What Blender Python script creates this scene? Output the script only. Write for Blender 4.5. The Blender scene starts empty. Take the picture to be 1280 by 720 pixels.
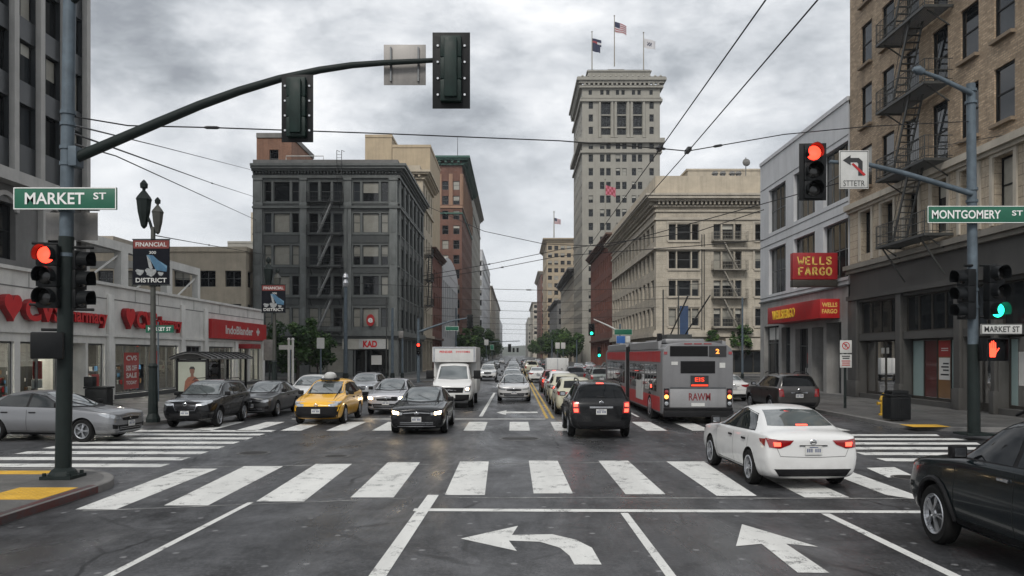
import bpy, bmesh, math, random
from mathutils import Vector, Matrix
from mathutils.bvhtree import BVHTree

R = math.radians
PI = math.pi
rnd = random.Random(7)
SC = bpy.context.scene
COL = SC.collection
H0 = 2.5                                   # eye height of the photographer


def gp(x, y, z=0.0):
    """ground spot seen at a photo position (eye 2.5 m up, 28 mm lens)"""
    Y = (H0 - z) * 1000.0 / (y - 443.0)
    return ((x - 643.0) * Y / 1000.0, Y)


def at(x, y, Y):
    return ((x - 643.0) * Y / 1000.0, Y, H0 + (443.0 - y) * Y / 1000.0)


# ------------------------------------------------------------------ objects
def tag(o, label=None, cat=None, group=None, kind=None):
    if label: o['label'] = label
    if cat: o['category'] = cat
    if group: o['group'] = group
    if kind: o['kind'] = kind
    return o


def thing(name, label, cat, loc=(0, 0, 0), rz=0.0, group=None):
    o = bpy.data.objects.new(name, None)
    o.empty_display_size = 0.2
    COL.objects.link(o)
    o.location = loc
    o.rotation_euler = (0, 0, rz)
    return tag(o, label, cat, group)


CHILD = {}


def setp(o, p):
    o.parent = p
    if p is not None:
        CHILD.setdefault(p.as_pointer(), []).append(o)


def copy_tree(o, parent=None):
    c = o.copy()
    COL.objects.link(c)
    setp(c, parent)
    for ch in list(CHILD.get(o.as_pointer(), [])):
        copy_tree(ch, c)
    return c


def tree_objs(o):
    r = [o]
    for ch in CHILD.get(o.as_pointer(), []):
        r += tree_objs(ch)
    return r


def rod_dir(p0, p1):
    d = Vector(p1) - Vector(p0)
    L = d.length
    d.normalize()
    a = Vector((0, 0, 1)) if abs(d.z) < .9 else Vector((1, 0, 0))
    s = d.cross(a).normalized()
    t = s.cross(d).normalized()
    return d, s, t, L


class MB:
    def __init__(s):
        s.v, s.f, s.m, s.uv = [], [], [], {}

    def add(s, vs, fs, mi=0):
        b = len(s.v)
        s.v += [tuple(p) for p in vs]
        for f in fs:
            s.f.append(tuple(i + b for i in f))
            s.m.append(mi)
        return s

    def quad(s, a, b, c, d, mi=0, uv=None):
        if uv is not None: s.uv[len(s.f)] = uv
        return s.add([a, b, c, d], [(0, 1, 2, 3)], mi)

    def box(s, x0, x1, y0, y1, z0, z1, mi=0):
        x0, x1 = min(x0, x1), max(x0, x1); y0, y1 = min(y0, y1), max(y0, y1); z0, z1 = min(z0, z1), max(z0, z1)
        v = [(x0, y0, z0), (x1, y0, z0), (x1, y1, z0), (x0, y1, z0), (x0, y0, z1), (x1, y0, z1), (x1, y1, z1), (x0, y1, z1)]
        return s.add(v, [(3, 2, 1, 0), (4, 5, 6, 7), (0, 1, 5, 4), (1, 2, 6, 5), (2, 3, 7, 6), (3, 0, 4, 7)], mi)

    def bar(s, p0, p1, w, h=None, mi=0):
        """rectangular bar between two points"""
        h = h or w
        d, a, b, L = rod_dir(p0, p1)
        p0, p1 = Vector(p0), Vector(p1)
        c = [(-1, -1), (1, -1), (1, 1), (-1, 1)]
        v = [p + a * (i * w / 2) + b * (j * h / 2) for p in (p0, p1) for i, j in c]
        return s.add(v, [(3, 2, 1, 0), (4, 5, 6, 7), (0, 1, 5, 4), (1, 2, 6, 5), (2, 3, 7, 6), (3, 0, 4, 7)], mi)

    def cyl(s, p0, p1, r0, r1=None, n=12, mi=0, caps=True):
        return s.tube([p0, p1], [r0, r0 if r1 is None else r1], n, mi, caps)

    def tube(s, pts, r, n=8, mi=0, caps=True):
        pts = [Vector(p) for p in pts]
        if not isinstance(r, (list, tuple)): r = [r] * len(pts)
        vs, fs = [], []
        ref = None
        for i, p in enumerate(pts):
            d = (pts[min(i + 1, len(pts) - 1)] - pts[max(i - 1, 0)]).normalized()
            if ref is None:
                ref = Vector((0, 0, 1)) if abs(d.z) < .9 else Vector((1, 0, 0))
            a = d.cross(ref)
            if a.length < 1e-4: a = d.cross(Vector((0, 1, .3)))
            a.normalize()
            b = a.cross(d).normalized()
            ref = b
            for k in range(n):
                t = 2 * PI * k / n
                vs.append(p + (a * math.cos(t) + b * math.sin(t)) * r[i])
        for i in range(len(pts) - 1):
            for k in range(n):
                fs.append((i * n + k, i * n + (k + 1) % n, (i + 1) * n + (k + 1) % n, (i + 1) * n + k))
        if caps:
            fs.append(tuple(range(n))[::-1]); fs.append(tuple(range((len(pts) - 1) * n, len(pts) * n)))
        return s.add(vs, fs, mi)

    def lathe(s, prof, c=(0, 0, 0), n=16, mi=0, axis='z', caps=True):
        vs, fs = [], []
        for (r, h) in prof:
            for k in range(n):
                t = 2 * PI * k / n
                a, b = r * math.cos(t), r * math.sin(t)
                p = {'z': (a, b, h), 'x': (h, a, b), 'y': (a, h, b)}[axis]
                vs.append((p[0] + c[0], p[1] + c[1], p[2] + c[2]))
        for i in range(len(prof) - 1):
            for k in range(n):
                fs.append((i * n + k, i * n + (k + 1) % n, (i + 1) * n + (k + 1) % n, (i + 1) * n + k))
        if caps:
            fs.append(tuple(range(n))); fs.append(tuple(range((len(prof) - 1) * n, len(prof) * n)))
        return s.add(vs, fs, mi)

    def prism(s, poly, fn, d0, d1, mi=0):
        """2-D outline lifted by fn(a, b, depth)"""
        n = len(poly)
        vs = [fn(a, b, d0) for a, b in poly] + [fn(a, b, d1) for a, b in poly]
        fs = [tuple(range(n))[::-1], tuple(range(n, 2 * n))]
        fs += [(i, (i + 1) % n, n + (i + 1) % n, n + i) for i in range(n)]
        return s.add(vs, fs, mi)

    def mesh(s, name, mats, smooth=False, bevel=0.0, fix=True):
        me = bpy.data.meshes.new(name)
        me.from_pydata(s.v, [], s.f)
        for m in (mats if isinstance(mats, (list, tuple)) else [mats]): me.materials.append(m)
        me.polygons.foreach_set('material_index', s.m)
        if s.uv:
            uvl = me.uv_layers.new(name='UVMap')
            for fi, uv in s.uv.items():
                p = me.polygons[fi]
                for k, li in enumerate(p.loop_indices): uvl.data[li].uv = uv[k]
        if fix or bevel:
            bm = bmesh.new(); bm.from_mesh(me)
            if fix: bmesh.ops.recalc_face_normals(bm, faces=bm.faces)
            if bevel:
                es = [e for e in bm.edges if len(e.link_faces) == 2 and e.calc_face_angle(0) > .6]
                bmesh.ops.bevel(bm, geom=es, offset=bevel, segments=2, affect='EDGES', profile=.6, clamp_overlap=True)
            bm.to_mesh(me); bm.free()
        if smooth or bevel:
            me.polygons.foreach_set('use_smooth', [True] * len(me.polygons))
            me.set_sharp_from_angle(angle=R(38))
        me.update()
        return me

    def build(s, name, mats, parent=None, loc=(0, 0, 0), rz=0.0, **k):
        return link(name, s.mesh(name, mats, **k), parent, loc, rz)


def link(name, me, parent=None, loc=(0, 0, 0), rz=0.0):
    o = bpy.data.objects.new(name, me)
    COL.objects.link(o)
    o.location = loc
    o.rotation_euler = (0, 0, rz)
    setp(o, parent)
    return o


def structure(o):
    o['kind'] = 'structure'
    return o


# ------------------------------------------------------------------ materials
def new_mat(name):
    m = bpy.data.materials.new(name)
    m.use_nodes = True
    nt = m.node_tree
    nt.nodes.clear()
    out = nt.nodes.new('ShaderNodeOutputMaterial')
    b = nt.nodes.new('ShaderNodeBsdfPrincipled')
    nt.links.new(b.outputs[0], out.inputs[0])
    return m, nt, b


def N(nt, t, **k):
    n = nt.nodes.new(t)
    for a, v in k.items():
        if a.startswith('i_'):
            key = a[2:].replace('_', ' ')
            n.inputs[key].default_value = v
        else:
            setattr(n, a, v)
    return n


def col4(c): return (c[0], c[1], c[2], 1.0)


def ramp(nt, fac, stops):
    r = nt.nodes.new('ShaderNodeValToRGB')
    nt.links.new(fac, r.inputs[0])
    el = r.color_ramp.elements
    while len(el) < len(stops): el.new(.5)
    for e, (p, c) in zip(el, stops):
        e.position = p
        e.color = (c, c, c, 1) if isinstance(c, (int, float)) else col4(c)
    return r


def mixc(nt, fac, a, b, mode='MIX'):
    m = nt.nodes.new('ShaderNodeMix')
    m.data_type = 'RGBA'; m.blend_type = mode
    for sock, v in ((m.inputs[0], fac), (m.inputs[6], a), (m.inputs[7], b)):
        if hasattr(v, 'links'): nt.links.new(v, sock)
        elif isinstance(v, (int, float)): sock.default_value = v
        else: sock.default_value = col4(v)
    return m.outputs[2]


def noise(nt, vec, scale, detail=5, rough=.6, dist=0):
    n = N(nt, 'ShaderNodeTexNoise')
    n.inputs['Scale'].default_value = scale
    n.inputs['Detail'].default_value = detail
    n.inputs['Roughness'].default_value = rough
    n.inputs['Distortion'].default_value = dist
    nt.links.new(vec, n.inputs['Vector'])
    return n.outputs[0]


def coords(nt, scale=(1, 1, 1), kind='Object', loc=(0, 0, 0)):
    tc = N(nt, 'ShaderNodeTexCoord')
    mp = N(nt, 'ShaderNodeMapping')
    mp.inputs['Scale'].default_value = scale
    mp.inputs['Location'].default_value = loc
    nt.links.new(tc.outputs[kind], mp.inputs[0])
    return mp.outputs[0]


def bump(nt, b, h, strength=.2, dist=.01):
    bp = N(nt, 'ShaderNodeBump')
    bp.inputs['Strength'].default_value = strength
    bp.inputs['Distance'].default_value = dist
    nt.links.new(h, bp.inputs['Height'])
    nt.links.new(bp.outputs[0], b.inputs['Normal'])


def pm(name, c, rough=.6, metal=0.0, var=.15, scale=2.0, bmp=0.0, streak=0.0, spec=None, coat=0.0):
    """painted / plain surface with patchy tone and optional rain streaks"""
    m, nt, b = new_mat(name)
    v = coords(nt)
    n = noise(nt, v, scale, 8, .65)
    lo = tuple(x * (1 - var) for x in c); hi = tuple(min(1, x * (1 + var)) for x in c)
    cc = ramp(nt, n, [(.3, lo), (.7, hi)]).outputs[0]
    if streak:
        vs = coords(nt, (1.3, 1.3, .09))
        s = ramp(nt, noise(nt, vs, 1.6, 6, .7), [(.48, 0.0), (.72, 1.0)]).outputs[0]
        sm = N(nt, 'ShaderNodeMath', operation='MULTIPLY'); sm.inputs[1].default_value = streak
        nt.links.new(s, sm.inputs[0])
        cc = mixc(nt, sm.outputs[0], cc, tuple(x * .45 for x in c))
    nt.links.new(cc, b.inputs['Base Color'])
    b.inputs['Metallic'].default_value = metal
    rr = ramp(nt, n, [(.3, max(.02, rough - .08)), (.7, min(1, rough + .08))])
    nt.links.new(rr.outputs[0], b.inputs['Roughness'])
    if spec is not None: b.inputs['Specular IOR Level'].default_value = spec
    if coat:
        b.inputs['Coat Weight'].default_value = coat
        b.inputs['Coat Roughness'].default_value = .04
    if bmp: bump(nt, b, noise(nt, v, scale * 14, 6, .7), bmp, .01)
    return m


def brick_mat(name, c1, c2, mortar, bw=.24, bh=.075, ms=.012, streak=.3):
    m, nt, b = new_mat(name)
    uv = coords(nt, kind='UV')
    br = N(nt, 'ShaderNodeTexBrick')
    br.inputs['Color1'].default_value = col4(c1); br.inputs['Color2'].default_value = col4(c2)
    br.inputs['Mortar'].default_value = col4(mortar)
    br.inputs['Scale'].default_value = 1.0
    br.inputs['Mortar Size'].default_value = ms
    br.inputs['Brick Width'].default_value = bw
    br.inputs['Row Height'].default_value = bh
    br.inputs['Bias'].default_value = -.1
    nt.links.new(uv, br.inputs['Vector'])
    v = coords(nt)
    n = noise(nt, v, .45, 7, .7)
    tone = ramp(nt, n, [(.3, .72), (.7, 1.15)]).outputs[0]
    cc = mixc(nt, 1.0, br.outputs[0], tone, 'MULTIPLY')
    n2 = noise(nt, v, 9, 3, .6)
    cc = mixc(nt, .6, cc, ramp(nt, n2, [(.3, .7), (.7, 1.2)]).outputs[0], 'MULTIPLY')
    vs = coords(nt, (1.1, 1.1, .07))
    s = ramp(nt, noise(nt, vs, 1.5, 6, .7), [(.5, 1.0), (.75, 1 - streak)]).outputs[0]
    cc = mixc(nt, 1.0, cc, s, 'MULTIPLY')
    nt.links.new(cc, b.inputs['Base Color'])
    b.inputs['Roughness'].default_value = .88
    bump(nt, b, br.outputs[1], -.35, .01)
    return m


def emit(name, c, strength):
    m, nt, b = new_mat(name)
    b.inputs['Base Color'].default_value = col4(tuple(x * .6 for x in c))
    b.inputs['Emission Color'].default_value = col4(c)
    b.inputs['Emission Strength'].default_value = strength
    b.inputs['Roughness'].default_value = .25
    return m


def glass_mat(name, c=(.012, .014, .016), rough=.03, ior=1.52, vary=0.0, wav=.0):
    m, nt, b = new_mat(name)
    v = coords(nt)
    if vary:
        oi = N(nt, 'ShaderNodeObjectInfo')
        cc = ramp(nt, oi.outputs['Random'], [(0, tuple(x * .4 for x in c)), (.6, c), (1, tuple(min(1, x * (1 + vary)) for x in c))]).outputs[0]
        nt.links.new(cc, b.inputs['Base Color'])
    else:
        n = noise(nt, v, 1.2, 3)
        nt.links.new(ramp(nt, n, [(.3, tuple(x * .7 for x in c)), (.7, tuple(x * 1.4 for x in c))]).outputs[0], b.inputs['Base Color'])
    b.inputs['Roughness'].default_value = rough
    b.inputs['IOR'].default_value = ior
    if wav: bump(nt, b, noise(nt, v, 1.1, 2), wav, .02)
    return m


def clear_glass(name, tint=(.9, .95, .95), refl=.14):
    m = bpy.data.materials.new(name); m.use_nodes = True
    nt = m.node_tree; nt.nodes.clear()
    out = nt.nodes.new('ShaderNodeOutputMaterial')
    t = N(nt, 'ShaderNodeBsdfTransparent'); t.inputs[0].default_value = col4(tint)
    g = N(nt, 'ShaderNodeBsdfGlossy'); g.inputs['Roughness'].default_value = .02
    lw = N(nt, 'ShaderNodeLayerWeight'); lw.inputs[0].default_value = .25
    ad = N(nt, 'ShaderNodeMath', operation='ADD', use_clamp=True); ad.inputs[1].default_value = refl * .5
    nt.links.new(lw.outputs['Fresnel'], ad.inputs[0])
    mx = N(nt, 'ShaderNodeMixShader')
    nt.links.new(ad.outputs[0], mx.inputs[0]); nt.links.new(t.outputs[0], mx.inputs[1]); nt.links.new(g.outputs[0], mx.inputs[2])
    nt.links.new(mx.outputs[0], out.inputs[0])
    return m


def car_paint(name, c, metal=.0, rough=.35, coat=.6, spec=.4):
    film = .6 if max(c) > .03 else .16
    m, nt, b = new_mat(name)
    v = coords(nt)
    n = noise(nt, v, 2.2, 6, .65)
    # road film low on the body
    sep = N(nt, 'ShaderNodeSeparateXYZ'); nt.links.new(v, sep.inputs[0])
    lowz = ramp(nt, sep.outputs[2], [(.22, 1.0), (.62, 0.0)]).outputs[0]
    dm = N(nt, 'ShaderNodeMath', operation='MULTIPLY'); nt.links.new(lowz, dm.inputs[0])
    nt.links.new(ramp(nt, n, [(.35, .1 * film), (.7, film)]).outputs[0], dm.inputs[1])
    cc = mixc(nt, dm.outputs[0], c, (.12, .11, .10))
    nt.links.new(cc, b.inputs['Base Color'])
    b.inputs['Metallic'].default_value = metal
    nt.links.new(ramp(nt, n, [(.3, rough - .03), (.7, rough + .04)]).outputs[0], b.inputs['Roughness'])
    b.inputs['Coat Weight'].default_value = coat
    b.inputs['Specular IOR Level'].default_value = spec
    b.inputs['Coat Roughness'].default_value = .06
    return m


M = {}
def setup_materials():
    g = M
    g['pole_grey'] = pm('pole_grey_paint', (.095, .122, .145), .55, .1, .3, 3, .05, .45, .3)
    g['pole_dark'] = pm('pole_dark_paint', (.012, .018, .017), .55, 0, .3, 4, .05, .2, .22)
    g['black_metal'] = pm('black_metal', (.010, .011, .012), .5, 0, .3, 5, 0, 0, .22)
    g['sig_black'] = pm('signal_black', (.007, .008, .009), .5, 0, .3, 6, 0, 0, .2)
    g['sig_green'] = pm('signal_green', (.006, .018, .015), .45, 0, .35, 6, 0, 0, .25)
    g['alu'] = pm('sign_back_aluminium', (.22, .21, .20), .5, .5, .25, 4, .04, .4)
    g['sign_green'] = pm('sign_green', (.006, .105, .058), .4, 0, .12, 3)
    g['sign_white'] = pm('sign_white', (.78, .78, .76), .5, 0, .06, 3)
    g['sign_cream'] = pm('sign_worn_white', (.52, .52, .5), .55, 0, .12, 3)
    g['sign_red'] = pm('sign_red', (.42, .012, .014), .4, 0, .12, 2)
    g['sign_red_dark'] = pm('sign_red_dark', (.30, .012, .016), .45, 0, .18, 2, 0, .3)
    g['sign_gold'] = pm('sign_gold', (.72, .5, .12), .5, 0, .1, 3)
    g['sign_yellow'] = pm('sign_yellow', (.85, .55, .04), .5, 0, .1, 3)
    g['sign_blue'] = pm('sign_blue', (.02, .10, .32), .45, 0, .12, 3)
    g['letter_red'] = pm('letter_red', (.58, .010, .016), .35, 0, .08, 3)
    g['letter_side'] = pm('letter_side', (.25, .006, .01), .45, 0, .1, 3)
    g['ink'] = pm('ink', (.02, .02, .022), .6, 0, .1, 3)
    g['lens_off'] = glass_mat('signal_lens_unlit', (.012, .012, .012), .15)
    g['red_lit'] = emit('signal_red_lit', (1.0, .035, .018), 4.2)
    g['green_lit'] = emit('signal_green_lit', (.02, 1.0, .55), 3.0)
    g['hand_lit'] = emit('ped_hand_lit', (1.0, .06, .025), 2.4)
    g['white_lit'] = emit('headlamp_lit', (1.0, .74, .42), 26.0)
    g['amber_led'] = emit('amber_led', (1.0, .30, .05), 1.8)
    g['red_led'] = emit('red_led', (1.0, .06, .02), .9)
    g['tail_lit'] = emit('tail_lamp_lit', (1.0, .07, .04), 3.4)
    g['glass'] = glass_mat('window_glass', (.013, .015, .017), .04, 1.52, 2.0, .06)
    g['glass_far'] = glass_mat('window_glass_far', (.008, .009, .011), .12, 1.42)
    g['blind'] = pm('window_blind', (.30, .29, .25), .7, 0, .2, 1.2)
    g['blind_pale'] = pm('window_blind_pale', (.44, .43, .38), .7, 0, .15, 1.2)
    for k in ('blind', 'blind_pale'):
        bb = g[k].node_tree.nodes['Principled BSDF']
        bb.inputs['Coat Weight'].default_value = .8; bb.inputs['Coat Roughness'].default_value = .04
    g['car_glass'] = glass_mat('car_glass', (.085, .098, .10), .02, 2.3)
    g['car_glass_side'] = glass_mat('car_glass_side', (.010, .013, .013), .02, 1.6)
    g['car_glass_dark'] = glass_mat('car_glass_tinted', (.004, .005, .006), .03, 1.33)
    g['clear'] = clear_glass('shop_glass')
    g['clear_dark'] = clear_glass('shop_glass_tinted', (.45, .48, .48), .2)
    g['tyre'] = pm('tyre_rubber', (.011, .011, .011), .85, 0, .3, 8, .1, 0, .2)
    g['rim'] = pm('rim_alloy', (.42, .43, .45), .32, .8, .15, 6)
    g['rim_dark'] = pm('rim_dark', (.12, .125, .13), .4, .7, .2, 6)
    g['chrome'] = pm('chrome', (.62, .63, .65), .15, 1, .05, 4)
    g['plastic'] = pm('black_plastic', (.009, .009, .010), .55, 0, .25, 6, 0, 0, .2)
    g['well'] = pm('wheel_well_black', (.006, .006, .006), .9, 0, .2, 6)
    g['lamp_glass'] = pm('headlamp_clear', (.42, .44, .46), .12, .55, .25, 16, 0, 0, None, 1)
    g['tail_glass'] = pm('tail_lamp_red', (.24, .008, .010), .14, 0, .25, 14, 0, 0, None, 1)
    g['plate'] = pm('licence_plate', (.55, .55, .53), .5, 0, .12, 9)
    g['plate_ink'] = pm('licence_ink', (.05, .07, .16), .6, 0, .12, 9)
    g['concrete_pale'] = pm('pale_concrete', (.66, .65, .615), .85, 0, .16, .8, .15, .28)
    g['concrete'] = pm('concrete', (.22, .215, .205), .9, 0, .2, .9, .2, .35)
    g['rail_iron'] = pm('painted_iron', (.05, .052, .05), .55, .2, .3, 5)
    g['rail_cream'] = pm('cream_painted_iron', (.27, .25, .21), .6, .1, .2, 4)
    g['bark'] = pm('bark', (.055, .045, .036), .9, 0, .35, 6, .4)
    g['leaf_a'] = leaf_mat('leaf_dark', (.020, .048, .014))
    g['leaf_b'] = leaf_mat('leaf_mid', (.038, .078, .020))
    g['leaf_c'] = leaf_mat('leaf_pale', (.065, .115, .030))
    g['wire'] = pm('wire_black', (.012, .012, .013), .55, .2, .1, 3)
    g['insul'] = pm('insulator_black', (.016, .016, .018), .4, 0, .2, 5)


def leaf_mat(name, c):
    m, nt, b = new_mat(name)
    v = coords(nt)
    n = noise(nt, v, 1.8, 4)
    nt.links.new(ramp(nt, n, [(.3, tuple(x * .7 for x in c)), (.7, tuple(x * 1.35 for x in c))]).outputs[0], b.inputs['Base Color'])
    b.inputs['Roughness'].default_value = .6
    b.inputs['Specular IOR Level'].default_value = .25
    return m


setup_materials()


# ------------------------------------------------------------------ writing
FONT_CACHE = {}


def text_mesh(s, bold=0.0):
    """the characters as flat outlines, normalised to a unit box"""
    key = (s, bold)
    if key in FONT_CACHE: return FONT_CACHE[key]
    cu = bpy.data.curves.new('letters', 'FONT')
    cu.body = s
    cu.size = 1.0
    cu.offset = bold
    cu.resolution_u = 3
    o = bpy.data.objects.new('letters', cu)
    COL.objects.link(o)
    bpy.context.view_layer.update()
    dg = bpy.context.evaluated_depsgraph_get()
    me = bpy.data.meshes.new_from_object(o.evaluated_get(dg))
    bpy.data.objects.remove(o)
    vs = [v.co.copy() for v in me.vertices]
    x0, x1 = min(v.x for v in vs), max(v.x for v in vs)
    y0, y1 = min(v.y for v in vs), max(v.y for v in vs)
    vs = [((v.x - x0) / (x1 - x0) - .5, (v.y - y0) / (y1 - y0) - .5) for v in vs]
    fs = [tuple(p.vertices) for p in me.polygons]
    FONT_CACHE[key] = (vs, fs)
    return FONT_CACHE[key]


def text_into(mb, s, cx, cz, w, h, fn, d0, mi=0, bold=.02, depth=0.0, side=None):
    """letters centred at (cx, cz) on a face; fn(a, b, depth) maps to 3-D"""
    vs, fs = text_mesh(s, bold)
    front = [fn(cx + a * w, cz + b * h, d0 + depth) for a, b in vs]
    mb.add(front, fs, mi)
    if depth:
        edge = {}
        for f in fs:
            for i in range(len(f)):
                a, b = f[i], f[(i + 1) % len(f)]
                edge.setdefault((min(a, b), max(a, b)), []).append((a, b))
        back = [fn(cx + a * w, cz + b * h, d0) for a, b in vs]
        base = len(mb.v)
        mb.v += [tuple(p) for p in front] + [tuple(p) for p in back]
        n = len(vs)
        for k, l in edge.items():
            if len(l) == 1:
                a, b = l[0]
                mb.f.append((base + b, base + a, base + n + a, base + n + b)); mb.m.append(mi if side is None else side)


def face_cam(x, y, z):            # a face looking at -Y
    return lambda a, b, d: (x + a, y - d, z + b)


def face_px(x, y, z):             # a face looking at +X
    return lambda a, b, d: (x + d, y + a, z + b)


def face_nx(x, y, z):             # a face looking at -X
    return lambda a, b, d: (x - d, y - a, z + b)


# ------------------------------------------------------------------ sky, sun, camera
def build_world():
    w = bpy.data.worlds.new('World'); SC.world = w
    w.use_nodes = True
    nt = w.node_tree; nt.nodes.clear()
    out = nt.nodes.new('ShaderNodeOutputWorld')
    sky = N(nt, 'ShaderNodeTexSky'); sky.sky_type = 'NISHITA'; sky.sun_disc = False
    sky.sun_elevation = R(40); sky.sun_rotation = R(194)
    b1 = N(nt, 'ShaderNodeBackground'); b1.inputs[1].default_value = .07
    nt.links.new(sky.outputs[0], b1.inputs[0])
    tc = N(nt, 'ShaderNodeTexCoord')
    sp = N(nt, 'ShaderNodeSeparateXYZ'); nt.links.new(tc.outputs['Generated'], sp.inputs[0])
    za = N(nt, 'ShaderNodeMath', operation='MAXIMUM'); za.inputs[1].default_value = 0.0
    nt.links.new(sp.outputs[2], za.inputs[0])
    cv = N(nt, 'ShaderNodeMapping'); cv.inputs['Scale'].default_value = (1.0, 1.0, 2.1); cv.inputs['Location'].default_value = (SKY_SEED, 1.3, .4)
    nt.links.new(tc.outputs['Generated'], cv.inputs[0])
    n1 = noise(nt, cv.outputs[0], 3.1, 10, .58, .15)
    n2 = noise(nt, cv.outputs[0], 8.5, 8, .6, .3)
    ad = N(nt, 'ShaderNodeMath', operation='MULTIPLY_ADD'); ad.inputs[1].default_value = .35
    nt.links.new(n2, ad.inputs[0]); nt.links.new(n1, ad.inputs[2])
    cr = ramp(nt, ad.outputs[0], [(.50, (.28, .30, .328)), (.57, (.40, .425, .455)), (.64, (.56, .583, .612)), (.70, (.69, .708, .732)), (.79, (.87, .878, .89))])
    # towards the horizon the layers run together into a pale even veil
    hz = ramp(nt, za.outputs[0], [(0.0, 1.0), (.10, .75), (.30, 0.0)]).outputs[0]
    cc = mixc(nt, hz, cr.outputs[0], (.66, .685, .715))
    b2 = N(nt, 'ShaderNodeBackground'); b2.inputs[1].default_value = 1.0
    nt.links.new(cc, b2.inputs[0])
    mx = N(nt, 'ShaderNodeMixShader'); mx.inputs[0].default_value = .95
    nt.links.new(b1.outputs[0], mx.inputs[1]); nt.links.new(b2.outputs[0], mx.inputs[2])
    nt.links.new(mx.outputs[0], out.inputs[0])


SKY_SEED = 3.7
build_world()
sun = bpy.data.lights.new('sun', 'SUN'); sun.energy = 1.5; sun.angle = R(18); sun.color = (1, .96, .9)
so = bpy.data.objects.new('sun', sun); COL.objects.link(so)
sd = Vector((math.sin(R(194)) * math.cos(R(40)), math.cos(R(194)) * math.cos(R(40)), math.sin(R(40))))
so.rotation_euler = sd.to_track_quat('Z', 'Y').to_euler(); so.location = (-20, -40, 60)

cam = bpy.data.cameras.new('camera'); co = bpy.data.objects.new('camera', cam); COL.objects.link(co)
cam.sensor_width = 36; cam.lens = 36 * 1000 / 1280
cam.shift_x = -3 / 1280; cam.shift_y = 83 / 1280
cam.clip_start = .1; cam.clip_end = 6000
co.location = (0, 0, H0); co.rotation_euler = (R(90), 0, 0)
SC.camera = co
SC.view_settings.view_transform = 'Standard'; SC.view_settings.look = 'None'
SC.view_settings.exposure = .35; SC.view_settings.gamma = 1; SC.view_settings.use_curve_mapping = False
SC.render.engine = 'CYCLES'
SC.cycles.max_bounces = 6; SC.cycles.diffuse_bounces = 3; SC.cycles.glossy_bounces = 3; SC.cycles.transparent_max_bounces = 8
SC.cycles.caustics_reflective = False; SC.cycles.caustics_refractive = False
SC.cycles.sample_clamp_indirect = 4
SC.cycles.use_denoising = True


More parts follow.
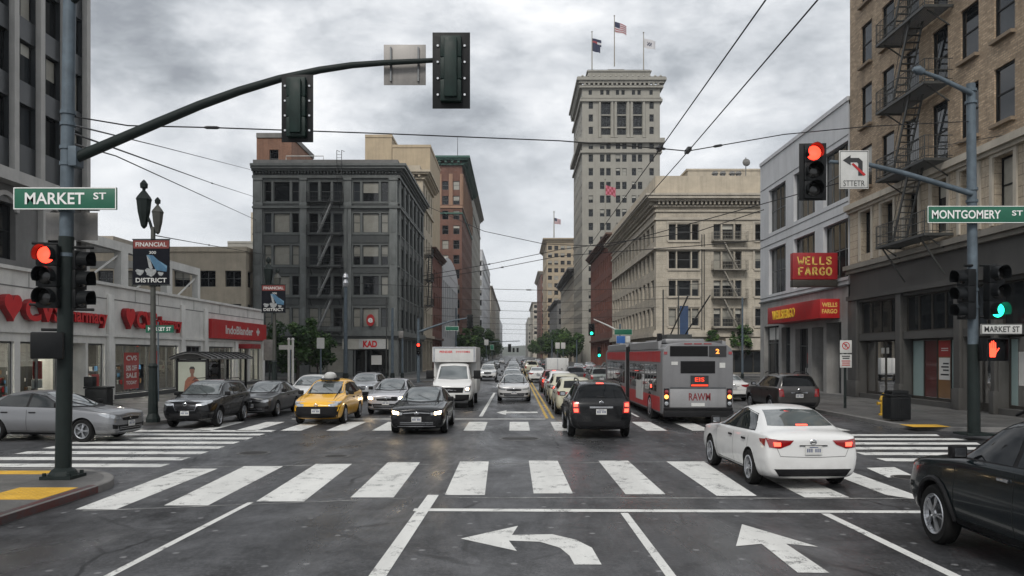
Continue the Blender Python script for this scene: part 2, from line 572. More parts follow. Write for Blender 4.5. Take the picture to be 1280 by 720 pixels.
# ------------------------------------------------------------------ ground
def asphalt():
    m, nt, b = new_mat('damp_asphalt')
    v = coords(nt)
    vy = coords(nt, (1, .12, 1))                        # wear drawn out along the traffic
    big = noise(nt, v, .16, 8, .62, .4)
    lane = noise(nt, vy, .9, 6, .6, .3)
    mid = noise(nt, v, 1.4, 8, .72)
    fine = noise(nt, v, 30, 4, .75)
    base = ramp(nt, big, [(.34, (.034, .035, .0375)), (.5, (.052, .053, .056)), (.66, (.082, .083, .086))]).outputs[0]
    base = mixc(nt, 1.0, base, ramp(nt, lane, [(.32, .6), (.68, 1.4)]).outputs[0], 'MULTIPLY')
    base = mixc(nt, 1.0, base, ramp(nt, mid, [(.36, .5), (.64, 1.5)]).outputs[0], 'MULTIPLY')
    base = mixc(nt, 1.0, base, ramp(nt, fine, [(.30, .45), (.70, 1.75)]).outputs[0], 'MULTIPLY')
    # aggregate and grit
    agg = noise(nt, v, 15, 3, .8)
    base = mixc(nt, ramp(nt, agg, [(.54, 0.0), (.64, .55)]).outputs[0], base, (.13, .13, .134))
    base = mixc(nt, ramp(nt, agg, [(.34, .7), (.44, 0.0)]).outputs[0], base, (.016, .016, .017))
    # dusted stretches, with pale wet sheen streaks painted into the colour
    dust_sheen = ramp(nt, noise(nt, coords(nt, (1, .35, 1), 'Object', (7, 3, 0)), .55, 7, .7, .6), [(.5, 0.0), (.66, .42)]).outputs[0]
    base = mixc(nt, dust_sheen, base, (.125, .127, .134))
    # repaired cuts
    br = N(nt, 'ShaderNodeTexBrick'); br.offset = .37; br.squash = 1.0
    br.inputs['Scale'].default_value = .11; br.inputs['Brick Width'].default_value = 1.0; br.inputs['Row Height'].default_value = .42
    br.inputs['Mortar Size'].default_value = .0
    br.inputs['Color1'].default_value = (.75, .75, .75, 1); br.inputs['Color2'].default_value = (1.15, 1.15, 1.15, 1)
    nt.links.new(coords(nt, (1, 1, 1), 'Object', (3.1, 1.7, 0)), br.inputs['Vector'])
    base = mixc(nt, .55, base, br.outputs[0], 'MULTIPLY')
    # cracks
    dv = N(nt, 'ShaderNodeMixRGB'); dv.blend_type = 'LINEAR_LIGHT'; dv.inputs[0].default_value = .16
    nz = N(nt, 'ShaderNodeTexNoise'); nz.inputs['Scale'].default_value = 1.3; nz.inputs['Detail'].default_value = 5
    nt.links.new(v, nz.inputs[0]); nt.links.new(v, dv.inputs[1]); nt.links.new(nz.outputs[1], dv.inputs[2])
    vo = N(nt, 'ShaderNodeTexVoronoi'); vo.feature = 'DISTANCE_TO_EDGE'; vo.inputs['Scale'].default_value = .33
    nt.links.new(dv.outputs[0], vo.inputs['Vector'])
    cr = ramp(nt, vo.outputs['Distance'], [(.0, 1.0), (.006, 1.0), (.011, 0.0)]).outputs[0]
    cm = N(nt, 'ShaderNodeMath', operation='MULTIPLY'); nt.links.new(cr, cm.inputs[0])
    nt.links.new(ramp(nt, noise(nt, v, .35, 4), [(.46, 0.0), (.6, .8)]).outputs[0], cm.inputs[1])
    base = mixc(nt, cm.outputs[0], base, (.012, .012, .013))
    # old chewing gum and grit
    vg = N(nt, 'ShaderNodeTexVoronoi'); vg.voronoi_dimensions = '2D'; vg.inputs['Scale'].default_value = 1.7
    nt.links.new(v, vg.inputs['Vector'])
    gm = ramp(nt, vg.outputs['Distance'], [(.0, 1.0), (.055, .8), (.085, 0.0)]).outputs[0]
    gk = N(nt, 'ShaderNodeMath', operation='MULTIPLY'); nt.links.new(gm, gk.inputs[0])
    sx = N(nt, 'ShaderNodeSeparateColor'); nt.links.new(vg.outputs['Color'], sx.inputs[0])
    nt.links.new(ramp(nt, sx.outputs[0], [(.5, 0.0), (.8, .75)]).outputs[0], gk.inputs[1])
    base = mixc(nt, gk.outputs[0], base, (.27, .27, .275))
    nt.links.new(base, b.inputs['Base Color'])
    wet = noise(nt, coords(nt, (1, .3, 1)), .42, 7, .65, .5)
    rr = ramp(nt, wet, [(.36, .19), (.48, .38), (.66, .64)]).outputs[0]
    nt.links.new(rr, b.inputs['Roughness'])
    damp = ramp(nt, wet, [(.36, 1.0), (.48, .5), (.66, .34)]).outputs[0]
    grit = ramp(nt, fine, [(.32, .62), (.68, .18)]).outputs[0]
    sm = N(nt, 'ShaderNodeMath', operation='MULTIPLY'); nt.links.new(damp, sm.inputs[0]); nt.links.new(grit, sm.inputs[1])
    nt.links.new(sm.outputs[0], b.inputs['Specular IOR Level'])
    bump(nt, b, fine, .35, .012)
    return m


def road_paint(name, c, worn=.5):
    m, nt, b = new_mat(name)
    v = coords(nt)
    n1 = noise(nt, v, 2.2, 8, .72)
    n2 = noise(nt, v, 38, 4, .7)
    k = N(nt, 'ShaderNodeMath', operation='MULTIPLY_ADD'); k.inputs[1].default_value = .55
    nt.links.new(n2, k.inputs[0]); nt.links.new(n1, k.inputs[2])
    w = ramp(nt, k.outputs[0], [(.90 - .14 * worn, 0.0), (.95 - .06 * worn, .8)]).outputs[0]
    dirt = ramp(nt, noise(nt, coords(nt, (1, .2, 1)), 1.1, 7, .7), [(.3, tuple(x * .74 for x in c)), (.65, c)]).outputs[0]
    cc = mixc(nt, w, dirt, (.06, .06, .063))
    nt.links.new(cc, b.inputs['Base Color'])
    b.inputs['Roughness'].default_value = .6
    bump(nt, b, n2, .15, .004)
    return m


def paving():
    m, nt, b = new_mat('paving')
    v = coords(nt)
    br = N(nt, 'ShaderNodeTexBrick'); br.offset = 0.0
    br.inputs['Scale'].default_value = 1.0; br.inputs['Brick Width'].default_value = 1.5; br.inputs['Row Height'].default_value = 1.5
    br.inputs['Mortar Size'].default_value = .012
    br.inputs['Color1'].default_value = (.095, .093, .09, 1); br.inputs['Color2'].default_value = (.125, .122, .117, 1); br.inputs['Mortar'].default_value = (.03, .03, .03, 1)
    nt.links.new(v, br.inputs['Vector'])
    cc = mixc(nt, 1.0, br.outputs[0], ramp(nt, noise(nt, v, .7, 8, .7), [(.3, .6), (.7, 1.25)]).outputs[0], 'MULTIPLY')
    cc = mixc(nt, 1.0, cc, ramp(nt, noise(nt, v, 26, 4, .7), [(.3, .75), (.75, 1.3)]).outputs[0], 'MULTIPLY')
    nt.links.new(cc, b.inputs['Base Color'])
    nt.links.new(ramp(nt, noise(nt, v, .5, 5), [(.35, .38), (.65, .75)]).outputs[0], b.inputs['Roughness'])
    bump(nt, b, br.outputs[1], -.3, .006)
    return m


M['asphalt'] = asphalt(); M['paint_white'] = road_paint('road_paint_white', (.76, .76, .73)); M['paint_worn'] = road_paint('road_paint_worn', (.42, .42, .40), 2.2); M['paint_yellow'] = road_paint('road_paint_yellow', (.62, .40, .06))
M['paving'] = paving()
M['kerb'] = pm('kerb_granite', (.17, .165, .158), .75, 0, .25, 2, .15)
M['kerb_red'] = road_paint('kerb_red_paint', (.11, .034, .03), 1.3)
M['tactile'] = pm('tactile_yellow', (.62, .36, .035), .65, 0, .18, 2.2, .1)

road = structure(MB().quad((-700, -60, 0), (700, -60, 0), (700, 2600, 0), (-700, 2600, 0)).build('road', M['asphalt']))


def rrect(x0, x1, y0, y1, rad, ins=0.0):
    """rounded outline; rad = radii at (x0,y0) (x1,y0) (x1,y1) (x0,y1)"""
    pts = []
    for (cx, cy, sx, sy, a0), r in zip(((x0, y0, 1, 1, 180), (x1, y0, -1, 1, 270), (x1, y1, -1, -1, 0), (x0, y1, 1, -1, 90)), rad):
        if r <= 0:
            pts.append((cx + sx * ins, cy + sy * ins)); continue
        ox, oy = cx + sx * r, cy + sy * r
        for k in range(13):
            t = R(a0 + 90 * k / 12)
            pts.append((ox + (r - ins) * math.cos(t), oy + (r - ins) * math.sin(t)))
    return pts


def pavement(x0, x1, y0, y1, rad, z=.14):
    o = rrect(x0, x1, y0, y1, rad); i = rrect(x0, x1, y0, y1, rad, .17)
    s = MB(); s.add([(a, b, z) for a, b in i], [tuple(range(len(i)))])
    structure(s.build('pavement', M['paving']))
    k = MB(); n = len(o)
    for j in range(n):
        q = (j + 1) % n
        a, b, c, d = o[j], o[q], i[q], i[j]
        k.quad((*a, -.02), (*b, -.02), (*b, z - .01), (*a, z - .01))
        e = lambda p, w: (p[0] + (w[0] - p[0]) * .12, p[1] + (w[1] - p[1]) * .12)
        a2, b2 = e(a, d), e(b, c)
        k.quad((*a, z - .01), (*b, z - .01), (*b2, z + .006), (*a2, z + .006))
        k.quad((*a2, z + .006), (*b2, z + .006), (*c, z + .002), (*d, z + .002))
    return structure(k.build('kerb', M['kerb']))


pavement(-70, -7.5, -14, 16.6, (0, 0, 2.1, 0))
pavement(-70, -12.4, 27.3, 70, (0, 2.4, 2, 0))
pavement(-70, -8.8, 78, 1500, (0, 3, 0, 0))
pavement(13.0, 70, 25.7, 68, (2.2, 0, 0, 2))
pavement(13.2, 70, 92, 1500, (3, 0, 0, 0))
pavement(11.2, 70, -14, 16.6, (0, 0, 0, 2.2))

# red-painted kerb faces at the near and far left corners
k = MB()
k.box(-7.5, -7.492, 3, 14.4, .012, .128); k.box(-7.655, -7.535, 3, 14.4, .1465, .149)
structure(k.build('red_kerb_paint', M['kerb_red']))
k = MB(); k.box(-12.4, -12.392, 29.9, 36, .012, .128)
structure(k.build('red_kerb_paint', M['kerb_red']))


def marking(name, quads, mat, z=.004):
    mb = MB()
    for q in quads: mb.add([(x, y, z) for x, y in q], [tuple(range(len(q)))])
    o = structure(mb.build(name, mat, fix=False))
    for p in o.data.polygons:
        if p.normal.z < 0: p.flip()
    return o


# near zebra, bar by bar: photo corners (top-left, top-right, bottom-right, bottom-left) laid on the ground
bars = [((228, 586), (272, 586), (145, 637), (94, 637)), ((305, 583), (354, 583), (260, 632), (205, 632)),
        ((395, 580), (440, 580), (380, 627), (320, 627)), ((485, 578), (525, 578), (492, 622), (438, 622)),
        ((575, 577), (611, 577), (606, 619), (556, 619)), ((661, 576), (697, 576), (716, 617), (667, 617)),
        ((748, 576), (785, 576), (832, 618), (782, 618)), ((833, 577), (880, 577), (946, 620), (896, 620)),
        ((922, 580), (966, 580), (1062, 622), (1006, 622)), ((1012, 582), (1054, 586), (1166, 627), (1108, 619))]
marking('crosswalk_marking', [[gp(*p) for p in b] for b in bars], M['paint_white'])
marking('crosswalk_marking', [[(c - .34, 26.2), (c + .34, 26.2), (c + .34, 29.6), (c - .34, 29.6)] for c in [.17 + 1.5 * k for k in range(-7, 8)]], M['paint_white'])
marking('crosswalk_marking', [[(-12.55, y), (-7.85, y - .05), (-7.85, y + .5), (-12.55, y + .55)] for y in [17.75 + 1.16 * k for k in range(8)]], M['paint_white'])
marking('crosswalk_marking', [[(8.7, y), (x1, y - .05), (x1 + .2, y + .5), (8.7, y + .55)] for y, x1 in zip([18.7 + 1.16 * k for k in range(6)], (10.1, 11.0, 12.2, 12.9, 13.2, 13.0))]
        + [[gp(1083, 585), gp(1118, 584), gp(1144, 596), gp(1110, 597)]], M['paint_white'])
# thin edge lines of the near zebra, stop line and lane lines
marking('lane_marking', [[(-1.62, 12.75), (8.0, 12.55), (8.0, 12.75), (-1.62, 12.97)],
                         [(1.78, 1.0), (1.90, 1.0), (1.79, 12.6), (1.67, 12.6)], [(5.08, 1.0), (5.22, 1.0), (4.95, 12.55), (4.81, 12.55)],
                         [(-4.83, 2.0), (-4.72, 2.0), (-4.40, 13.5), (-4.50, 13.5)]], M['paint_white'])
marking('lane_marking', [[(-1.78, 2.0), (-1.58, 2.0), (-1.34, 14.2), (-1.54, 14.2)]], M['paint_white'], .0075)
marking('lane_marking', [[(-1.43, 32.2), (-1.28, 32.2), (-1.22, 52), (-1.36, 52)], [(-1.4, 62), (-1.26, 62), (-1.26, 70), (-1.4, 70)], [(-1.4, 78), (-1.26, 78), (-1.26, 88), (-1.4, 88)],
                         [(-8.6, 30.8), (1.2, 30.8), (1.2, 31.05), (-8.6, 31.05)],
                         [(-5.0, 32), (-4.88, 32), (-4.88, 52), (-5.0, 52)], [(4.9, 32), (5.02, 32), (5.02, 60), (4.9, 60)]], M['paint_white'])
marking('lane_marking', [[(1.22, 31.2), (1.33, 31.2), (1.33, 140), (1.22, 140)], [(1.46, 31.2), (1.57, 31.2), (1.57, 140), (1.46, 140)]], M['paint_yellow'])
la = [(576, 673.5), (647.5, 657.5), (640, 669), (690, 668), (720, 675), (740, 685), (752, 706), (718, 706), (712, 695), (700, 685), (675, 677.5), (636, 676), (646, 689)]
marking('turn_arrow_marking', [[gp(*p) for p in la]], M['paint_white'])
sa = [(927.5, 655.5), (1023.5, 684), (982.5, 680), (1037, 716.5), (997, 716), (952, 680), (920, 683)]
marking('straight_arrow_marking', [[gp(*p) for p in sa]], M['paint_white'])
marking('lane_marking', [[(-7.2, 17.75), (7.5, 18.85), (7.5, 18.93), (-7.2, 17.83)], [(-6.9, 12.72), (-1.75, 13.88), (-1.75, 13.96), (-6.9, 12.80)], [(-1.2, 13.92), (7.2, 13.82), (7.2, 13.90), (-1.2, 14.0)]], M['paint_worn'], .0035)
# distant left arrow in the oncoming bay
marking('turn_arrow_marking', [[(-.78, 34.4), (-.35, 33.0), (-.35, 33.9), (1.0, 34.1), (1.0, 34.9), (-.35, 34.9), (-.35, 35.8)]], M['paint_white'])


# iron covers and tactile pads
def cover(x, y, r, label):
    t = thing('manhole_cover', label, 'manhole', (x, y, 0), 0, 'iron covers in the carriageway')
    m = MB(); m.lathe([(r, .001), (r, .009), (r - .06, .011), (r - .06, .006)], n=32, caps=False); m.build('frame_ring', M['cover_ring'], t)
    m = MB(); m.lathe([(.001, .006), (r - .065, .0065)], n=32, caps=False)
    for a in range(-3, 4):
        w = math.sqrt(max(0, (r - .1) ** 2 - (a * .09) ** 2))
        m.box(-w, w, a * .09 - .02, a * .09 + .02, .006, .012)
    m.build('lid', M['cover_lid'], t)


M['cover_ring'] = pm('cover_ring_worn', (.13, .125, .12), .5, .3, .3, 5)
M['cover_lid'] = pm('cover_lid_iron', (.05, .048, .046), .5, .4, .3, 5)
cover(*gp(650, 548.5), .62, 'pale ringed manhole cover in the middle of the crossing behind the black SUV')
cover(*gp(420, 570.5), .34, 'small dark drain cover between the two zebra crossings left of centre')
cover(*gp(317, 566.5), .42, 'worn manhole cover near the left zebra crossing')
cover(*gp(1135, 597), .33, 'dark round cover beside the dark SUV at the right')


def tactile(x0, x1, y0, y1, label):
    m = MB(); m.box(x0, x1, y0, y1, .141, .147)
    nx, ny = int((x1 - x0) / .11), int((y1 - y0) / .11)
    for i in range(nx):
        for j in range(ny):
            cx, cy = x0 + (i + .5) * (x1 - x0) / nx, y0 + (j + .5) * (y1 - y0) / ny
            m.lathe([(.026, .147), (.018, .1525)], (cx, cy, 0), 6)
    tag(m.build('tactile_pad', M['tactile']), label, 'tactile paving', 'yellow tactile pads at the kerb ramps')


tactile(-8.75, -7.72, 13.0, 14.15, 'yellow tactile pad on the near left corner, in front of the big signal pole')
tactile(-10.6, -9.25, 15.75, 16.2, 'narrow yellow tactile pad at the left frame edge behind the first pad')
tactile(12.95, 14.2, 26.0, 26.9, 'yellow tactile pad on the far right corner beside the black litter bin')


# ------------------------------------------------------------------ buildings
WIN_CACHE = {}
PI2 = PI / 2
FACE_RZ = {'F': 0.0, 'R': PI2, 'L': -PI2, 'B': PI}


class Building:
    """root empty at the near left ground corner; faces F (-Y), R (+X), L (-X)"""

    def __init__(s, name, label, cat, x0, x1, y0, y1, group=None, z=0.0):
        s.root = thing(name, label, cat, (x0, y0, z), 0, group)
        s.x0, s.y0, s.W, s.D = x0, y0, x1 - x0, y1 - y0
        s.open = {}
        s.wins = []
        s.rr = random.Random(hash(name + label) % 9999 if False else sum(map(ord, label)))

    def P(s, f, u, v, z):
        if f == 'F': return (u, -v, z)
        if f == 'R': return (s.W + v, u, z)
        if f == 'L': return (-v, u, z)
        return (u, s.D + v, z)

    def length(s, f): return s.W if f in 'FB' else s.D

    def box(s, mb, f, u0, u1, v0, v1, z0, z1, mi=0):
        a, b = s.P(f, u0, v0, z0), s.P(f, u1, v1, z1)
        mb.box(min(a[0], b[0]), max(a[0], b[0]), min(a[1], b[1]), max(a[1], b[1]), z0, z1, mi)

    def opening(s, f, u0, u1, z0, z1, d=.25):
        s.open.setdefault(f, []).append((u0, u1, z0, z1, d))

    def window(s, f, u0, u1, z0, z1, style='sash', d=.25, fm=None, sill=None, blind=None, hole=True, glass='glass'):
        if hole: s.opening(f, u0, u1, z0, z1, d)
        if blind is None:
            r = s.rr.random()
            blind = 0 if r < .55 else (1 if r < .68 else 2 if r < .9 else 3)
        s.wins.append((f, u0, u1, z0, z1, style, d, fm or M['black_metal'], sill, blind, glass))

    def wall(s, f, z0, z1, mat, u0=0.0, u1=None, name='wall', v=0.0):
        """a facade sheet with its window reveals"""
        u1 = s.length(f) if u1 is None else u1
        ops = [o for o in s.open.get(f, []) if o[0] >= u0 - 1e-4 and o[1] <= u1 + 1e-4 and o[2] >= z0 - 1e-4 and o[3] <= z1 + 1e-4]
        us = sorted({round(x, 4) for o in ops for x in o[:2]} | {round(u0, 4), round(u1, 4)})
        zs = sorted({round(x, 4) for o in ops for x in o[2:4]} | {round(z0, 4), round(z1, 4)})
        mb = MB()
        P = lambda u, vv, z: s.P(f, u, vv + v, z)
        for i in range(len(us) - 1):
            run = None
            for j in range(len(zs) - 1):
                cu, cz = (us[i] + us[i + 1]) / 2, (zs[j] + zs[j + 1]) / 2
                solid = not any(o[0] < cu < o[1] and o[2] < cz < o[3] for o in ops)
                if solid:
                    run = [zs[j], zs[j + 1]] if run is None else [run[0], zs[j + 1]]
                if run and (not solid or j == len(zs) - 2):
                    a, b, c, d = us[i], us[i + 1], run[0], run[1]
                    mb.quad(P(a, 0, c), P(b, 0, c), P(b, 0, d), P(a, 0, d), 0, [(a, c), (b, c), (b, d), (a, d)])
                    run = None
        for (a, b, c, d, dp) in ops:
            for p, q in (((a, c), (a, d)), ((b, c), (b, d)), ((a, c), (b, c)), ((a, d), (b, d))):
                k = (p[0] + p[1] if p[0] != q[0] else p[1])
                mb.quad(P(p[0], 0, p[1]), P(q[0], 0, q[1]), P(q[0], -dp, q[1]), P(p[0], -dp, p[1]), 0,
                        [(p[0] + p[1], p[1]), (q[0] + q[1], q[1]), (q[0] + q[1] + dp, q[1]), (p[0] + p[1] + dp, p[1])] if p[0] == q[0]
                        else [(p[0], p[1]), (q[0], q[1]), (q[0], q[1] + dp), (p[0], p[1] + dp)])
        # outward-facing normals are not needed for opaque shading; leave the sheet as laid
        return mb.build(name, mat, s.root, fix=False)

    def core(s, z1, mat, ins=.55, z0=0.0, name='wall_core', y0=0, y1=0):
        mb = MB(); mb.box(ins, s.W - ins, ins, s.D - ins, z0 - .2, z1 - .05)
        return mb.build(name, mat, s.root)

    def course(s, faces, z0, z1, out, mat, name='belt_course', ext=True, u=None, parent=None):
        mb = MB()
        for f in faces:
            L = s.length(f)
            a, b = (u if u else (0, L))
            if u is None and ext:
                if f in 'FB':
                    a -= out if 'L' in faces else 0; b += out if 'R' in faces else 0
                else:
                    a += .002
            s.box(mb, f, a, b, .0, out, z0, z1)
        return mb.build(name, mat, parent or s.root)

    def cornice(s, faces, z, prof, mat, name='cornice', dent=None):
        """prof: list of (z0, z1, out) steps, with optional dentils (z0, z1, out, width, pitch)"""
        mb = MB()
        for (a, b, o) in prof:
            for f in faces:
                L = s.length(f)
                u0, u1 = 0, L
                if f in 'FB':
                    u0 -= o if 'L' in faces else 0; u1 += o if 'R' in faces else 0
                else:
                    u0 += .002
                s.box(mb, f, u0, u1, 0, o, z + a, z + b)
        if dent:
            a, b, o, w, pit = dent
            for f in faces:
                L = s.length(f); n = int(L / pit)
                for i in range(n):
                    u = (i + .5) * L / n
                    s.box(mb, f, u - w / 2, u + w / 2, 0, o, z + a, z + b)
        return mb.build(name, mat, s.root)

    # one window = frame (+ pane child when near); meshes shared between equal windows
    def _wmesh(s, w, h, style, fm, sill, blind, glass, lite):
        key = (round(w, 3), round(h, 3), style, fm.name, sill.name if sill else '', blind, glass, lite)
        if key in WIN_CACHE: return WIN_CACHE[key]
        t = min(.07, w * .08)
        fr = MB(); e = .004
        x0, x1 = -w / 2 + e, w / 2 - e
        z0, z1 = e, h - e
        fr.box(x0, x0 + t, -.06, .02, z0, z1); fr.box(x1 - t, x1, -.06, .02, z0, z1)
        fr.box(x0 + t, x1 - t, -.058, .02, z0, z0 + t); fr.box(x0 + t, x1 - t, -.058, .02, z1 - t, z1)
        xs, zs = [], []
        if style in ('sash', 'pair', 'tri'): zs = [.52]
        if style == 'pair': xs = [.5]
        if style == 'tri': xs = [.26, .74]; zs = []
        if style[0] == 'g':
            nx, nz = int(style[1]), int(style[2]); xs = [i / nx for i in range(1, nx)]; zs = [i / nz for i in range(1, nz)]
        for a in xs: fr.box(x0 + w * a - t * .45, x0 + w * a + t * .45, -.05, .02, z0 + t, z1 - t)
        for a in zs: fr.box(x0 + t, x1 - t, -.046, .02, h * a - t * .45, h * a + t * .45)
        if sill: fr.box(-w / 2 - .06, w / 2 + .06, -.34, -.262 + .3, -.14, -.003, 1)
        pa = MB(); g0 = (x0 + .01, x1 - .01); yy = -.012

        def pane(za, zb, mi): pa.quad((g0[0], yy, za), (g0[1], yy, za), (g0[1], yy, zb), (g0[0], yy, zb), mi)
        zt, zbm = z1 - .01, z0 + .01
        if blind == 0: pane(zbm, zt, 0)
        elif blind == 1: pane(zbm, zt, 1)
        elif blind == 2: pane(zbm, h * .45, 0); pane(h * .45, zt, 1)
        else: pane(zbm, h * .70, 0); pane(h * .70, zt, 2)
        gm = [M[glass], M['blind'], M['blind_pale']]
        fm2 = [fm] + ([sill] if sill else [])
        if lite:
            off = len(fm2)
            fr.add(pa.v, pa.f); fr.m[-len(pa.m):] = [m + off for m in pa.m]
            WIN_CACHE[key] = (fr.mesh('window', fm2 + gm, fix=False), None)
        else:
            WIN_CACHE[key] = (fr.mesh('window', fm2), pa.mesh('pane', gm, fix=False))
        return WIN_CACHE[key]

    def finish(s, lite=False, maxn=96):
        def score(wd):
            f, u0, u1, z0, z1 = wd[:5]
            p = s.P(f, (u0 + u1) / 2, 0, (z0 + z1) / 2)
            X, Y = s.x0 + p[0], max(3, s.y0 + p[1])
            vis = 1.0
            w = (u1 - u0)
            if f in 'LR': w *= max(.02, abs(X) / Y)
            px = 643 + X / Y * 1000
            if px < -40 or px > 1320: vis = .02
            py = 443 - (p[2] - H0) / Y * 1000
            if py < -30: vis *= .02
            return -w * (z1 - z0) / Y / Y * vis
        ws = sorted(s.wins, key=score)
        near, rest = ws[:maxn], ws[maxn:]
        for (f, u0, u1, z0, z1, style, d, fm, sill, blind, glass) in near:
            a, b = s._wmesh(u1 - u0, z1 - z0, style, fm, sill, blind, glass, lite)
            p = s.P(f, (u0 + u1) / 2, -d + .06, z0)
            o = link('window', a, s.root, p, FACE_RZ[f])
            if b: link('pane', b, o)
        if rest:
            mb = MB(); mats = []
            for (f, u0, u1, z0, z1, style, d, fm, sill, blind, glass) in rest:
                a, _ = s._wmesh(u1 - u0, z1 - z0, style, fm, sill, blind, glass, True)
                p = s.P(f, (u0 + u1) / 2, -d + .06, z0)
                mt = Matrix.Translation(p) @ Matrix.Rotation(FACE_RZ[f], 4, 'Z')
                base = len(mb.v)
                mb.v += [tuple(mt @ v.co) for v in a.vertices]
                for pl in a.polygons:
                    m = a.materials[pl.material_index]
                    if m not in mats: mats.append(m)
                    mb.f.append(tuple(i + base for i in pl.vertices)); mb.m.append(mats.index(m))
            o = mb.build('window', mats, s.root, fix=False); o['kind'] = 'stuff'


def roof_slab(B, z, mat, ins=.02, parapet=0.0):
    mb = MB(); mb.box(ins, B.W - ins, ins, B.D - ins, z - .25, z)
    return mb.build('roof', mat, B.root)


def fire_escape(B, f, u0, u1, levels, out=1.05, mat=None, stair_dir=1, rail=1.0, drop=None, dense=.14, sw=(.25, .8)):
    """iron balconies joined by steep stairs: parts fire_escape_landing with railing and stair sub-parts"""
    mat = mat or M['rail_iron']
    fes = {}
    for z in levels:
        mb = MB(); n = int(out / .09)
        for i in range(n):
            v = .05 + i * (out - .05) / n
            B.box(mb, f, u0, u1, v, v + .05, z - .03, z)
        B.box(mb, f, u0, u1, out - .03, out + .03, z - .10, z + .02); B.box(mb, f, u0 - .03, u0 + .03, 0, out + .03, z - .10, z + .02); B.box(mb, f, u1 - .03, u1 + .03, 0, out + .03, z - .10, z + .02)
        for u in (u0 + .3, u1 - .3):
            mb.bar(B.P(f, u, 0, z - .75), B.P(f, u, out * .8, z - .08), .05)
        fes[z] = mb.build('fire_escape_landing', mat, B.root)
    for z in levels:
        r = MB()
        for h in (rail, rail * .52, .12):
            r.cyl(B.P(f, u0, .03, z + h), B.P(f, u0, out, z + h), .018, n=6); r.cyl(B.P(f, u1, .03, z + h), B.P(f, u1, out, z + h), .018, n=6)
            r.cyl(B.P(f, u0, out, z + h), B.P(f, u1, out, z + h), .018, n=6)
        n = int((u1 - u0) / dense)
        for i in range(n + 1):
            u = u0 + (u1 - u0) * i / n
            r.cyl(B.P(f, u, out, z), B.P(f, u, out, z + rail), .03 if i in (0, n) else .010, n=5)
        for i in range(1, 7):
            for u in (u0, u1): r.cyl(B.P(f, u, out * i / 7, z), B.P(f, u, out * i / 7, z + rail), .010, n=5)
        r.build('railing', mat, fes[z])
    lv = sorted(levels)
    segs = list(zip(lv[:-1], lv[1:]))
    if drop is not None: segs.append((drop, lv[0]))
    for (za, zb) in segs:
        st = MB()
        a, b = u0 + (u1 - u0) * sw[0], u0 + (u1 - u0) * sw[1]
        if stair_dir < 0: a, b = b, a
        for v in (out * .38, out * .86):
            st.bar(B.P(f, a, v, za), B.P(f, b, v, zb), .05, .14)
            st.cyl(B.P(f, a, v, za + .8), B.P(f, b, v, zb + .8), .016, n=6)
        n = 12
        for i in range(1, n):
            t = i / n
            p = B.P(f, a + (b - a) * t, out * .38, za + (zb - za) * t); q = B.P(f, a + (b - a) * t, out * .86, za + (zb - za) * t)
            st.bar(p, q, .16, .03)
        st.build('stair', M['stair_grey'] if mat is M.get('fire_iron') else mat, fes[zb])


M['grey_paint'] = pm('dark_grey_paint', (.135, .145, .140), .6, 0, .22, 1.0, .06, .45)
M['grey_paint2'] = pm('grey_paint_spandrel', (.075, .081, .079), .6, 0, .25, 1.2, .06, .4)
M['party_brick'] = brick_mat('party_brick', (.16, .085, .06), (.21, .115, .08), (.16, .14, .12))
M['orange_brick'] = brick_mat('orange_brick', (.30, .13, .075), (.36, .17, .10), (.26, .2, .16))
M['tan_brick'] = brick_mat('tan_brick', (.30, .215, .14), (.56, .42, .285), (.30, .245, .185), .30, .10, .018, .34)
M['red_brick'] = brick_mat('red_brick', (.17, .045, .030), (.21, .060, .038), (.15, .09, .07), .24, .08, .012)
M['brown_brick'] = brick_mat('brown_brick', (.15, .062, .045), (.19, .08, .056), (.17, .11, .085), .24, .08, .012)
M['limestone'] = pm('limestone', (.44, .40, .335), .85, 0, .17, .7, .12, .38)
M['cream_stone'] = pm('cream_stone', (.47, .41, .32), .85, 0, .16, .7, .12, .35)
M['tower_stone'] = pm('tower_stone', (.295, .282, .247), .85, 0, .13, .35, .08, .32)
M['tan_render'] = pm('tan_render', (.43, .345, .235), .85, 0, .14, .4, .08, .3)
M['pale_panel'] = pm('pale_panel', (.54, .548, .56), .6, 0, .10, .5, .05, .25)
M['grey_stone'] = pm('grey_stone', (.18, .178, .172), .8, 0, .2, .9, .1, .3)
M['dark_stone'] = pm('dark_stone', (.045, .046, .047), .6, 0, .3, 1.1, .06, .25)
M['stair_grey'] = pm('stair_grey', (.26, .265, .26), .6, .1, .2, 3); M['grey_relief_tone'] = pm('pilaster_relief_tone', (.17, .181, .175), .6, 0, .22, 1.2, .06, .45); M['poster_dark'] = pm('poster_dark_red', (.085, .016, .014), .4, 0, .3, 1.5, 0, 0, None, .6); M['fire_iron'] = pm('fire_escape_iron', (.035, .038, .038), .6, .1, .25, 3)
M['fin_stone'] = pm('fin_stone', (.46, .45, .43), .75, 0, .14, .7, .08, .3)
M['spandrel_dark'] = pm('dark_spandrel', (.032, .036, .040), .35, .1, .2, 1.2)
M['copper_green'] = pm('green_copper', (.03, .10, .075), .6, 0, .3, 1.4, .05, .3)
M['roof_grey'] = pm('roof_felt', (.09, .09, .09), .9, 0, .25, .8)
M['frame_grey'] = pm('frame_grey', (.10, .105, .105), .5, .1, .2, 3)
M['frame_cream'] = pm('frame_cream', (.36, .34, .30), .6, 0, .12, 3)
M['bronze'] = pm('bronze_frame', (.045, .04, .034), .45, .3, .2, 3)
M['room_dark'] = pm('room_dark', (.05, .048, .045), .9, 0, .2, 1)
M['room_warm'] = pm('room_warm', (.42, .38, .30), .9, 0, .2, 1)
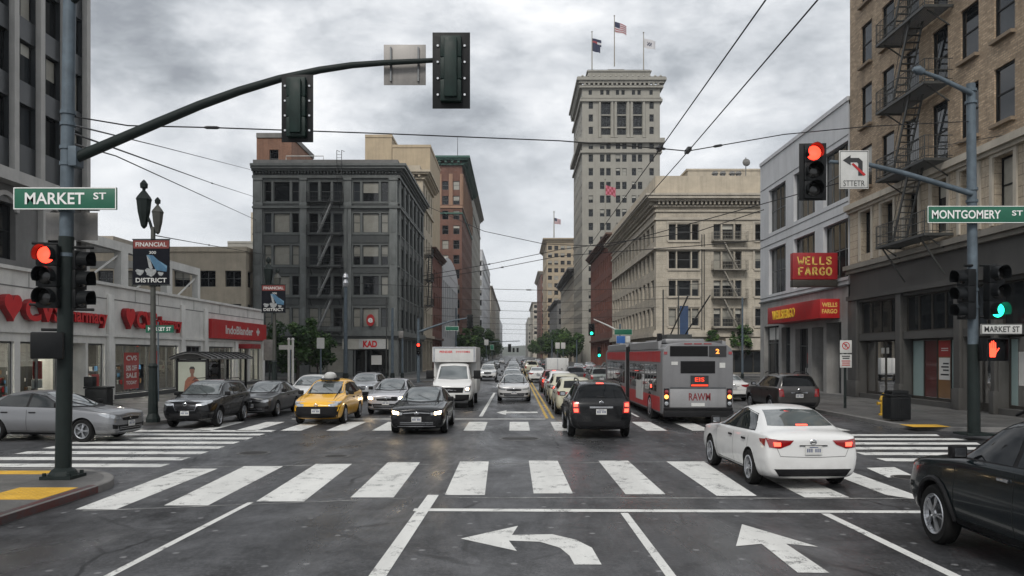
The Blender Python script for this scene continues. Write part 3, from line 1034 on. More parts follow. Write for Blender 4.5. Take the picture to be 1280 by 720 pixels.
M['lamp_strip'] = emit('shop_ceiling_lamp', (1.0, .93, .8), 8.0); M['lamp_bright'] = emit('shop_tube_lamp', (1.0, .92, .78), 85.0)
M['teal_film'] = pm('teal_window_film', (.27, .36, .35), .35, 0, .12, .8, 0, 0, None, .8)
M['poster_red'] = pm('poster_red', (.34, .022, .018), .5, 0, .12, 1.5, 0, 0, None, .6)
M['poster_orange'] = pm('poster_orange', (.20, .10, .035), .5, 0, .15, 1.5, 0, 0, None, .6)
M['poster_white'] = pm('poster_white', (.62, .61, .58), .5, 0, .06, 1.5, 0, 0, None, .6)
M['poster_blue'] = pm('poster_blue', (.07, .2, .38), .5, 0, .2, 2.5, 0, 0, None, .6)


# ---- grey corner building with the fire escape
def grey_building():
    B = Building('office_building', 'dark grey painted corner building with an iron fire escape down its middle bay', 'building', -27.8, -12.4, 85, 108)
    gp_, sp = M['grey_paint'], M['grey_paint2']
    k = 1 / 11.76
    ux = lambda px: (px - 316) * k
    rows = [(18.75, 20.85), (15.45, 17.5), (12.0, 14.1), (8.8, 10.85), (5.4, 7.45)]
    bays = [(329, 375), (384, 430), (440, 486.5)]
    bl = [[0, 0, 0, 0, 0, 0, 0, 2, 0], [0, 1, 0, 0, 0, 0, 1, 1, 1], [1, 1, 1, 0, 0, 0, 2, 2, 2], [1, 1, 0, 0, 0, 0, 0, 0, 1], [1, 1, 1, 1, 1, 0, 1, 1, 0]]
    for r, (z0, z1) in enumerate(rows):
        for b, (a, c) in enumerate(bays):
            a, c = ux(a), ux(c); w = c - a
            cuts = [(.03, .22), (.28, .72), (.78, .97)] if b != 1 else [(.04, .30), (.36, .64), (.70, .96)]
            for q, (s, e) in enumerate(cuts):
                v = bl[r][b * 3 + q]
                B.window('F', a + s * w, a + e * w, z0, z1, 'sash' if q != 1 or b == 1 else 'fixed', .3, M['grey_paint2'], None, v)
        n = 6
        for i in range(n):
            u = 1.2 + i * (23 - 1.6) / n
            for q in (0, 1):
                B.window('R', u + .25 + q * 1.55, u + 1.65 + q * 1.55, z0, z1, 'sash', .3, M['grey_paint2'], None)
    # ground floor
    for a, c, st in ((330, 374, 'g32'), (386, 429, 'g21')):
        B.window('F', ux(a), ux(c), .5, 3.7, st, .5, M['grey_paint2'], None, 1 if a > 380 else 2)
    B.opening('F', ux(441), ux(486), .15, 3.0, .6)
    for i in range(6): B.window('R', 1.2 + i * 3.57, 1.2 + i * 3.57 + 2.9, .4, 4.1, 'g32', .5, M['grey_paint2'], None, 0)
    B.wall('F', 0, 22.2, gp_); B.wall('R', 0, 22.2, gp_)
    m = MB(); m.quad((0, 23, 0), (0, 0, 0), (0, 0, 22.6), (0, 23, 22.6), 0, [(0, 0), (23, 0), (23, 22.6), (0, 22.6)]); m.build('party_wall', M['party_brick'], B.root, fix=False)
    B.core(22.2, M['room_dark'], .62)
    roof_slab(B, 22.1, M['roof_grey'])
    for px0, px1 in ((318, 328.4), (375.6, 383.6), (430.6, 439.4), (487, 496.6)):
        m = MB(); a, c = ux(px0), ux(px1)
        B.box(m, 'F', a, c, 0, .22, 5.0, 21.1)
        for z0, z1 in rows: B.box(m, 'F', a + .15, c - .15, .22, .27, z0, z1)
        B.box(m, 'F', a - .06, c + .06, .0, .30, 18.2, 18.5); B.box(m, 'F', a - .06, c + .06, 0, .32, 20.95, 21.2)
        m.build('pilaster', M['grey_relief_tone'], B.root, bevel=.015)  # lighter copy of the wall grey; facade relief put into the colour
    for i in range(7):
        m = MB(); u = .45 + i * 3.57
        B.box(m, 'R', u, min(u + .65, 22.98), 0, .2, 5.0, 21.1); m.build('pilaster', gp_, B.root, bevel=.015)
    for (za, zb) in ((17.75, 18.5), (14.35, 15.2), (11.1, 11.75), (7.75, 8.55)):
        m = MB()
        for a, c in bays: B.box(m, 'F', ux(a) + .1, ux(c) - .1, 0, .09, za, zb)
        B.box(m, 'R', 1.15, 22.5, 0, .08, za, zb)
        m.build('spandrel', sp, B.root)
        B.course('FR', zb + .0, zb + .12, .16, gp_, 'window_ledge')
    B.course('FR', 18.0, 18.2, .32, gp_)
    B.course('FR', 4.45, 5.0, .42, gp_)
    B.course('FR', 4.2, 4.45, .2, sp)
    B.cornice('FR', 0, [(21.2, 21.5, .25), (21.9, 22.1, .55), (22.1, 22.35, .85), (22.35, 22.6, 1.0)], gp_, 'cornice', (21.66, 21.9, .42, .14, .34))
    m = MB(); m.box(0, B.W, .02, .35, 22.6, 23.2); m.box(B.W - .35, B.W, .36, 23, 22.6, 23.2); m.build('parapet', M['grey_stone'], B.root)
    # shop front with red lettering
    a, c = ux(441), ux(486)
    m = MB(); B.box(m, 'F', ux(428), ux(485.5), .0, .12, 3.05, 4.15); m.build('shop_fascia', M['blind_pale'], B.root)
    s = MB(); fn = lambda x, z, d: B.P('F', x, d, z)
    B.box(s, 'F', ux(449), ux(484), .12, .2, 3.1, 4.1, 0)
    text_into(s, 'KAD', ux(463), 3.6, 1.5, .72, fn, .205, 1, .05)
    s.build('shop_sign', [M['sign_cream'], M['letter_red']], B.root)
    m = MB(); B.box(m, 'F', a + .1, a + .25, -.3, -.1, .15, 3.0); B.box(m, 'F', a + 1.3, a + 1.42, -.3, -.1, .15, 3.0); B.box(m, 'F', a + 1.9, a + 3.0, -.45, -.4, 1.4, 2.4, 1)
    m.build('shop_door', [M['frame_grey'], M['poster_white']], B.root)
    m = MB(); B.box(m, 'F', a, c, -.58, -.55, .15, 3.0); m.build('shop_glass', M['glass'], B.root)
    fire_escape(B, 'F', ux(386), ux(429), [18.6, 15.15, 11.75, 8.45, 4.95], 1.1, M['fire_iron'], 1, .95, 2.6, .16, (.3, .72))
    # roof ladder rails and pipe over the cornice
    m = MB()
    for px in (424, 430): m.tube([(ux(px), -.1, 18.6), (ux(px), -1.15, 21.2), (ux(px), -1.15, 23.9), (ux(px), .2, 24.1)], .035, 6)
    for i in range(9): m.cyl((ux(424), -1.15, 20.8 + i * .33), (ux(430), -1.15, 20.8 + i * .33), .02, n=5)
    m.build('roof_ladder', M['rail_iron'], B.root)
    m = MB(); m.tube([(ux(356), .5, 23.3), (ux(356), .5, 23.7), (ux(403), .5, 23.7), (ux(403), .5, 23.3)], .05, 6); m.build('roof_pipe', M['concrete_pale'], B.root)
    m = MB(); m.tube([(ux(434.5), -.30, .15), (ux(434.5), -.30, 18)], .06, 6); m.build('drain_pipe', M['grey_paint'], B.root)
    B.finish()
    # oval red projecting sign
    t = thing('projecting_sign', 'red oval sign projecting from the dark grey corner building', 'sign', (-15.2, 84.5, 6.1))
    m = MB(); m.lathe([(.001, -.1), (.52, -.1), (.56, 0), (.52, .1), (.001, .1)], n=20, axis='y'); o = m.build('sign_face', M['sign_red'], t, smooth=True); o.scale = (.8, 1, 1.15)
    m = MB(); text_into(m, 'e', 0, 0, .5, .5, face_cam(0, 0, 0), .11, 0, .03); m.build('lettering', M['sign_white'], t)
    m = MB(); m.cyl((0, 0, .3), (0, .5, .3), .04); m.build('bracket', M['rail_iron'], t)


grey_building()


# ---- tan brick building at the right edge
def tan_building():
    B = Building('brick_building', 'tall tan brick building with a zigzag fire escape above shop fronts at the right edge', 'building', 19, 48, 24.5, 45.3)
    D = B.D
    yv = lambda x: 19000.0 / (x - 643) - 24.5           # photo column -> distance along the street front
    cols = [(yv(1089), yv(1077)), (yv(1117), yv(1103)), (yv(1148), yv(1132)), (yv(1186), yv(1164)), (yv(1223), yv(1201)), (yv(1268), yv(1243)), (yv(1330), yv(1298))]
    cols = [(a + b) / 2 for a, b in cols]
    base = 11.55; per = 3.32
    for fl in range(9):
        z0 = base + per * fl
        for i, c in enumerate(cols + [2.0, -.1 + .9]):
            w = .66
            if i == 8: continue
            if i in (3,): B.window('L', c - w, c + w, z0 - .55, z0 + 2.2, 'sash', .2, M['black_metal'], None, 0)
            else: B.window('L', c - w, c + w, z0, z0 + 2.2, 'sash', .2, M['black_metal'], M['tan_brick_sill'], 0 if (i * 3 + fl * 5) % 7 else 2)
        for i in range(7): B.window('F', 2.2 + i * 3.4, 3.5 + i * 3.4, z0, z0 + 2.2, 'sash', .38, M['black_metal'], M['tan_brick_sill'])
    for i, c in enumerate(cols): B.window('L', c - .62, c + .62, 7.95, 10.25, 'sash', .4, M['black_metal'], None)
    # ground floor openings: transom and shop window per bay
    edges = [(yv(1122), yv(1074)), (yv(1195), yv(1129)), (yv(1242), yv(1204)), (.6, yv(1248))]
    for j, (a, b) in enumerate(edges):
        B.opening('L', a, b, 3.6, 5.35, .3)
        B.opening('L', a, b, .38 if j != 2 else .15, 3.25, .55)
    B.wall('L', 0, 7.45, M['shop_dark'], name='shop_wall')
    B.wall('L', 7.45, 10.85, M['limestone_block'], name='stone_storey')
    B.wall('L', 10.85, 42, M['tan_brick'])
    B.wall('F', 0, 42, M['tan_brick'])
    m = MB(); m.quad((0, D, 0), (29, D, 0), (29, D, 42), (0, D, 42), 0, [(0, 0), (29, 0), (29, 42), (0, 42)]); m.build('party_wall', M['tan_brick'], B.root, fix=False)
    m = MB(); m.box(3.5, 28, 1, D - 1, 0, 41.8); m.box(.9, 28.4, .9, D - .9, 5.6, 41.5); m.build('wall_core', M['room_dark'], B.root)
    roof_slab(B, 41.9, M['roof_grey'])
    # storefront glazing
    gl = MB(); fr = MB()
    for j, (a, b) in enumerate(edges):
        n = 4 if j < 2 else 3
        for i in range(n + 1):
            u = a + (b - a) * i / n
            u = min(max(u, a + .045), b - .045)
            B.box(fr, 'L', u - .04, u + .04, -.26, -.18, 3.6, 5.35)
            B.box(fr, 'L', u - .045, u + .045, -.5, -.42, .38 if j != 2 else .15, 3.25)
        B.box(fr, 'L', a, b, -.255, -.185, 5.28, 5.35); B.box(fr, 'L', a, b, -.255, -.185, 3.6, 3.67)
        B.box(fr, 'L', a, b, -.495, -.425, 3.17, 3.25); B.box(fr, 'L', a, b, -.495, -.425, .38 if j != 2 else .15, .5)
        t = MB(); P = lambda u, z, v: B.P('L', u, v, z)
        t.quad(P(a, 3.6, -.23), P(b, 3.6, -.23), P(b, 5.35, -.23), P(a, 5.35, -.23)); t.build('transom_window', M['glass'], B.root, fix=False)
        g = MB(); g.quad(P(a, .3, -.46), P(b, .3, -.46), P(b, 3.25, -.46), P(a, 3.25, -.46)); g.build('shop_window', M['clear'], B.root, fix=False)
    fr.build('shop_frame', M['bronze'], B.root)
    # interior of the shops: floor, back, a few furnishings, lit ceiling strips
    rm = MB()
    rm.box(.6, 3.45, .5, D - .4, .1, .16); rm.box(3.35, 3.45, .5, D - .4, .16, 3.4); rm.box(.6, 3.45, .5, D - .4, 3.3, 3.4)
    rm.build('shop_room', M['room_warm'], B.root)
    dv = MB()
    for u in (edges[0][0] - .4, edges[1][0] - .35, edges[2][0] - .3): dv.box(.6, 3.3, u - .06, u + .06, .16, 3.29)
    dv.build('shop_partition', M['room_dark'], B.root)
    lm = MB(); lm.box(1.8, 2.1, edges[0][0] + .4, edges[0][1] - .4, 3.25, 3.29); lm.build('ceiling_lamp', M['lamp_strip'], B.root)
    # films and posters behind the glass of the second bay
    a, b = edges[1]; w = (b - a) / 4
    P = lambda u, z, v: B.P('L', u, v, z)
    for i, mt in ((0, 'teal_film'), (3, 'teal_film'), (2, 'poster_dark'), (1, 'poster_orange')):
        q = MB(); u0, u1 = a + w * i + .06, a + w * (i + 1) - .06
        B.box(q, 'L', u0, u1, -.455, -.448, .52, 3.15)
        q.build('window_film' if i in (0, 3) else 'poster', M[mt], B.root)
    q = MB(); u0, u1 = a + w + .12, a + w * 2 - .12
    B.box(q, 'L', u0, u1, -.446, -.443, 1.35, 2.35); wp = q.build('poster', M['poster_white'], B.root)
    q = MB(); B.box(q, 'L', u0 - .03, u1 + .03, -.446, -.444, 2.4, 3.12); rp = q.build('poster', M['poster_red'], B.root)
    q = MB()
    for z in (2.05, 1.9, 1.75, 1.55): B.box(q, 'L', u0 + .1, u1 - .1 - (z * 7 % .3), -.442, -.440, z, z + .07)
    q.build('poster_print', [M['ink'], M['poster_white']], wp)
    q = MB()
    for z in (2.75, 2.66): B.box(q, 'L', u0 + .15, u1 - .2, -.443, -.441, z, z + .04, 1)
    q.build('poster_print', [M['ink'], M['poster_white']], rp)
    a0, b0 = edges[0]
    q = MB(); B.box(q, 'L', (a0 + b0) / 2 - .3, (a0 + b0) / 2 + .1, -.455, -.45, 2.55, 2.85); B.box(q, 'L', (a0 + b0) / 2 + .2, (a0 + b0) / 2 + .55, -.455, -.45, 2.55, 2.85); q.build('notice', M['poster_white'], B.root)
    a3, b3 = edges[3]
    for i in range(2):
        q = MB(); B.box(q, 'L', b3 - 1.35 - i * 2.2, b3 - .55 - i * 2.2, -.455, -.45, 1.3, 2.6); q.build('notice', M['poster_white'], B.root)
        q = MB(); B.box(q, 'L', b3 - .5 - i * 2.2, b3 - .1 - i * 2.2, -.455, -.45, .52, 3.1); q.build('window_film', M['teal_film'], B.root)
    # pilasters of the shop fronts
    for u0, u1 in ((yv(1074) + .0, D), (edges[1][1], edges[0][0]), (edges[2][1], edges[1][0]), (edges[3][1], edges[2][0])):
        p = MB(); B.box(p, 'L', u0 + .03, u1 - .03, 0, .14, .15, 5.5); B.box(p, 'L', u0 - .01, u1 + .005 if u1 < D else u1, 0, .2, .15, 1.05)
        p.build('pilaster', M['shop_dark'], B.root, bevel=.012)
    B.course('L', 5.5, 5.75, .24, M['shop_dark']); B.course('L', 7.2, 7.45, .42, M['shop_stone'], 'shop_cornice'); B.course('L', 7.0, 7.2, .25, M['shop_stone'], 'shop_cornice')
    B.course('L', 10.55, 10.85, .38, M['limestone'], 'ledge'); B.course('L', 10.4, 10.55, .2, M['limestone'], 'ledge')
    for c in cols:                                      # raised surrounds of the stone storey
        q = MB()
        B.box(q, 'L', c - .86, c - .66, 0, .08, 7.6, 10.4); B.box(q, 'L', c + .66, c + .86, 0, .08, 7.6, 10.4); B.box(q, 'L', c - .66, c + .66, 0, .08, 10.27, 10.4)
        q.build('window_surround', M['limestone'], B.root)
    fire_escape(B, 'L', cols[3] - 1.1, cols[2] + 1.0, [7.75] + [11.0 + per * i for i in range(8)], 1.25, M['rail_iron'], -1, 1.0, None, .15, (.36, .72))
    m = MB()
    for u in (cols[3] - .6, cols[2] + .5): m.bar(B.P('L', u, 0.1, 6.0), B.P('L', u, 1.2, 7.65), .06)
    m.build('fire_escape_bracket', M['rail_iron'], B.root)
    B.finish()


M['tan_brick_sill'] = pm('tan_sill', (.22, .17, .12), .85, 0, .15, 3, .05)
M['shop_dark'] = pm('shop_front_dark_paint', (.062, .060, .056), .6, 0, .25, 1, .05, .3)
M['shop_stone'] = pm('shop_cornice_stone', (.20, .185, .16), .8, 0, .2, 1, .08, .4)
M['limestone_block'] = brick_mat('limestone_blocks', (.44, .37, .28), (.49, .41, .31), (.27, .225, .175), 1.2, .42, .018, .35)
tan_building()


# ---- pale bank building
def bank_building():
    B = Building('bank_building', 'pale grey modern bank building with wide grid windows and a red fascia', 'building', 19, 44, 45.5, 61.8)
    yv = lambda x: 19000.0 / (x - 643) - 45.5
    bays = [(yv(1061.5) + .15, yv(1029)), (yv(1018.5), yv(992)), (yv(982), yv(961))]
    for a, b in bays:
        B.window('L', a, b, 6.95, 10.3, 'g42', .35, M['frame_grey'], None, 0)
        B.window('L', a, b, 11.5, 14.7, 'g42', .35, M['frame_grey'], None, 0)
    B.opening('L', 1.0, 3.2, .15, 4.4, .9); B.opening('L', 3.7, 5.6, .15, 4.2, .9); B.opening('L', 6.3, 8.6, .5, 4.2, .5)
    B.opening('L', 9.6, 11.4, .5, 4.4, .5); B.opening('L', 12.0, 15.4, .5, 4.6, .5)
    B.wall('L', 0, 6.5, M['bank_base'], name='ground_storey')
    B.wall('L', 6.5, 17.2, M['pale_panel'])
    m = MB()
    for z in (16.6,): m.quad((0, .02, 6.5), (25, .02, 6.5), (25, .02, 17.2), (0, .02, 17.2)); m.quad((0, 16.28, 0), (25, 16.28, 0), (25, 16.28, 17.2), (0, 16.28, 17.2))
    m.build('side_wall', M['pale_panel'], B.root, fix=False)
    B.core(17.0, M['room_dark'], 1.0)
    roof_slab(B, 17.0, M['roof_grey'])
    g = MB()
    P = lambda u, z, v: B.P('L', u, v, z)
    for (a, b, z0, z1, dd) in ((1.0, 3.2, .15, 4.4, .85), (3.7, 5.6, .15, 4.2, .85), (6.3, 8.6, .5, 4.2, .4), (9.6, 11.4, .5, 4.4, .4), (12.0, 15.4, .5, 4.6, .4)):
        q = MB(); q.quad(P(a, z0, -dd), P(b, z0, -dd), P(b, z1, -dd), P(a, z1, -dd)); q.build('shop_window', M['glass'], B.root, fix=False)
        for u in (a + .05, (a + b) / 2, b - .05): B.box(g, 'L', u - .04, u + .04, -dd, -dd + .08, z0, z1)
        B.box(g, 'L', a, b, -dd, -dd + .07, z1 * .72, z1 * .72 + .07)
    g.build('shop_frame', M['frame_grey'], B.root)
    q = MB(); B.box(q, 'L', 7.0, 7.5, -.385, -.37, 1.9, 2.6); q.build('poster', M['poster_red'], B.root)
    q = MB(); B.box(q, 'L', 7.0, 7.7, -.385, -.37, 1.2, 1.6); q.build('poster', M['poster_white'], B.root)
    q = MB(); B.box(q, 'L', 12.2, 15.2, -.385, -.37, 3.6, 4.5); q.build('poster', M['sign_cream'], B.root)
    for z, o in ((10.62, .02), (11.2, .02), (15.0, .02), (6.72, .03)):
        B.course('L', z, z + .05, o, M['frame_grey'], 'panel_joint')
    B.course('L', 16.95, 17.2, .08, M['pale_panel'], 'coping'); B.course('L', 6.4, 6.5, .12, M['frame_grey'], 'ledge')
    m = MB(); B.box(m, 'L', 9.0, 12.5, -9, -4, 17, 18.6); B.box(m, 'L', 1.5, 4.5, -6, -1.5, 17, 18.3); m.build('roof_box', M['pale_panel'], B.root)
    # red fascia
    m = MB(); B.box(m, 'L', 1.2, 10.9, .0, 1.15, 4.62, 5.75); m.build('red_fascia', M['sign_red'], B.root, bevel=.03)
    s = MB(); fn = lambda a, b, d: B.P('L', -a, d, b)
    text_into(s, 'WELLSFERGO', -7.6, 5.18, 4.4, .60, fn, 1.155, 0, .012, .04)
    fe = lambda a, b, d: (-.6 + a, 1.2 - d, b)
    text_into(s, 'WELLS', 0, 5.40, .9, .26, fe, .005, 1, .03); text_into(s, 'FARGO', 0, 5.02, .9, .26, fe, .005, 1, .03)
    s.build('fascia_letters', [M['sign_yellow'], M['sign_gold']], B.root)
    B.finish()
    # square projecting sign over the pavement
    t = thing('projecting_sign', 'square dark red sign with two lines of gold serif lettering projecting from the bank', 'sign', (17.55, 46.9, 6.45))
    m = MB(); m.box(-1.3, 1.3, -.25, .25, .42, 1.98); m.build('sign_box', M['sign_red_dark'], t, bevel=.03)
    m = MB(); m.box(-1.3, 1.3, -.26, .26, 0, .40); m.build('sign_base', M['bronze'], t, bevel=.02)
    m = MB(); m.box(1.3, 1.5, -.06, .06, .5, .7); m.box(1.3, 1.5, -.06, .06, 1.6, 1.8); m.build('bracket', M['bronze'], t)
    m = MB(); fc = face_cam(0, 0, 0)
    serif_text(m, 'WELLS', 0, 1.52, 2.05, .42, fc, .255); serif_text(m, 'FARGO', 0, .90, 2.05, .42, fc, .255)
    m.build('lettering', M['sign_gold'], t)


SERIF = {   # heavy strokes (x0,z0,x1,z1) and slab serifs on a unit cell
    'W': ([(-.02, 1, .24, 0), (.24, 0, .5, .62), (.5, .62, .76, 0), (.76, 0, 1.02, 1)], []),
    'E': ([(.2, 0, .2, 1), (.2, 1, .85, 1), (.2, .5, .7, .5), (.2, 0, .85, 0)], [(.05, 1, .3), (.05, 0, .3)]),
    'L': ([(.2, 0, .2, 1), (.2, 0, .85, 0)], [(.05, 1, .4), (.05, 0, .3)]),
    'S': ([(.85, .8, .6, 1), (.6, 1, .25, .95), (.25, .95, .18, .7), (.18, .7, .8, .35), (.8, .35, .75, .05), (.75, .05, .4, 0), (.4, 0, .12, .2)], []),
    'F': ([(.2, 0, .2, 1), (.2, 1, .88, 1), (.2, .5, .7, .5)], [(.05, 0, .42), (.05, 1, .3)]),
    'A': ([(.1, 0, .5, 1), (.5, 1, .9, 0), (.28, .35, .72, .35)], [(-.02, 0, .24), (.76, 0, 1.02)]),
    'R': ([(.2, 0, .2, 1), (.2, 1, .65, 1), (.65, 1, .8, .76), (.8, .76, .65, .5), (.65, .5, .2, .5), (.5, .5, .88, 0)], [(.05, 0, .4), (.05, 1, .3), (.76, 0, 1.0)]),
    'G': ([(.85, .82, .6, 1), (.6, 1, .3, .9), (.3, .9, .14, .5), (.14, .5, .3, .1), (.3, .1, .6, 0), (.6, 0, .85, .15), (.85, .15, .85, .45)], [(.6, .45, 1.0)]),
    'O': ([(.5, 1, .2, .85), (.2, .85, .1, .5), (.1, .5, .2, .15), (.2, .15, .5, 0), (.5, 0, .8, .15), (.8, .15, .9, .5), (.9, .5, .8, .85), (.8, .85, .5, 1)], []),
}


def serif_text(mb, s, cx, cz, w, h, fn, d, mi=0):
    n = len(s); cw = w / n
    for i, ch in enumerate(s):
        st, se = SERIF[ch]
        ox = cx - w / 2 + i * cw; k = cw * .86
        for (a, b, c, e) in st:
            p, q = Vector((ox + a * k, cz - h / 2 + b * h)), Vector((ox + c * k, cz - h / 2 + e * h))
            dd = (q - p).normalized(); nn = Vector((-dd.y, dd.x)) * ((.034 if ch == 'W' else .05) if abs(dd.y) > .5 else .033); p -= dd * .02; q += dd * .02
            mb.add([fn(*(p + nn), d), fn(*(q + nn), d), fn(*(q - nn), d), fn(*(p - nn), d)], [(0, 1, 2, 3)], mi)
        for (a, b, c) in se:
            z = cz - h / 2 + b * h
            mb.add([fn(ox + a * k, z - .028, d), fn(ox + c * k, z - .028, d), fn(ox + c * k, z + .028, d), fn(ox + a * k, z + .028, d)], [(0, 1, 2, 3)], mi)


M['bank_base'] = pm('bank_base_stone', (.27, .265, .255), .75, 0, .22, .8, .08, .4)
bank_building()


# ---- beige stone building behind the bus
def beige_building():
    B = Building('office_building', 'beige stone corner building with deep cornice and cream fire escape behind the bus', 'building', 17.7, 40, 100, 145)
    k = .1
    ux = lambda px: (px - 820) * k
    zy = lambda y: 2.5 + (443 - y) * k
    rows = [(280, 300), (314, 335.5), (350.5, 370), (385.5, 407)]
    for r, (yt, yb) in enumerate(rows):
        z0, z1 = zy(yb), zy(yt)
        for a, b in ((836, 845), (846.5, 863.5), (865, 873.5)): B.window('F', ux(a), ux(b), z0, z1, 'sash', .4, M['frame_grey'], None)
        for a, b in ((892, 901), (903, 917), (919, 927)): B.window('F', ux(a), ux(b), z0 - .1, z1, 'sash', .4, M['frame_grey'], None)
        for a, b in ((944, 954), (957, 975), (977, 987)): B.window('F', ux(a), ux(b), z0, z1, 'sash', .4, M['frame_grey'], None)
        for i in range(13): B.window('L', 1.6 + i * 3.35, 3.7 + i * 3.35, z0, z1 + .2, 'sash', .4, M['frame_grey'], None)
    B.opening('F', 2.5, 22, .2, 2.9, .6)
    for i in range(11): B.window('L', 1.4 + i * 3.9, 4.4 + i * 3.9, .4, 4.2, 'g32', .5, M['bronze'], None, 0)
    B.wall('F', 0, 24.4, M['beige_block']); B.wall('L', 0, 24.4, M['beige_block'])
    B.core(24.3, M['room_dark'], .66); roof_slab(B, 24.3, M['roof_grey'])
    m = MB(); B.box(m, 'F', 2.5, 22, -.58, -.5, .2, 2.9); m.build('shop_window', M['glass'], B.root)
    m = MB()
    for i in range(9): B.box(m, 'F', 2.6 + i * 2.4, 2.75 + i * 2.4, -.5, -.4, .2, 2.9)
    m.build('shop_frame', M['bronze'], B.root)
    m = MB(); B.box(m, 'F', 8.5, 22, 0, .9, 3.05, 4.5); m.build('canopy', M['limestone'], B.root)
    B.course('FL', 4.7, 5.2, .5, M['limestone'], 'belt_course'); B.course('FL', 5.2, 5.5, .3, M['limestone'])
    B.course('FL', zy(312), zy(309), .35, M['limestone'], 'belt_course'); B.course('FL', zy(275), zy(272), .2, M['limestone'])
    for yt, yb in rows:
        for a, b in ((836, 873.5), (892, 927), (944, 987)):
            m = MB(); B.box(m, 'F', ux(a) - .15, ux(b) + .15, 0, .16, zy(yb) - .28, zy(yb) - .1); m.build('window_sill', M['limestone'], B.root)
    for a, b in ((836, 873.5), (944, 987)):
        for yt, yb in rows:
            m = MB(); u0, u1, z0, z1 = ux(a) - .3, ux(b) + .3, zy(yb) - .1, zy(yt)
            B.box(m, 'F', u0, u0 + .2, 0, .1, z0, z1 + .35); B.box(m, 'F', u1 - .2, u1, 0, .1, z0, z1 + .35); B.box(m, 'F', u0 + .2, u1 - .2, 0, .1, z1 + .15, z1 + .35)
            m.build('window_surround', M['limestone'], B.root)
    B.cornice('FL', 0, [(20.3, 20.5, .2), (20.9, 21.1, .35), (21.55, 21.8, .9), (21.8, 22.15, 1.35), (22.15, 22.4, 1.5)], M['limestone'], 'cornice', (21.15, 21.55, .75, .22, .52))
    m = MB(); m.box(-.1, B.W, -.1, .3, 22.4, 24.8); m.box(-.1, .3, .31, B.D, 22.4, 24.8); m.build('parapet', M['cream_stone'], B.root)
    fire_escape(B, 'F', ux(889), ux(932), [zy(300) - .15, zy(336) - .15, zy(371) - .15, zy(408) - .15], 1.2, M['rail_cream'], -1, 1.05, None, .18, (.3, .72))
    # vertical blade sign and pipes on the corner
    m = MB()
    for px in (877, 880): m.cyl(B.P('F', ux(px), .12, 5.5), B.P('F', ux(px), .12, 17.5), .06, n=6)
    m.build('drain_pipe', M['rail_iron'], B.root)
    # penthouse block on the roof
    m = MB(); m.box(5.7, 22, 8, 26, 24.3, 27.3); m.box(2.4, 5.6, 9, 26, 24.3, 25.7); m.box(5.5, 22.2, 7.9, 26.1, 27.3, 27.55); m.build('penthouse', M['cream_stone'], B.root)
    m = MB(); m.box(16.2, 18.6, 7.93, 7.99, 25.4, 26.8); m.build('vent_grille', M['grey_stone'], B.root)
    m = MB()
    for x in (8.0, 9.0, 10.2, 11.0): m.cyl((x, 2.5, 24.3), (x, 2.5, 25.6), .3, n=10); m.lathe([(.45, 25.6), (.3, 25.9), (.001, 25.95)], (x, 2.5, 0), 10)
    m.tube([(11.8, 2, 24.3), (11.8, 2, 27.6)], .06, 6); m.lathe([(.001, 0), (.35, .12), (.5, .3)], (11.9, 1.8, 27.0), 12, 0, 'y', False)
    m.build('roof_vents', M['grey_stone'], B.root)
    B.finish()


M['beige_block'] = brick_mat('beige_blocks', (.46, .415, .34), (.51, .46, .375), (.33, .29, .235), 1.6, .55, .014, .38)
beige_building()


M['pink_brick'] = pm('pale_pink_brick', (.30, .185, .125), .85, 0, .15, .5, .05, .3)
M['tan_tower'] = pm('tan_tower_brick', (.36, .29, .20), .85, 0, .12, .3, .05, .25)


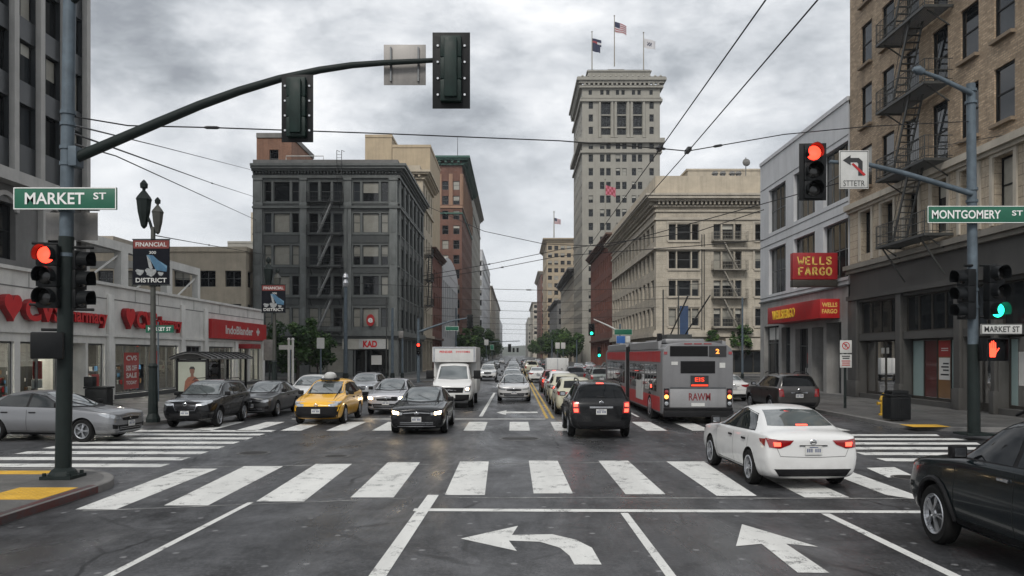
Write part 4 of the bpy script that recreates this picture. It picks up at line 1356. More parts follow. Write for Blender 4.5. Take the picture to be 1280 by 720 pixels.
# ---- dark tower with pale fins at the left edge
def left_tower():
    B = Building('office_tower', 'dark glass tower with pale vertical stone fins at the left frame edge', 'building', -60, -25, 29, 46.9)
    fy = [37.6 - 29 - 3.9 * 2 + .1, 37.6 - 29 - 1.95 * 2 - .0, 8.6 - 1.95, 8.75, 10.75, 12.95, 15.2, 17.45]
    f0, per = 12.1, 3.25
    for i in range(len(fy) - 1):
        for k in range(13):
            z = f0 + k * per
            B.window('R', fy[i] + .22, fy[i + 1] - .22, z + 1.05, z + per - .08, 'g21', .35, M['black_metal'], None, [2, 0, 3, 0, 0, 1, 0][(i * 5 + k * 3) % 7])  # pale panes: blinds and sky reflections, both put in as colour
    for i in range(10):
        for k in range(13):
            B.window('F', 1 + i * 3.4, 3.8 + i * 3.4, f0 + k * per + 1.05, f0 + (k + 1) * per - .08, 'g21', .35, M['black_metal'], None, 0)
    for i in range(4):
        B.window('R', .9 + i * 4.2, 2.7 + i * 4.2, 7.2, 10.0, 'sash', .4, M['black_metal'], None, 0)
    B.wall('R', 11.5, 56, M['spandrel_dark'], name='spandrel_wall'); B.wall('F', 11.5, 56, M['spandrel_dark'], name='spandrel_wall')
    B.wall('R', 0, 11.5, M['grey_stone'], name='base_wall'); B.wall('F', 0, 11.5, M['grey_stone'], name='base_wall')
    for y in fy:
        m = MB(); B.box(m, 'R', max(0, y - .19), y + .19, 0, .30, 11.5, 56.3); m.build('fin', M['fin_stone'], B.root, bevel=.02)
    for i in range(11):
        m = MB(); B.box(m, 'F', .7 + i * 3.4 - .2, .7 + i * 3.4 + .2, 0, .55, 11.5, 56.3); m.build('fin', M['fin_stone'], B.root)
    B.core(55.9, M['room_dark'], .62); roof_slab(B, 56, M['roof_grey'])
    B.course('FR', 10.9, 11.5, .7, M['fin_stone'], 'base_ledge')
    for i in range(5):
        m = MB(); u = .35 + i * 4.2; B.box(m, 'R', u, u + .4, 0, .3, 5.0, 10.9); m.build('pilaster', M['fin_stone'], B.root)
        # rounded heads over the base windows
        if i < 4:
            a = MB(); pts = [(1.05 * math.cos(R(t)), 1.05 * math.sin(R(t))) for t in range(0, 181, 15)]; ins = [(.8 * x / 1.05, .8 * y / 1.05) for x, y in pts]
            a.prism(pts + ins[::-1], lambda p, q, d: B.P('R', u + 1.45 + p, d, 9.6 + q * .9), .0, .12); a.build('arch_moulding', M['fin_stone'], B.root)
    B.finish()


left_tower()


# ---- pharmacy
def pharmacy():
    B = Building('pharmacy_building', 'long low pale concrete pharmacy with red wall lettering and shop windows', 'shop', -46, -21, 28.5, 67)
    D = B.D
    v = lambda Y: Y - 28.5
    wins = [(v(29.4), v(33.6)), (v(34.0), v(36.9)), (v(39.4), v(41.0)), (v(42.1), v(50.0)), (v(51.2), v(53.6)), (v(55.0), v(59.8)), (v(60.8), v(63.0)), (v(63.6), v(66.2))]
    tops = [3.05] * 8
    for (a, b) in wins: B.opening('R', a, b, .38, 3.05, .3)
    B.opening('R', v(37.2), v(39.2), .15, 3.05, 1.2)
    B.wall('R', 0, 6.2, M['concrete_pale'])
    m = MB(); m.quad((0, 0, 0), (25, 0, 0), (25, 0, 6.2), (0, 0, 6.2)); m.quad((0, D, 0), (25, D, 0), (25, D, 6.2), (0, D, 6.2)); m.build('side_wall', M['concrete_pale'], B.root, fix=False)
    m = MB(); m.box(.1, 24.6, .1, D - .1, 3.4, 5.9); m.build('roof', M['roof_grey'], B.root)
    # shop hall
    rm = MB(); rm.box(15, 24.65, .15, D - .15, .08, .13); rm.box(15, 15.15, .15, D - .15, .13, 3.4); rm.build('shop_hall', M['room_warm'], B.root)
    for y in (v(50.6), v(60.3)):
        m = MB(); m.box(15.2, 24.6, y - .1, y + .1, .13, 3.39); m.build('partition', M['room_dark'], B.root)
    lm = MB()
    for y in (3, 7, 11, 16, 19.5, 24, 29, 34):
        lm.box(22.6, 23.6, y, y + .25, 3.3, 3.36); lm.box(19.5, 20.5, y, y + .25, 3.3, 3.36)
    lm.build('ceiling_lamp', M['lamp_bright'], B.root)
    r = random.Random(3)
    shelf_m = [M['sign_red'], M['poster_white'], M['poster_blue'], M['poster_orange'], M['room_dark'], M['sign_cream']]
    for i in range(9):
        s = MB(); y = 1.2 + i * 2.6
        s.box(20.2, 22.6, y, y + .7, .13, 1.9, 4)
        for k in range(44):
            x = r.uniform(20.25, 22.4); z = .3 + .42 * r.randrange(4)
            s.box(x, x + r.uniform(.08, .2), y - .06, y + .76, z, z + r.uniform(.15, .32), r.randrange(6))
        s.build('shelf', shelf_m, B.root)
    # glazing, mullions
    P = lambda u, z, vv: B.P('R', u, vv, z)
    fr = MB()
    for i, (a, b) in enumerate(wins):
        q = MB(); q.quad(P(a, .38, -.2), P(b, .38, -.2), P(b, 3.05, -.2), P(a, 3.05, -.2)); q.build('shop_window', M['clear' if i not in (4,) else 'glass'], B.root, fix=False)
        n = max(1, round((b - a) / 1.35))
        for k in range(n + 1):
            u = min(max(a + (b - a) * k / n, a + .04), b - .04)
            B.box(fr, 'R', u - .04, u + .04, -.24, -.14, .38, 3.05)
        B.box(fr, 'R', a, b, -.235, -.145, 2.97, 3.05); B.box(fr, 'R', a, b, -.235, -.145, .38, .47)
    B.box(fr, 'R', v(37.2), v(39.2), -1.19, -1.1, 2.3, 2.4); B.box(fr, 'R', v(38.15), v(38.25), -1.19, -1.1, .15, 3.05)
    fr.build('shop_frame', M['frame_grey'], B.root)
    q = MB(); q.quad(P(v(37.2), .15, -1.15), P(v(39.2), .15, -1.15), P(v(39.2), 3.05, -1.15), P(v(37.2), 3.05, -1.15)); q.build('shop_door', M['clear_dark'], B.root, fix=False)
    # red sale banner and small posters in the windows
    def poster(u0, u1, z0, z1, mt, words=(), vv=-.245):
        q = MB(); B.box(q, 'R', u0, u1, vv - .01, vv, z0, z1, 0)
        fn = lambda a, b, d: B.P('R', a, d, b)
        for (s, z, h) in words: text_into(q, s, (u0 + u1) / 2, z, (u1 - u0) * .72, h, fn, vv + .004, 1, .03)
        q.build('poster', [M[mt], M['poster_white']], B.root)
    poster(v(43.3), v(45.0), .6, 2.6, 'poster_red', (('CVS', 2.3, .28), ('50% OFF', 1.75, .3), ('SALE', 1.35, .28), ('TODAY', .95, .2)), -.13)
    poster(v(46.6), v(47.4), 1.7, 2.7, 'poster_red', (), -.13); poster(v(46.65), v(47.35), .9, 1.6, 'poster_white', (), -.13)
    poster(v(35.3), v(36.0), 1.4, 2.2, 'poster_red'); poster(v(35.2), v(36.0), 1.0, 1.38, 'poster_white')
    poster(v(40.0), v(40.7), .7, 1.5, 'poster_red', (), -.13)
    # wall panels: ribs, grooves, ledge
    for y in (41.45, 50.5, 54.3, 60.2, 66.6):
        m = MB(); w = .27; B.box(m, 'R', v(y) - w, min(v(y) + w, D - .01), 0, .14, .14, 3.45 if y in (60.2, 66.6) else 5.6); m.build('rib', M['concrete_pale'], B.root, bevel=.02)
    B.course('R', 3.42, 3.55, .10, M['concrete_pale'], 'ledge'); B.course('R', 5.35, 5.40, .015, M['grey_stone'], 'panel_joint'); B.course('R', 6.05, 6.2, .12, M['concrete_pale'], 'coping')
    B.course('R', .0, .37, .06, M['dark_stone'], 'plinth')
    for y in (31.5, 34.6, 37.8, 44.3, 47.2, 52.4, 57.0, 63.0):
        m = MB(); B.box(m, 'R', v(y) - .012, v(y) + .012, 0, .012, 5.41, 6.04); m.build('panel_joint', M['grey_stone'], B.root)
    # wall lettering, standing off the wall
    fn = lambda a, b, d: B.P('R', a, d, b)

    def heart(mb, u, z, w, h):
        pts = []
        for k in range(28):
            t = 2 * PI * k / 28
            x = 16 * math.sin(t) ** 3; y = 13 * math.cos(t) - 5 * math.cos(2 * t) - 2 * math.cos(3 * t) - math.cos(4 * t)
            pts.append((u + x / 32 * w, z + (y + 2.5) / 29 * h))
        n = len(pts)
        mb.add([fn(a, b, .32) for a, b in pts], [tuple(range(n))], 0)
        mb.add([fn(a, b, .32) for a, b in pts] + [fn(a, b, .03) for a, b in pts], [(i, (i + 1) % n, n + (i + 1) % n, n + i) for i in range(n)], 1)
    for y0, y1 in ((32.3, 41.0), (42.5, 50.1)):
        L = y1 - y0; s = MB()
        heart(s, v(y0 + L * .085), 4.42, L * .135, 1.12)
        text_into(s, 'CVS', v(y0 + L * .35), 4.42, L * .33, .98, fn, .03, 0, .04, .26, 1)
        text_into(s, 'pharmacy', v(y0 + L * .76), 4.28, L * .44, .92, fn, .03, 0, .022, .22, 1)
        s.build('wall_lettering', [M['letter_red'], M['letter_side']], B.root, fix=False)
    m = MB(); B.box(m, 'R', v(54.7), v(66.7), .02, .32, 3.62, 4.95, 0)
    text_into(m, 'IndoBlander', v(60.3), 4.28, 6.0, .62, fn, .325, 1, .03)
    text_into(m, '+', v(64.5), 4.3, .8, .62, fn, .325, 1, .06)
    m.build('red_fascia', [M['sign_red'], M['poster_white']], B.root)
    # porch of the far entrance
    m = MB(); B.box(m, 'R', v(60.9), v(63.4), 0, .9, 2.95, 3.3); m.build('entrance_canopy', M['sign_red_dark'], B.root)
    # roof-top parking frames
    for (ya, yb, zt) in ((44, 50, 8.9), (50, 56.5, 8.9), (56.5, 62, 8.6)):
        m = MB()
        for y in (ya, yb - .45): m.box(21.2, 21.65, v(y), v(y) + .45, 5.8, zt)
        m.box(21.2, 21.65, v(ya), v(yb), zt + .001, zt + .55); m.box(12, 21.19, v(ya), v(ya) + .4, zt + .001, zt + .5)
        m.bar((21.4, v(ya) + .5, 6.1), (21.4, v(yb) - .5, zt - .3), .09)
        m.build('roof_frame', M['concrete_pale'], B.root)
    B.finish()


pharmacy()

# small street-name plate fixed over the pharmacy window
t = thing('street_sign', 'small green street name plate on a post outside the second pharmacy window', 'street sign', (-17.9, 40.2, .14))
m = MB(); m.cyl((0, 0, 0), (0, 0, 4.0), .04); m.build('post', M['pole_grey'], t)
m = MB(); m.box(-.62, .78, -.02, .02, 3.45, 3.83); m.build('plate', M['sign_green'], t)
m = MB(); text_into(m, 'MARKET ST', .08, 3.64, 1.15, .2, face_cam(0, 0, 0), .024, 0, .02); m.build('lettering', M['sign_white'], t)


# ---- generic street building for the middle and far distance
def block(name, label, x0, x1, y0, y1, h, wall, faces, bays, floors, z_first, per, ww, wh, cor=None, corm=None, lite=True, style='sash', d=.3, fm=None, belts=(), base=None, glass='glass_far', core_in=.6, parapet=.0, blind=None, bayR=None):
    B = Building(name, label, 'building', x0, x1, y0, y1)
    wm = M[wall]
    for f in faces:
        L = B.length(f); nb = bays if f == 'F' else (bayR or max(2, int(L / (B.W / bays))))
        for k in range(floors):
            for i in range(nb):
                u = (i + .5) * L / nb
                B.window(f, u - ww / 2, u + ww / 2, z_first + k * per, z_first + k * per + wh, style, d, fm or M['frame_grey'], None, blind if blind is not None else None, True, glass)
        if base:
            n = max(2, int(L / 4))
            for i in range(n): B.opening(f, i * L / n + .35, (i + 1) * L / n - .35, .3, base - .8, .5)
    for f in faces: B.wall(f, 0, h, wm)
    if base:
        m = MB()
        for f in faces: B.box(m, f, .3, B.length(f) - .3, -.48, -.42, .3, base - .8)
        m.build('shop_window', M['glass'], B.root)
        B.course(faces, base - .4, base, .35, M[corm or wall], 'shop_cornice')
    m = MB()
    oth = {'F', 'R', 'L'} - set(faces)
    for f in oth:
        L = B.length(f); m.quad(B.P(f, 0, 0, 0), B.P(f, L, 0, 0), B.P(f, L, 0, h), B.P(f, 0, 0, h))
    if oth: m.build('side_wall', wm, B.root, fix=False)
    B.core(h - .3, M['room_dark'], core_in); roof_slab(B, h - .1, M['roof_grey'])
    for z in belts: B.course(faces, z, z + .35, .25, M[corm or wall])
    if cor:
        s = cor
        B.cornice(faces, h, [(-.9 * s, -.6 * s, .35 * s), (-.25 * s, 0, 1.0 * s), (0, .3 * s, 1.25 * s)], M[corm or wall], 'cornice', (-.6 * s, -.25 * s, .8 * s, .35 * s, .9 * s))
    else:
        B.course(faces, h - .02, h + .5, .12, M[corm or wall], 'coping')
    B.finish(lite)
    return B


# left-hand side, going up the street
b = block('office_building', 'cream ornate building squeezed between the grey corner building and the red tower', -24, -12.4, 108.3, 121, 27, 'cream_stone', 'FR', 4, 6, 6.2, 3.45, 1.3, 2.2, .9, 'cream_stone', base=5.2, belts=(22.4,), bayR=4)
fire_escape(b, 'R', 1.6, 4.6, [9.3, 12.75, 16.2], 1.0, M['rail_iron'], 1, 1.0, None, .2)
m = MB(); m.box(6.5, 10.8, 3.4, 12, 26.6, 28.9); m.build('penthouse', M['cream_stone'], b.root)
b = block('tall_building', 'tall red brick building with a green copper cornice and pale upper storeys', -23.2, -12.6, 192, 236, 49.3, 'brown_brick', 'FR', 4, 11, 6.5, 3.55, 1.5, 2.1, 1.6, 'copper_green', base=5.6, belts=(36.2,), blind=None, bayR=10)
m = MB()
for f in 'FR':
    L = b.length(f)
    b.box(m, f, -.0, L, .02, .25, 37.6, 38.2)
    for i in range(5 if f == 'F' else 11):
        n = 4 if f == 'F' else 10
        u = i * L / n; b.box(m, f, max(0, u - .45), min(L, u + .45), .02, .3, 38.3, 45.8)
m.build('pale_pilasters', M['pink_brick'], b.root)
m = MB(); m.cyl((9, 8, 47), (9, 8, 57), .14, .05, n=6); m.build('roof_mast', M['rail_iron'], b.root)
block('apartment_block', 'plain tan rendered block rising behind the roof of the grey corner building', -28, -23, 150, 170, 43.2, 'tan_render', 'FR', 2, 2, 6, 3.5, 1.3, 2, None, None, bayR=2)
block('apartment_block', 'lower tan rendered block right of the taller one behind the grey corner building', -22.9, -15.8, 150, 170, 41.3, 'tan_render', 'FR', 2, 2, 6, 3.5, 1.3, 2, None, None, bayR=2)
b = block('brick_tower', 'orange brick stair tower rising behind the left roof edge of the grey building', -28.2, -24.4, 87.5, 97, 26.2, 'orange_brick', 'FR', 1, 1, 22.9, 3, 1.0, 2.0, None, 'concrete', bayR=1)
block('office_building', 'small red brick front beside the white curved facade', -20, -12.6, 121.3, 139, 18.5, 'red_brick', 'FR', 3, 3, 6.4, 3.6, 1.3, 2.2, .7, 'red_brick', base=5.2, bayR=6)
# white building with rounded parapet and tall window strips
B = Building('office_building', 'white building with a rounded parapet and tall narrow window strips on the left', 'building', -22, -12.5, 139.3, 176)
for i in range(9):
    B.window('R', 1.2 + i * 3.95, 3.5 + i * 3.95, 5.6, 15.6, 'g25', .35, M['frame_grey'], None, 0, True, 'glass_far')
B.window('F', 1, 4, 5.6, 15.6, 'g25', .35, M['frame_grey'], None, 0, True, 'glass_far'); B.window('F', 5.5, 8.6, 5.6, 15.6, 'g25', .35, M['frame_grey'], None, 0, True, 'glass_far')
B.wall('R', 0, 17.5, M['pale_panel']); B.wall('F', 0, 17.5, M['pale_panel'])
B.core(17.2, M['room_dark']); roof_slab(B, 17.3, M['roof_grey'])
m = MB()
arc = [(0, 17.5)] + [(18.3 - 18.3 * math.cos(PI * k / 16), 17.5 + 3.4 * math.sin(PI * k / 16)) for k in range(17)] + [(36.7, 17.5)]
m.prism(arc[1:-1], lambda a, z, d: (9.5 + d, a, z), -.5, .06); m.build('curved_parapet', M['pale_panel'], B.root)
B.finish(True)
block('tall_building', 'slim pale grey tower just beyond the red brick tower', -22.5, -12.7, 236.3, 296, 52, 'tower_stone', 'FR', 3, 12, 6, 3.6, 1.6, 2.3, 1.2, 'tower_stone', base=5.2, belts=(45,), bayR=12)
block('tall_building', 'pale tower with dark horizontal bands near its top on the left', -24, -12.8, 320, 420, 44, 'pale_panel', 'FR', 4, 9, 6, 4.0, 2.2, 2.3, None, None, belts=(36, 40), base=5, bayR=16)
block('tall_building', 'narrow whitish tower far up the left side of the street', -24, -13, 440, 560, 40, 'limestone', 'FR', 3, 9, 6, 3.7, 1.8, 2.2, .8, None, base=5, bayR=18)
block('tall_building', 'last pale block visible at the far end of the left side', -26, -14, 600, 760, 44, 'tower_stone', 'FR', 3, 10, 6, 3.8, 2.2, 2.3, .8, None, bayR=16)
block('tall_building', 'distant low block at the street end on the left', -28, -15, 820, 1000, 38, 'pale_panel', 'FR', 3, 8, 6, 3.8, 2.4, 2.3, None, None, bayR=14)
# behind the pharmacy
block('parking_garage', 'long beige low building with dark openings behind the pharmacy roof', -47, -28.2, 84, 104, 13.3, 'cream_stone', 'FR', 7, 3, 2.6, 3.5, 1.7, 1.7, None, None, d=.4, style='pair', blind=None)
block('office_building', 'beige flat roofed building with a stepped top behind the pharmacy on the left', -66, -48.2, 96, 120, 16.2, 'limestone', 'FR', 5, 3, 4.0, 3.8, 1.8, 1.7, None, None, d=.5)
b = block('apartment_block', 'small distant pale tower with two rows of windows left of the grey building', -73.5, -64.6, 205, 225, 31, 'tower_stone', 'FR', 2, 6, 6, 4.1, 1.6, 2.2, None, None)
m = MB(); m.box(5.8, 8.9, 0.5, 14, 30.9, 39); m.build('stair_block', M['cream_stone'], b.root)

# right-hand side, going up the street
block('office_building', 'dark red brick building with heavy cornice beyond the beige corner building', 17.75, 38, 145.3, 186, 24.2, 'red_brick', 'FL', 6, 4, 6.8, 4.0, 1.4, 2.5, 1.0, 'red_brick', base=5.6, bayR=13)


def stone_tower():
    B = Building('tall_building', 'tall grey stone tower with arcaded top storeys and three roof flags', 'building', 17.8, 38.2, 210, 240)
    s = .21
    ux = lambda px: (px - 727.5) * s
    zy = lambda y: 2.5 + (443 - y) * s
    # small square openings under the cornice
    for a in (735.5, 750, 757.5, 769.5, 776.5, 789.5, 796.5, 811.5):
        B.window('F', ux(a), ux(a + 4.2), zy(118.5), zy(112.5), 'fixed', .35, M['tower_window'], None, 0, True, 'glass_far')
    # three tall arcaded bays
    for a, c in ((749, 763), (769, 782.5), (789, 802.5)):
        for yt, yb, st in ((127, 143, 'g32'), (144.5, 158.5, 'g32'), (160, 168.5, 'g31')): B.window('F', ux(a), ux(c), zy(yb), zy(yt), st, .7, M['tower_window'], None, 0, True, 'glass_far')
    for y0 in (127, 143, 158.5):
        for a in (735.5, 811.5): B.window('F', ux(a), ux(a + 5.5), zy(y0 + 9), zy(y0), 'sash', .35, M['tower_window'], None, 0, True, 'glass_far')
    yrow = [177] + [193 + 17.1 * k for k in range(13)]
    for y0 in yrow:
        for a in (735.5, 749.7, 757.5, 769.5, 777.5, 789.5, 797, 811.5):
            B.window('F', ux(a), ux(a + 5.6), zy(y0 + 9.2), zy(y0), 'sash', .35, M['tower_window'], None, None, True, 'glass_far')
        for i in range(7): B.window('L', 2.0 + i * 4.0, 3.9 + i * 4.0, zy(y0 + 9.2), zy(y0), 'sash', .35, M['tower_window'], None, 0, True, 'glass_far')
    for y0 in (127, 143, 158.5):
        for i in range(7): B.window('L', 2.0 + i * 4.0, 3.9 + i * 4.0, zy(y0 + 9), zy(y0), 'sash', .35, M['tower_window'], None, 0, True, 'glass_far')
    H = zy(106)
    B.wall('F', 0, H, M['tower_stone']); B.wall('L', 0, H, M['tower_stone'])
    m = MB(); m.quad((B.W, 0, 0), (B.W, 30, 0), (B.W, 30, H), (B.W, 0, H)); m.build('side_wall', M['tower_stone'], B.root, fix=False)
    B.core(H - .5, M['room_dark'], .9); roof_slab(B, H - .1, M['roof_grey'])
    # attached columns beside the tall bays
    for a in (748, 763.5, 768, 783.3, 788, 803.2):
        m = MB(); m.cyl(B.P('F', ux(a) + .3, .12, zy(170)), B.P('F', ux(a) + .3, .12, zy(126)), .38, .34, n=10); B.box(m, 'F', ux(a) - .12, ux(a) + .72, -.1, .55, zy(126), zy(124.5)); B.box(m, 'F', ux(a) - .1, ux(a) + .7, -.1, .5, zy(172), zy(170))
        m.build('column', M['tower_stone'], B.root, smooth=True)
    for y, h, o in ((173.5, 1.2, 1.1), (188.5, .6, .5), (124, .7, .6), (121.5, .3, .3)):
        B.course('FLR', zy(y) - h, zy(y), o, M['tower_stone'])
    B.cornice('FLR', 0, [(zy(110.5), zy(108), .8), (zy(105), zy(102), 1.0), (zy(102), zy(99), 1.5)], M['tower_stone'], 'cornice', (zy(108), zy(105), .95, .5, 1.2))
    m = MB()
    for f in 'FL':
        L = B.length(f)
        B.box(m, f, 0 if f == 'L' else -1.3, L + (1.3 if f == 'F' else 0), .8, 1.3, zy(99), zy(97.5))
        n = 14
        for i in range(n + 1): m.lathe([(.42, zy(97.5)), (.34, zy(96.5)), (.001, zy(95.2))], B.P(f, L * i / n, 1.05, 0), 8)
    m.build('balustrade', M['tower_stone'], B.root)
    m = MB(); m.box(ux(735), ux(813), .4, 22, H - .3, zy(89)); m.box(ux(733.5), ux(814.5), .1, 22.3, zy(89), zy(87.5)); m.box(ux(762), ux(781), 3, 14, zy(87.5), zy(83)); m.box(ux(761), ux(782), 2.8, 14.2, zy(83), zy(81.8)); m.build('attic', M['tower_stone'], B.root)
    m = MB()
    for i in range(26):
        u = ux(736) + (ux(812) - ux(736)) * (i + .5) / 26; m.box(u - .18, u + .18, .25, .42, H + .4, zy(90.5))
    m.build('attic_relief', M['tower_stone'], B.root)
    m = MB()
    for z in (zy(86.6), zy(85.6)): m.cyl((ux(735), 1, z), (ux(813), 1, z), .05, n=5)
    for i in range(12): m.cyl((ux(735) + (ux(813) - ux(735)) * i / 11, 1, zy(87.5)), (ux(735) + (ux(813) - ux(735)) * i / 11, 1, zy(85.6)), .05, n=5)
    m.build('roof_railing', M['rail_iron'], B.root)
    B.finish(True)


M['tower_window'] = pm('tower_window_frame', (.035, .045, .042), .5, 0, .2, 2)
stone_tower()


def flag(px, py_base, py_top, Y, label, wf, hf, kind, drop=.25, name='flag', second=False):
    x, y, z0 = at(px, py_base, Y); z1 = at(px, py_top, Y)[2]
    t = thing('flag_pole', label, 'flag', (x, Y, z0), 0, None)
    m = MB(); m.cyl((0, 0, 0), (0, 0, z1 - z0), Y * .00075, Y * .0005, n=8); m.lathe([(.001, 0), (Y * .0012, Y * .0012), (.001, Y * .0024)], (0, 0, z1 - z0), 8); m.build('pole', M['rail_cream'], t)

    def cloth(ztop, w, h, kind, seed):
        nx, nz = 16, 10; mb = MB(); vs = []
        for i in range(nx + 1):
            for j in range(nz + 1):
                a, b = i / nx, j / nz
                vs.append((.05 + a * w * .93, .22 * w * math.sin(a * 6 + seed) * a * .6 + .1 * b, ztop - b * h - drop * w * a ** 1.3 + .05 * h * math.sin(a * 5 + b * 2 + seed)))
        for i in range(nx):
            for j in range(nz):
                if kind == 'stripes': mi = 2 if (i < 7 and j < 5) else (j % 2)
                elif kind == 'pale': mi = 1 if not (5 <= i <= 10 and 3 <= j <= 6 and (i + j) % 3) else 2
                elif kind == 'dark': mi = 2 if (j < 4 or j > 6) else (0 if i < 9 else 1)
                elif kind == 'blue': mi = 2
                else: mi = 0 if (i // 3 + j // 3) % 2 else 3
                k = i * (nz + 1) + j
                mb.add([vs[k], vs[k + nz + 1], vs[k + nz + 2], vs[k + 1]], [(0, 1, 2, 3)], mi)
        mb.build('cloth', [M['flag_red'], M['flag_white'], M['flag_navy'], M['flag_pink']], t, smooth=False)
    cloth(z1 - z0 - Y * .0065, wf, hf, kind, px)
    if second: cloth(z1 - z0 - Y * .0145, wf * .9, hf, 'blue', px + 2)


M['flag_red'] = pm('flag_red', (.30, .05, .06), .8, 0, .1, 1); M['flag_white'] = pm('flag_white', (.55, .54, .55), .8, 0, .08, 1)
M['flag_navy'] = pm('flag_navy', (.02, .025, .06), .8, 0, .1, 1); M['flag_pink'] = pm('flag_pink', (.55, .16, .22), .8, 0, .1, 1)
flag(740, 88, 41, 213, 'left roof flag pole of the stone tower with two dark flags', 2.6, 1.7, 'dark', .3, second=True)
flag(768, 83, 21, 216, 'tallest middle roof flag pole of the stone tower flying a striped flag', 3.5, 2.7, 'stripes', .28)
flag(804.5, 88, 42, 213, 'right roof flag pole of the stone tower flying a pale flag with a dark emblem', 3.3, 2.3, 'pale', .2)
flag(692.5, 297, 266, 402, 'single flag on the roof of the distant tan building', 3.6, 2.8, 'stripes', .2)
flag(756.5, 304, 225, 157.7, 'pink and red flag on a pole rising from the dark red brick roof', 2.2, 1.8, 'pink', .25, second=False)

block('office_building', 'low greyish stone building with a dark cornice left of the stone tower', 17.9, 40, 240.5, 308, 28, 'limestone', 'FL', 6, 5, 6.5, 4.0, 1.9, 2.6, 1.6, 'grey_stone', base=5.5, bayR=15)
block('tall_building', 'tan brick tower with many small windows on the right side far up the street', 16.2, 32, 400, 455, 60, 'tan_tower', 'FL', 5, 14, 6, 3.75, 2.0, 2.1, 1.6, 'tan_tower', base=5.5, belts=(47,), bayR=12)
block('tall_building', 'reddish stone tower standing left of the distant tan tower', 15.8, 30, 480, 560, 52, 'brown_brick', 'FL', 4, 12, 6, 3.7, 2.0, 2.2, 1.5, 'limestone', bayR=14)
block('tall_building', 'grey stone block with a small turret far up the right side', 15, 30, 640, 760, 44, 'limestone', 'FL', 4, 9, 6, 4.2, 2.4, 2.4, 1.0, None, bayR=14)
block('tall_building', 'last hazy block visible at the far end of the right side', 14, 30, 820, 1000, 40, 'tower_stone', 'FL', 4, 8, 6, 4.2, 2.4, 2.4, None, None, bayR=14)
block('office_building', 'dark low front between the tan tower and the grey stone building', 17.2, 30, 320, 392, 24, 'grey_stone', 'FL', 4, 4, 6.5, 4, 2.0, 2.4, 1.0, 'grey_stone', base=5.2, bayR=12)


# ------------------------------------------------------------------ vehicles (built facing +Y, wheels on z = 0)
# station: y, z low, w low, z mid, w mid, z belt, w belt, z top, w top   (half widths)
SEDAN = [(2.30, .27, .62, .48, .70, .73, .62, .80, .42), (2.20, .19, .80, .5, .84, .80, .78, .865, .56), (1.92, .17, .84, .52, .895, .84, .855, .91, .65),
         (1.35, .17, .86, .55, .91, .89, .87, .965, .70), (1.02, .17, .86, .55, .91, .92, .875, 1.0, .71), (.86, .17, .86, .55, .91, .93, .875, 1.04, .69),
         (.12, .17, .86, .55, .91, .935, .875, 1.40, .61), (-.35, .17, .86, .55, .91, .94, .875, 1.455, .62), (-.85, .17, .86, .55, .91, .955, .875, 1.435, .62),
         (-1.22, .17, .86, .55, .91, .965, .87, 1.37, .615), (-1.76, .17, .86, .56, .91, .975, .865, 1.11, .67), (-1.85, .18, .86, .57, .905, .98, .86, 1.07, .66),
         (-2.12, .20, .84, .6, .885, .985, .835, 1.05, .66), (-2.24, .24, .80, .62, .85, .95, .79, 1.0, .58), (-2.29, .31, .72, .62, .77, .86, .69, .91, .45)]
SUV = [(2.27, .40, .56, .6, .68, .80, .60, .86, .42), (2.17, .27, .78, .62, .86, .88, .79, .95, .58), (1.87, .24, .85, .64, .915, .97, .87, 1.04, .66),
       (1.30, .24, .87, .64, .93, 1.02, .885, 1.09, .70), (1.02, .24, .87, .64, .93, 1.05, .885, 1.13, .71), (.88, .24, .87, .64, .93, 1.06, .885, 1.17, .69),
       (.34, .24, .87, .64, .93, 1.08, .885, 1.58, .645), (-.25, .24, .87, .64, .93, 1.09, .885, 1.665, .66), (-1.1, .24, .87, .64, .93, 1.10, .885, 1.665, .66),
       (-1.74, .24, .87, .64, .925, 1.12, .88, 1.63, .655), (-1.98, .26, .86, .64, .92, 1.12, .865, 1.58, .645), (-2.15, .28, .855, .64, .91, 1.11, .85, 1.21, .72),
       (-2.23, .30, .83, .64, .885, 1.06, .83, 1.12, .68), (-2.29, .40, .77, .64, .84, .94, .78, 1.0, .58)]
BOXY = [(2.27, .42, .62, .62, .74, .84, .66, .90, .46), (2.19, .28, .82, .64, .89, .94, .83, 1.01, .62), (1.87, .25, .87, .64, .925, 1.03, .89, 1.09, .68),
        (1.30, .25, .88, .64, .935, 1.07, .90, 1.13, .72), (.98, .25, .88, .64, .935, 1.09, .90, 1.17, .73), (.86, .25, .88, .64, .935, 1.10, .90, 1.21, .72),
        (.28, .25, .88, .64, .935, 1.11, .90, 1.62, .66), (-.3, .25, .88, .64, .935, 1.11, .90, 1.72, .67), (-1.1, .25, .88, .64, .935, 1.12, .90, 1.73, .67),
        (-1.85, .25, .88, .64, .935, 1.12, .90, 1.71, .67), (-2.08, .26, .87, .64, .93, 1.12, .885, 1.66, .655), (-2.21, .29, .86, .64, .915, 1.11, .87, 1.24, .72),
        (-2.27, .34, .82, .64, .89, 1.05, .82, 1.12, .68), (-2.31, .44, .74, .64, .82, .92, .72, .98, .55)]
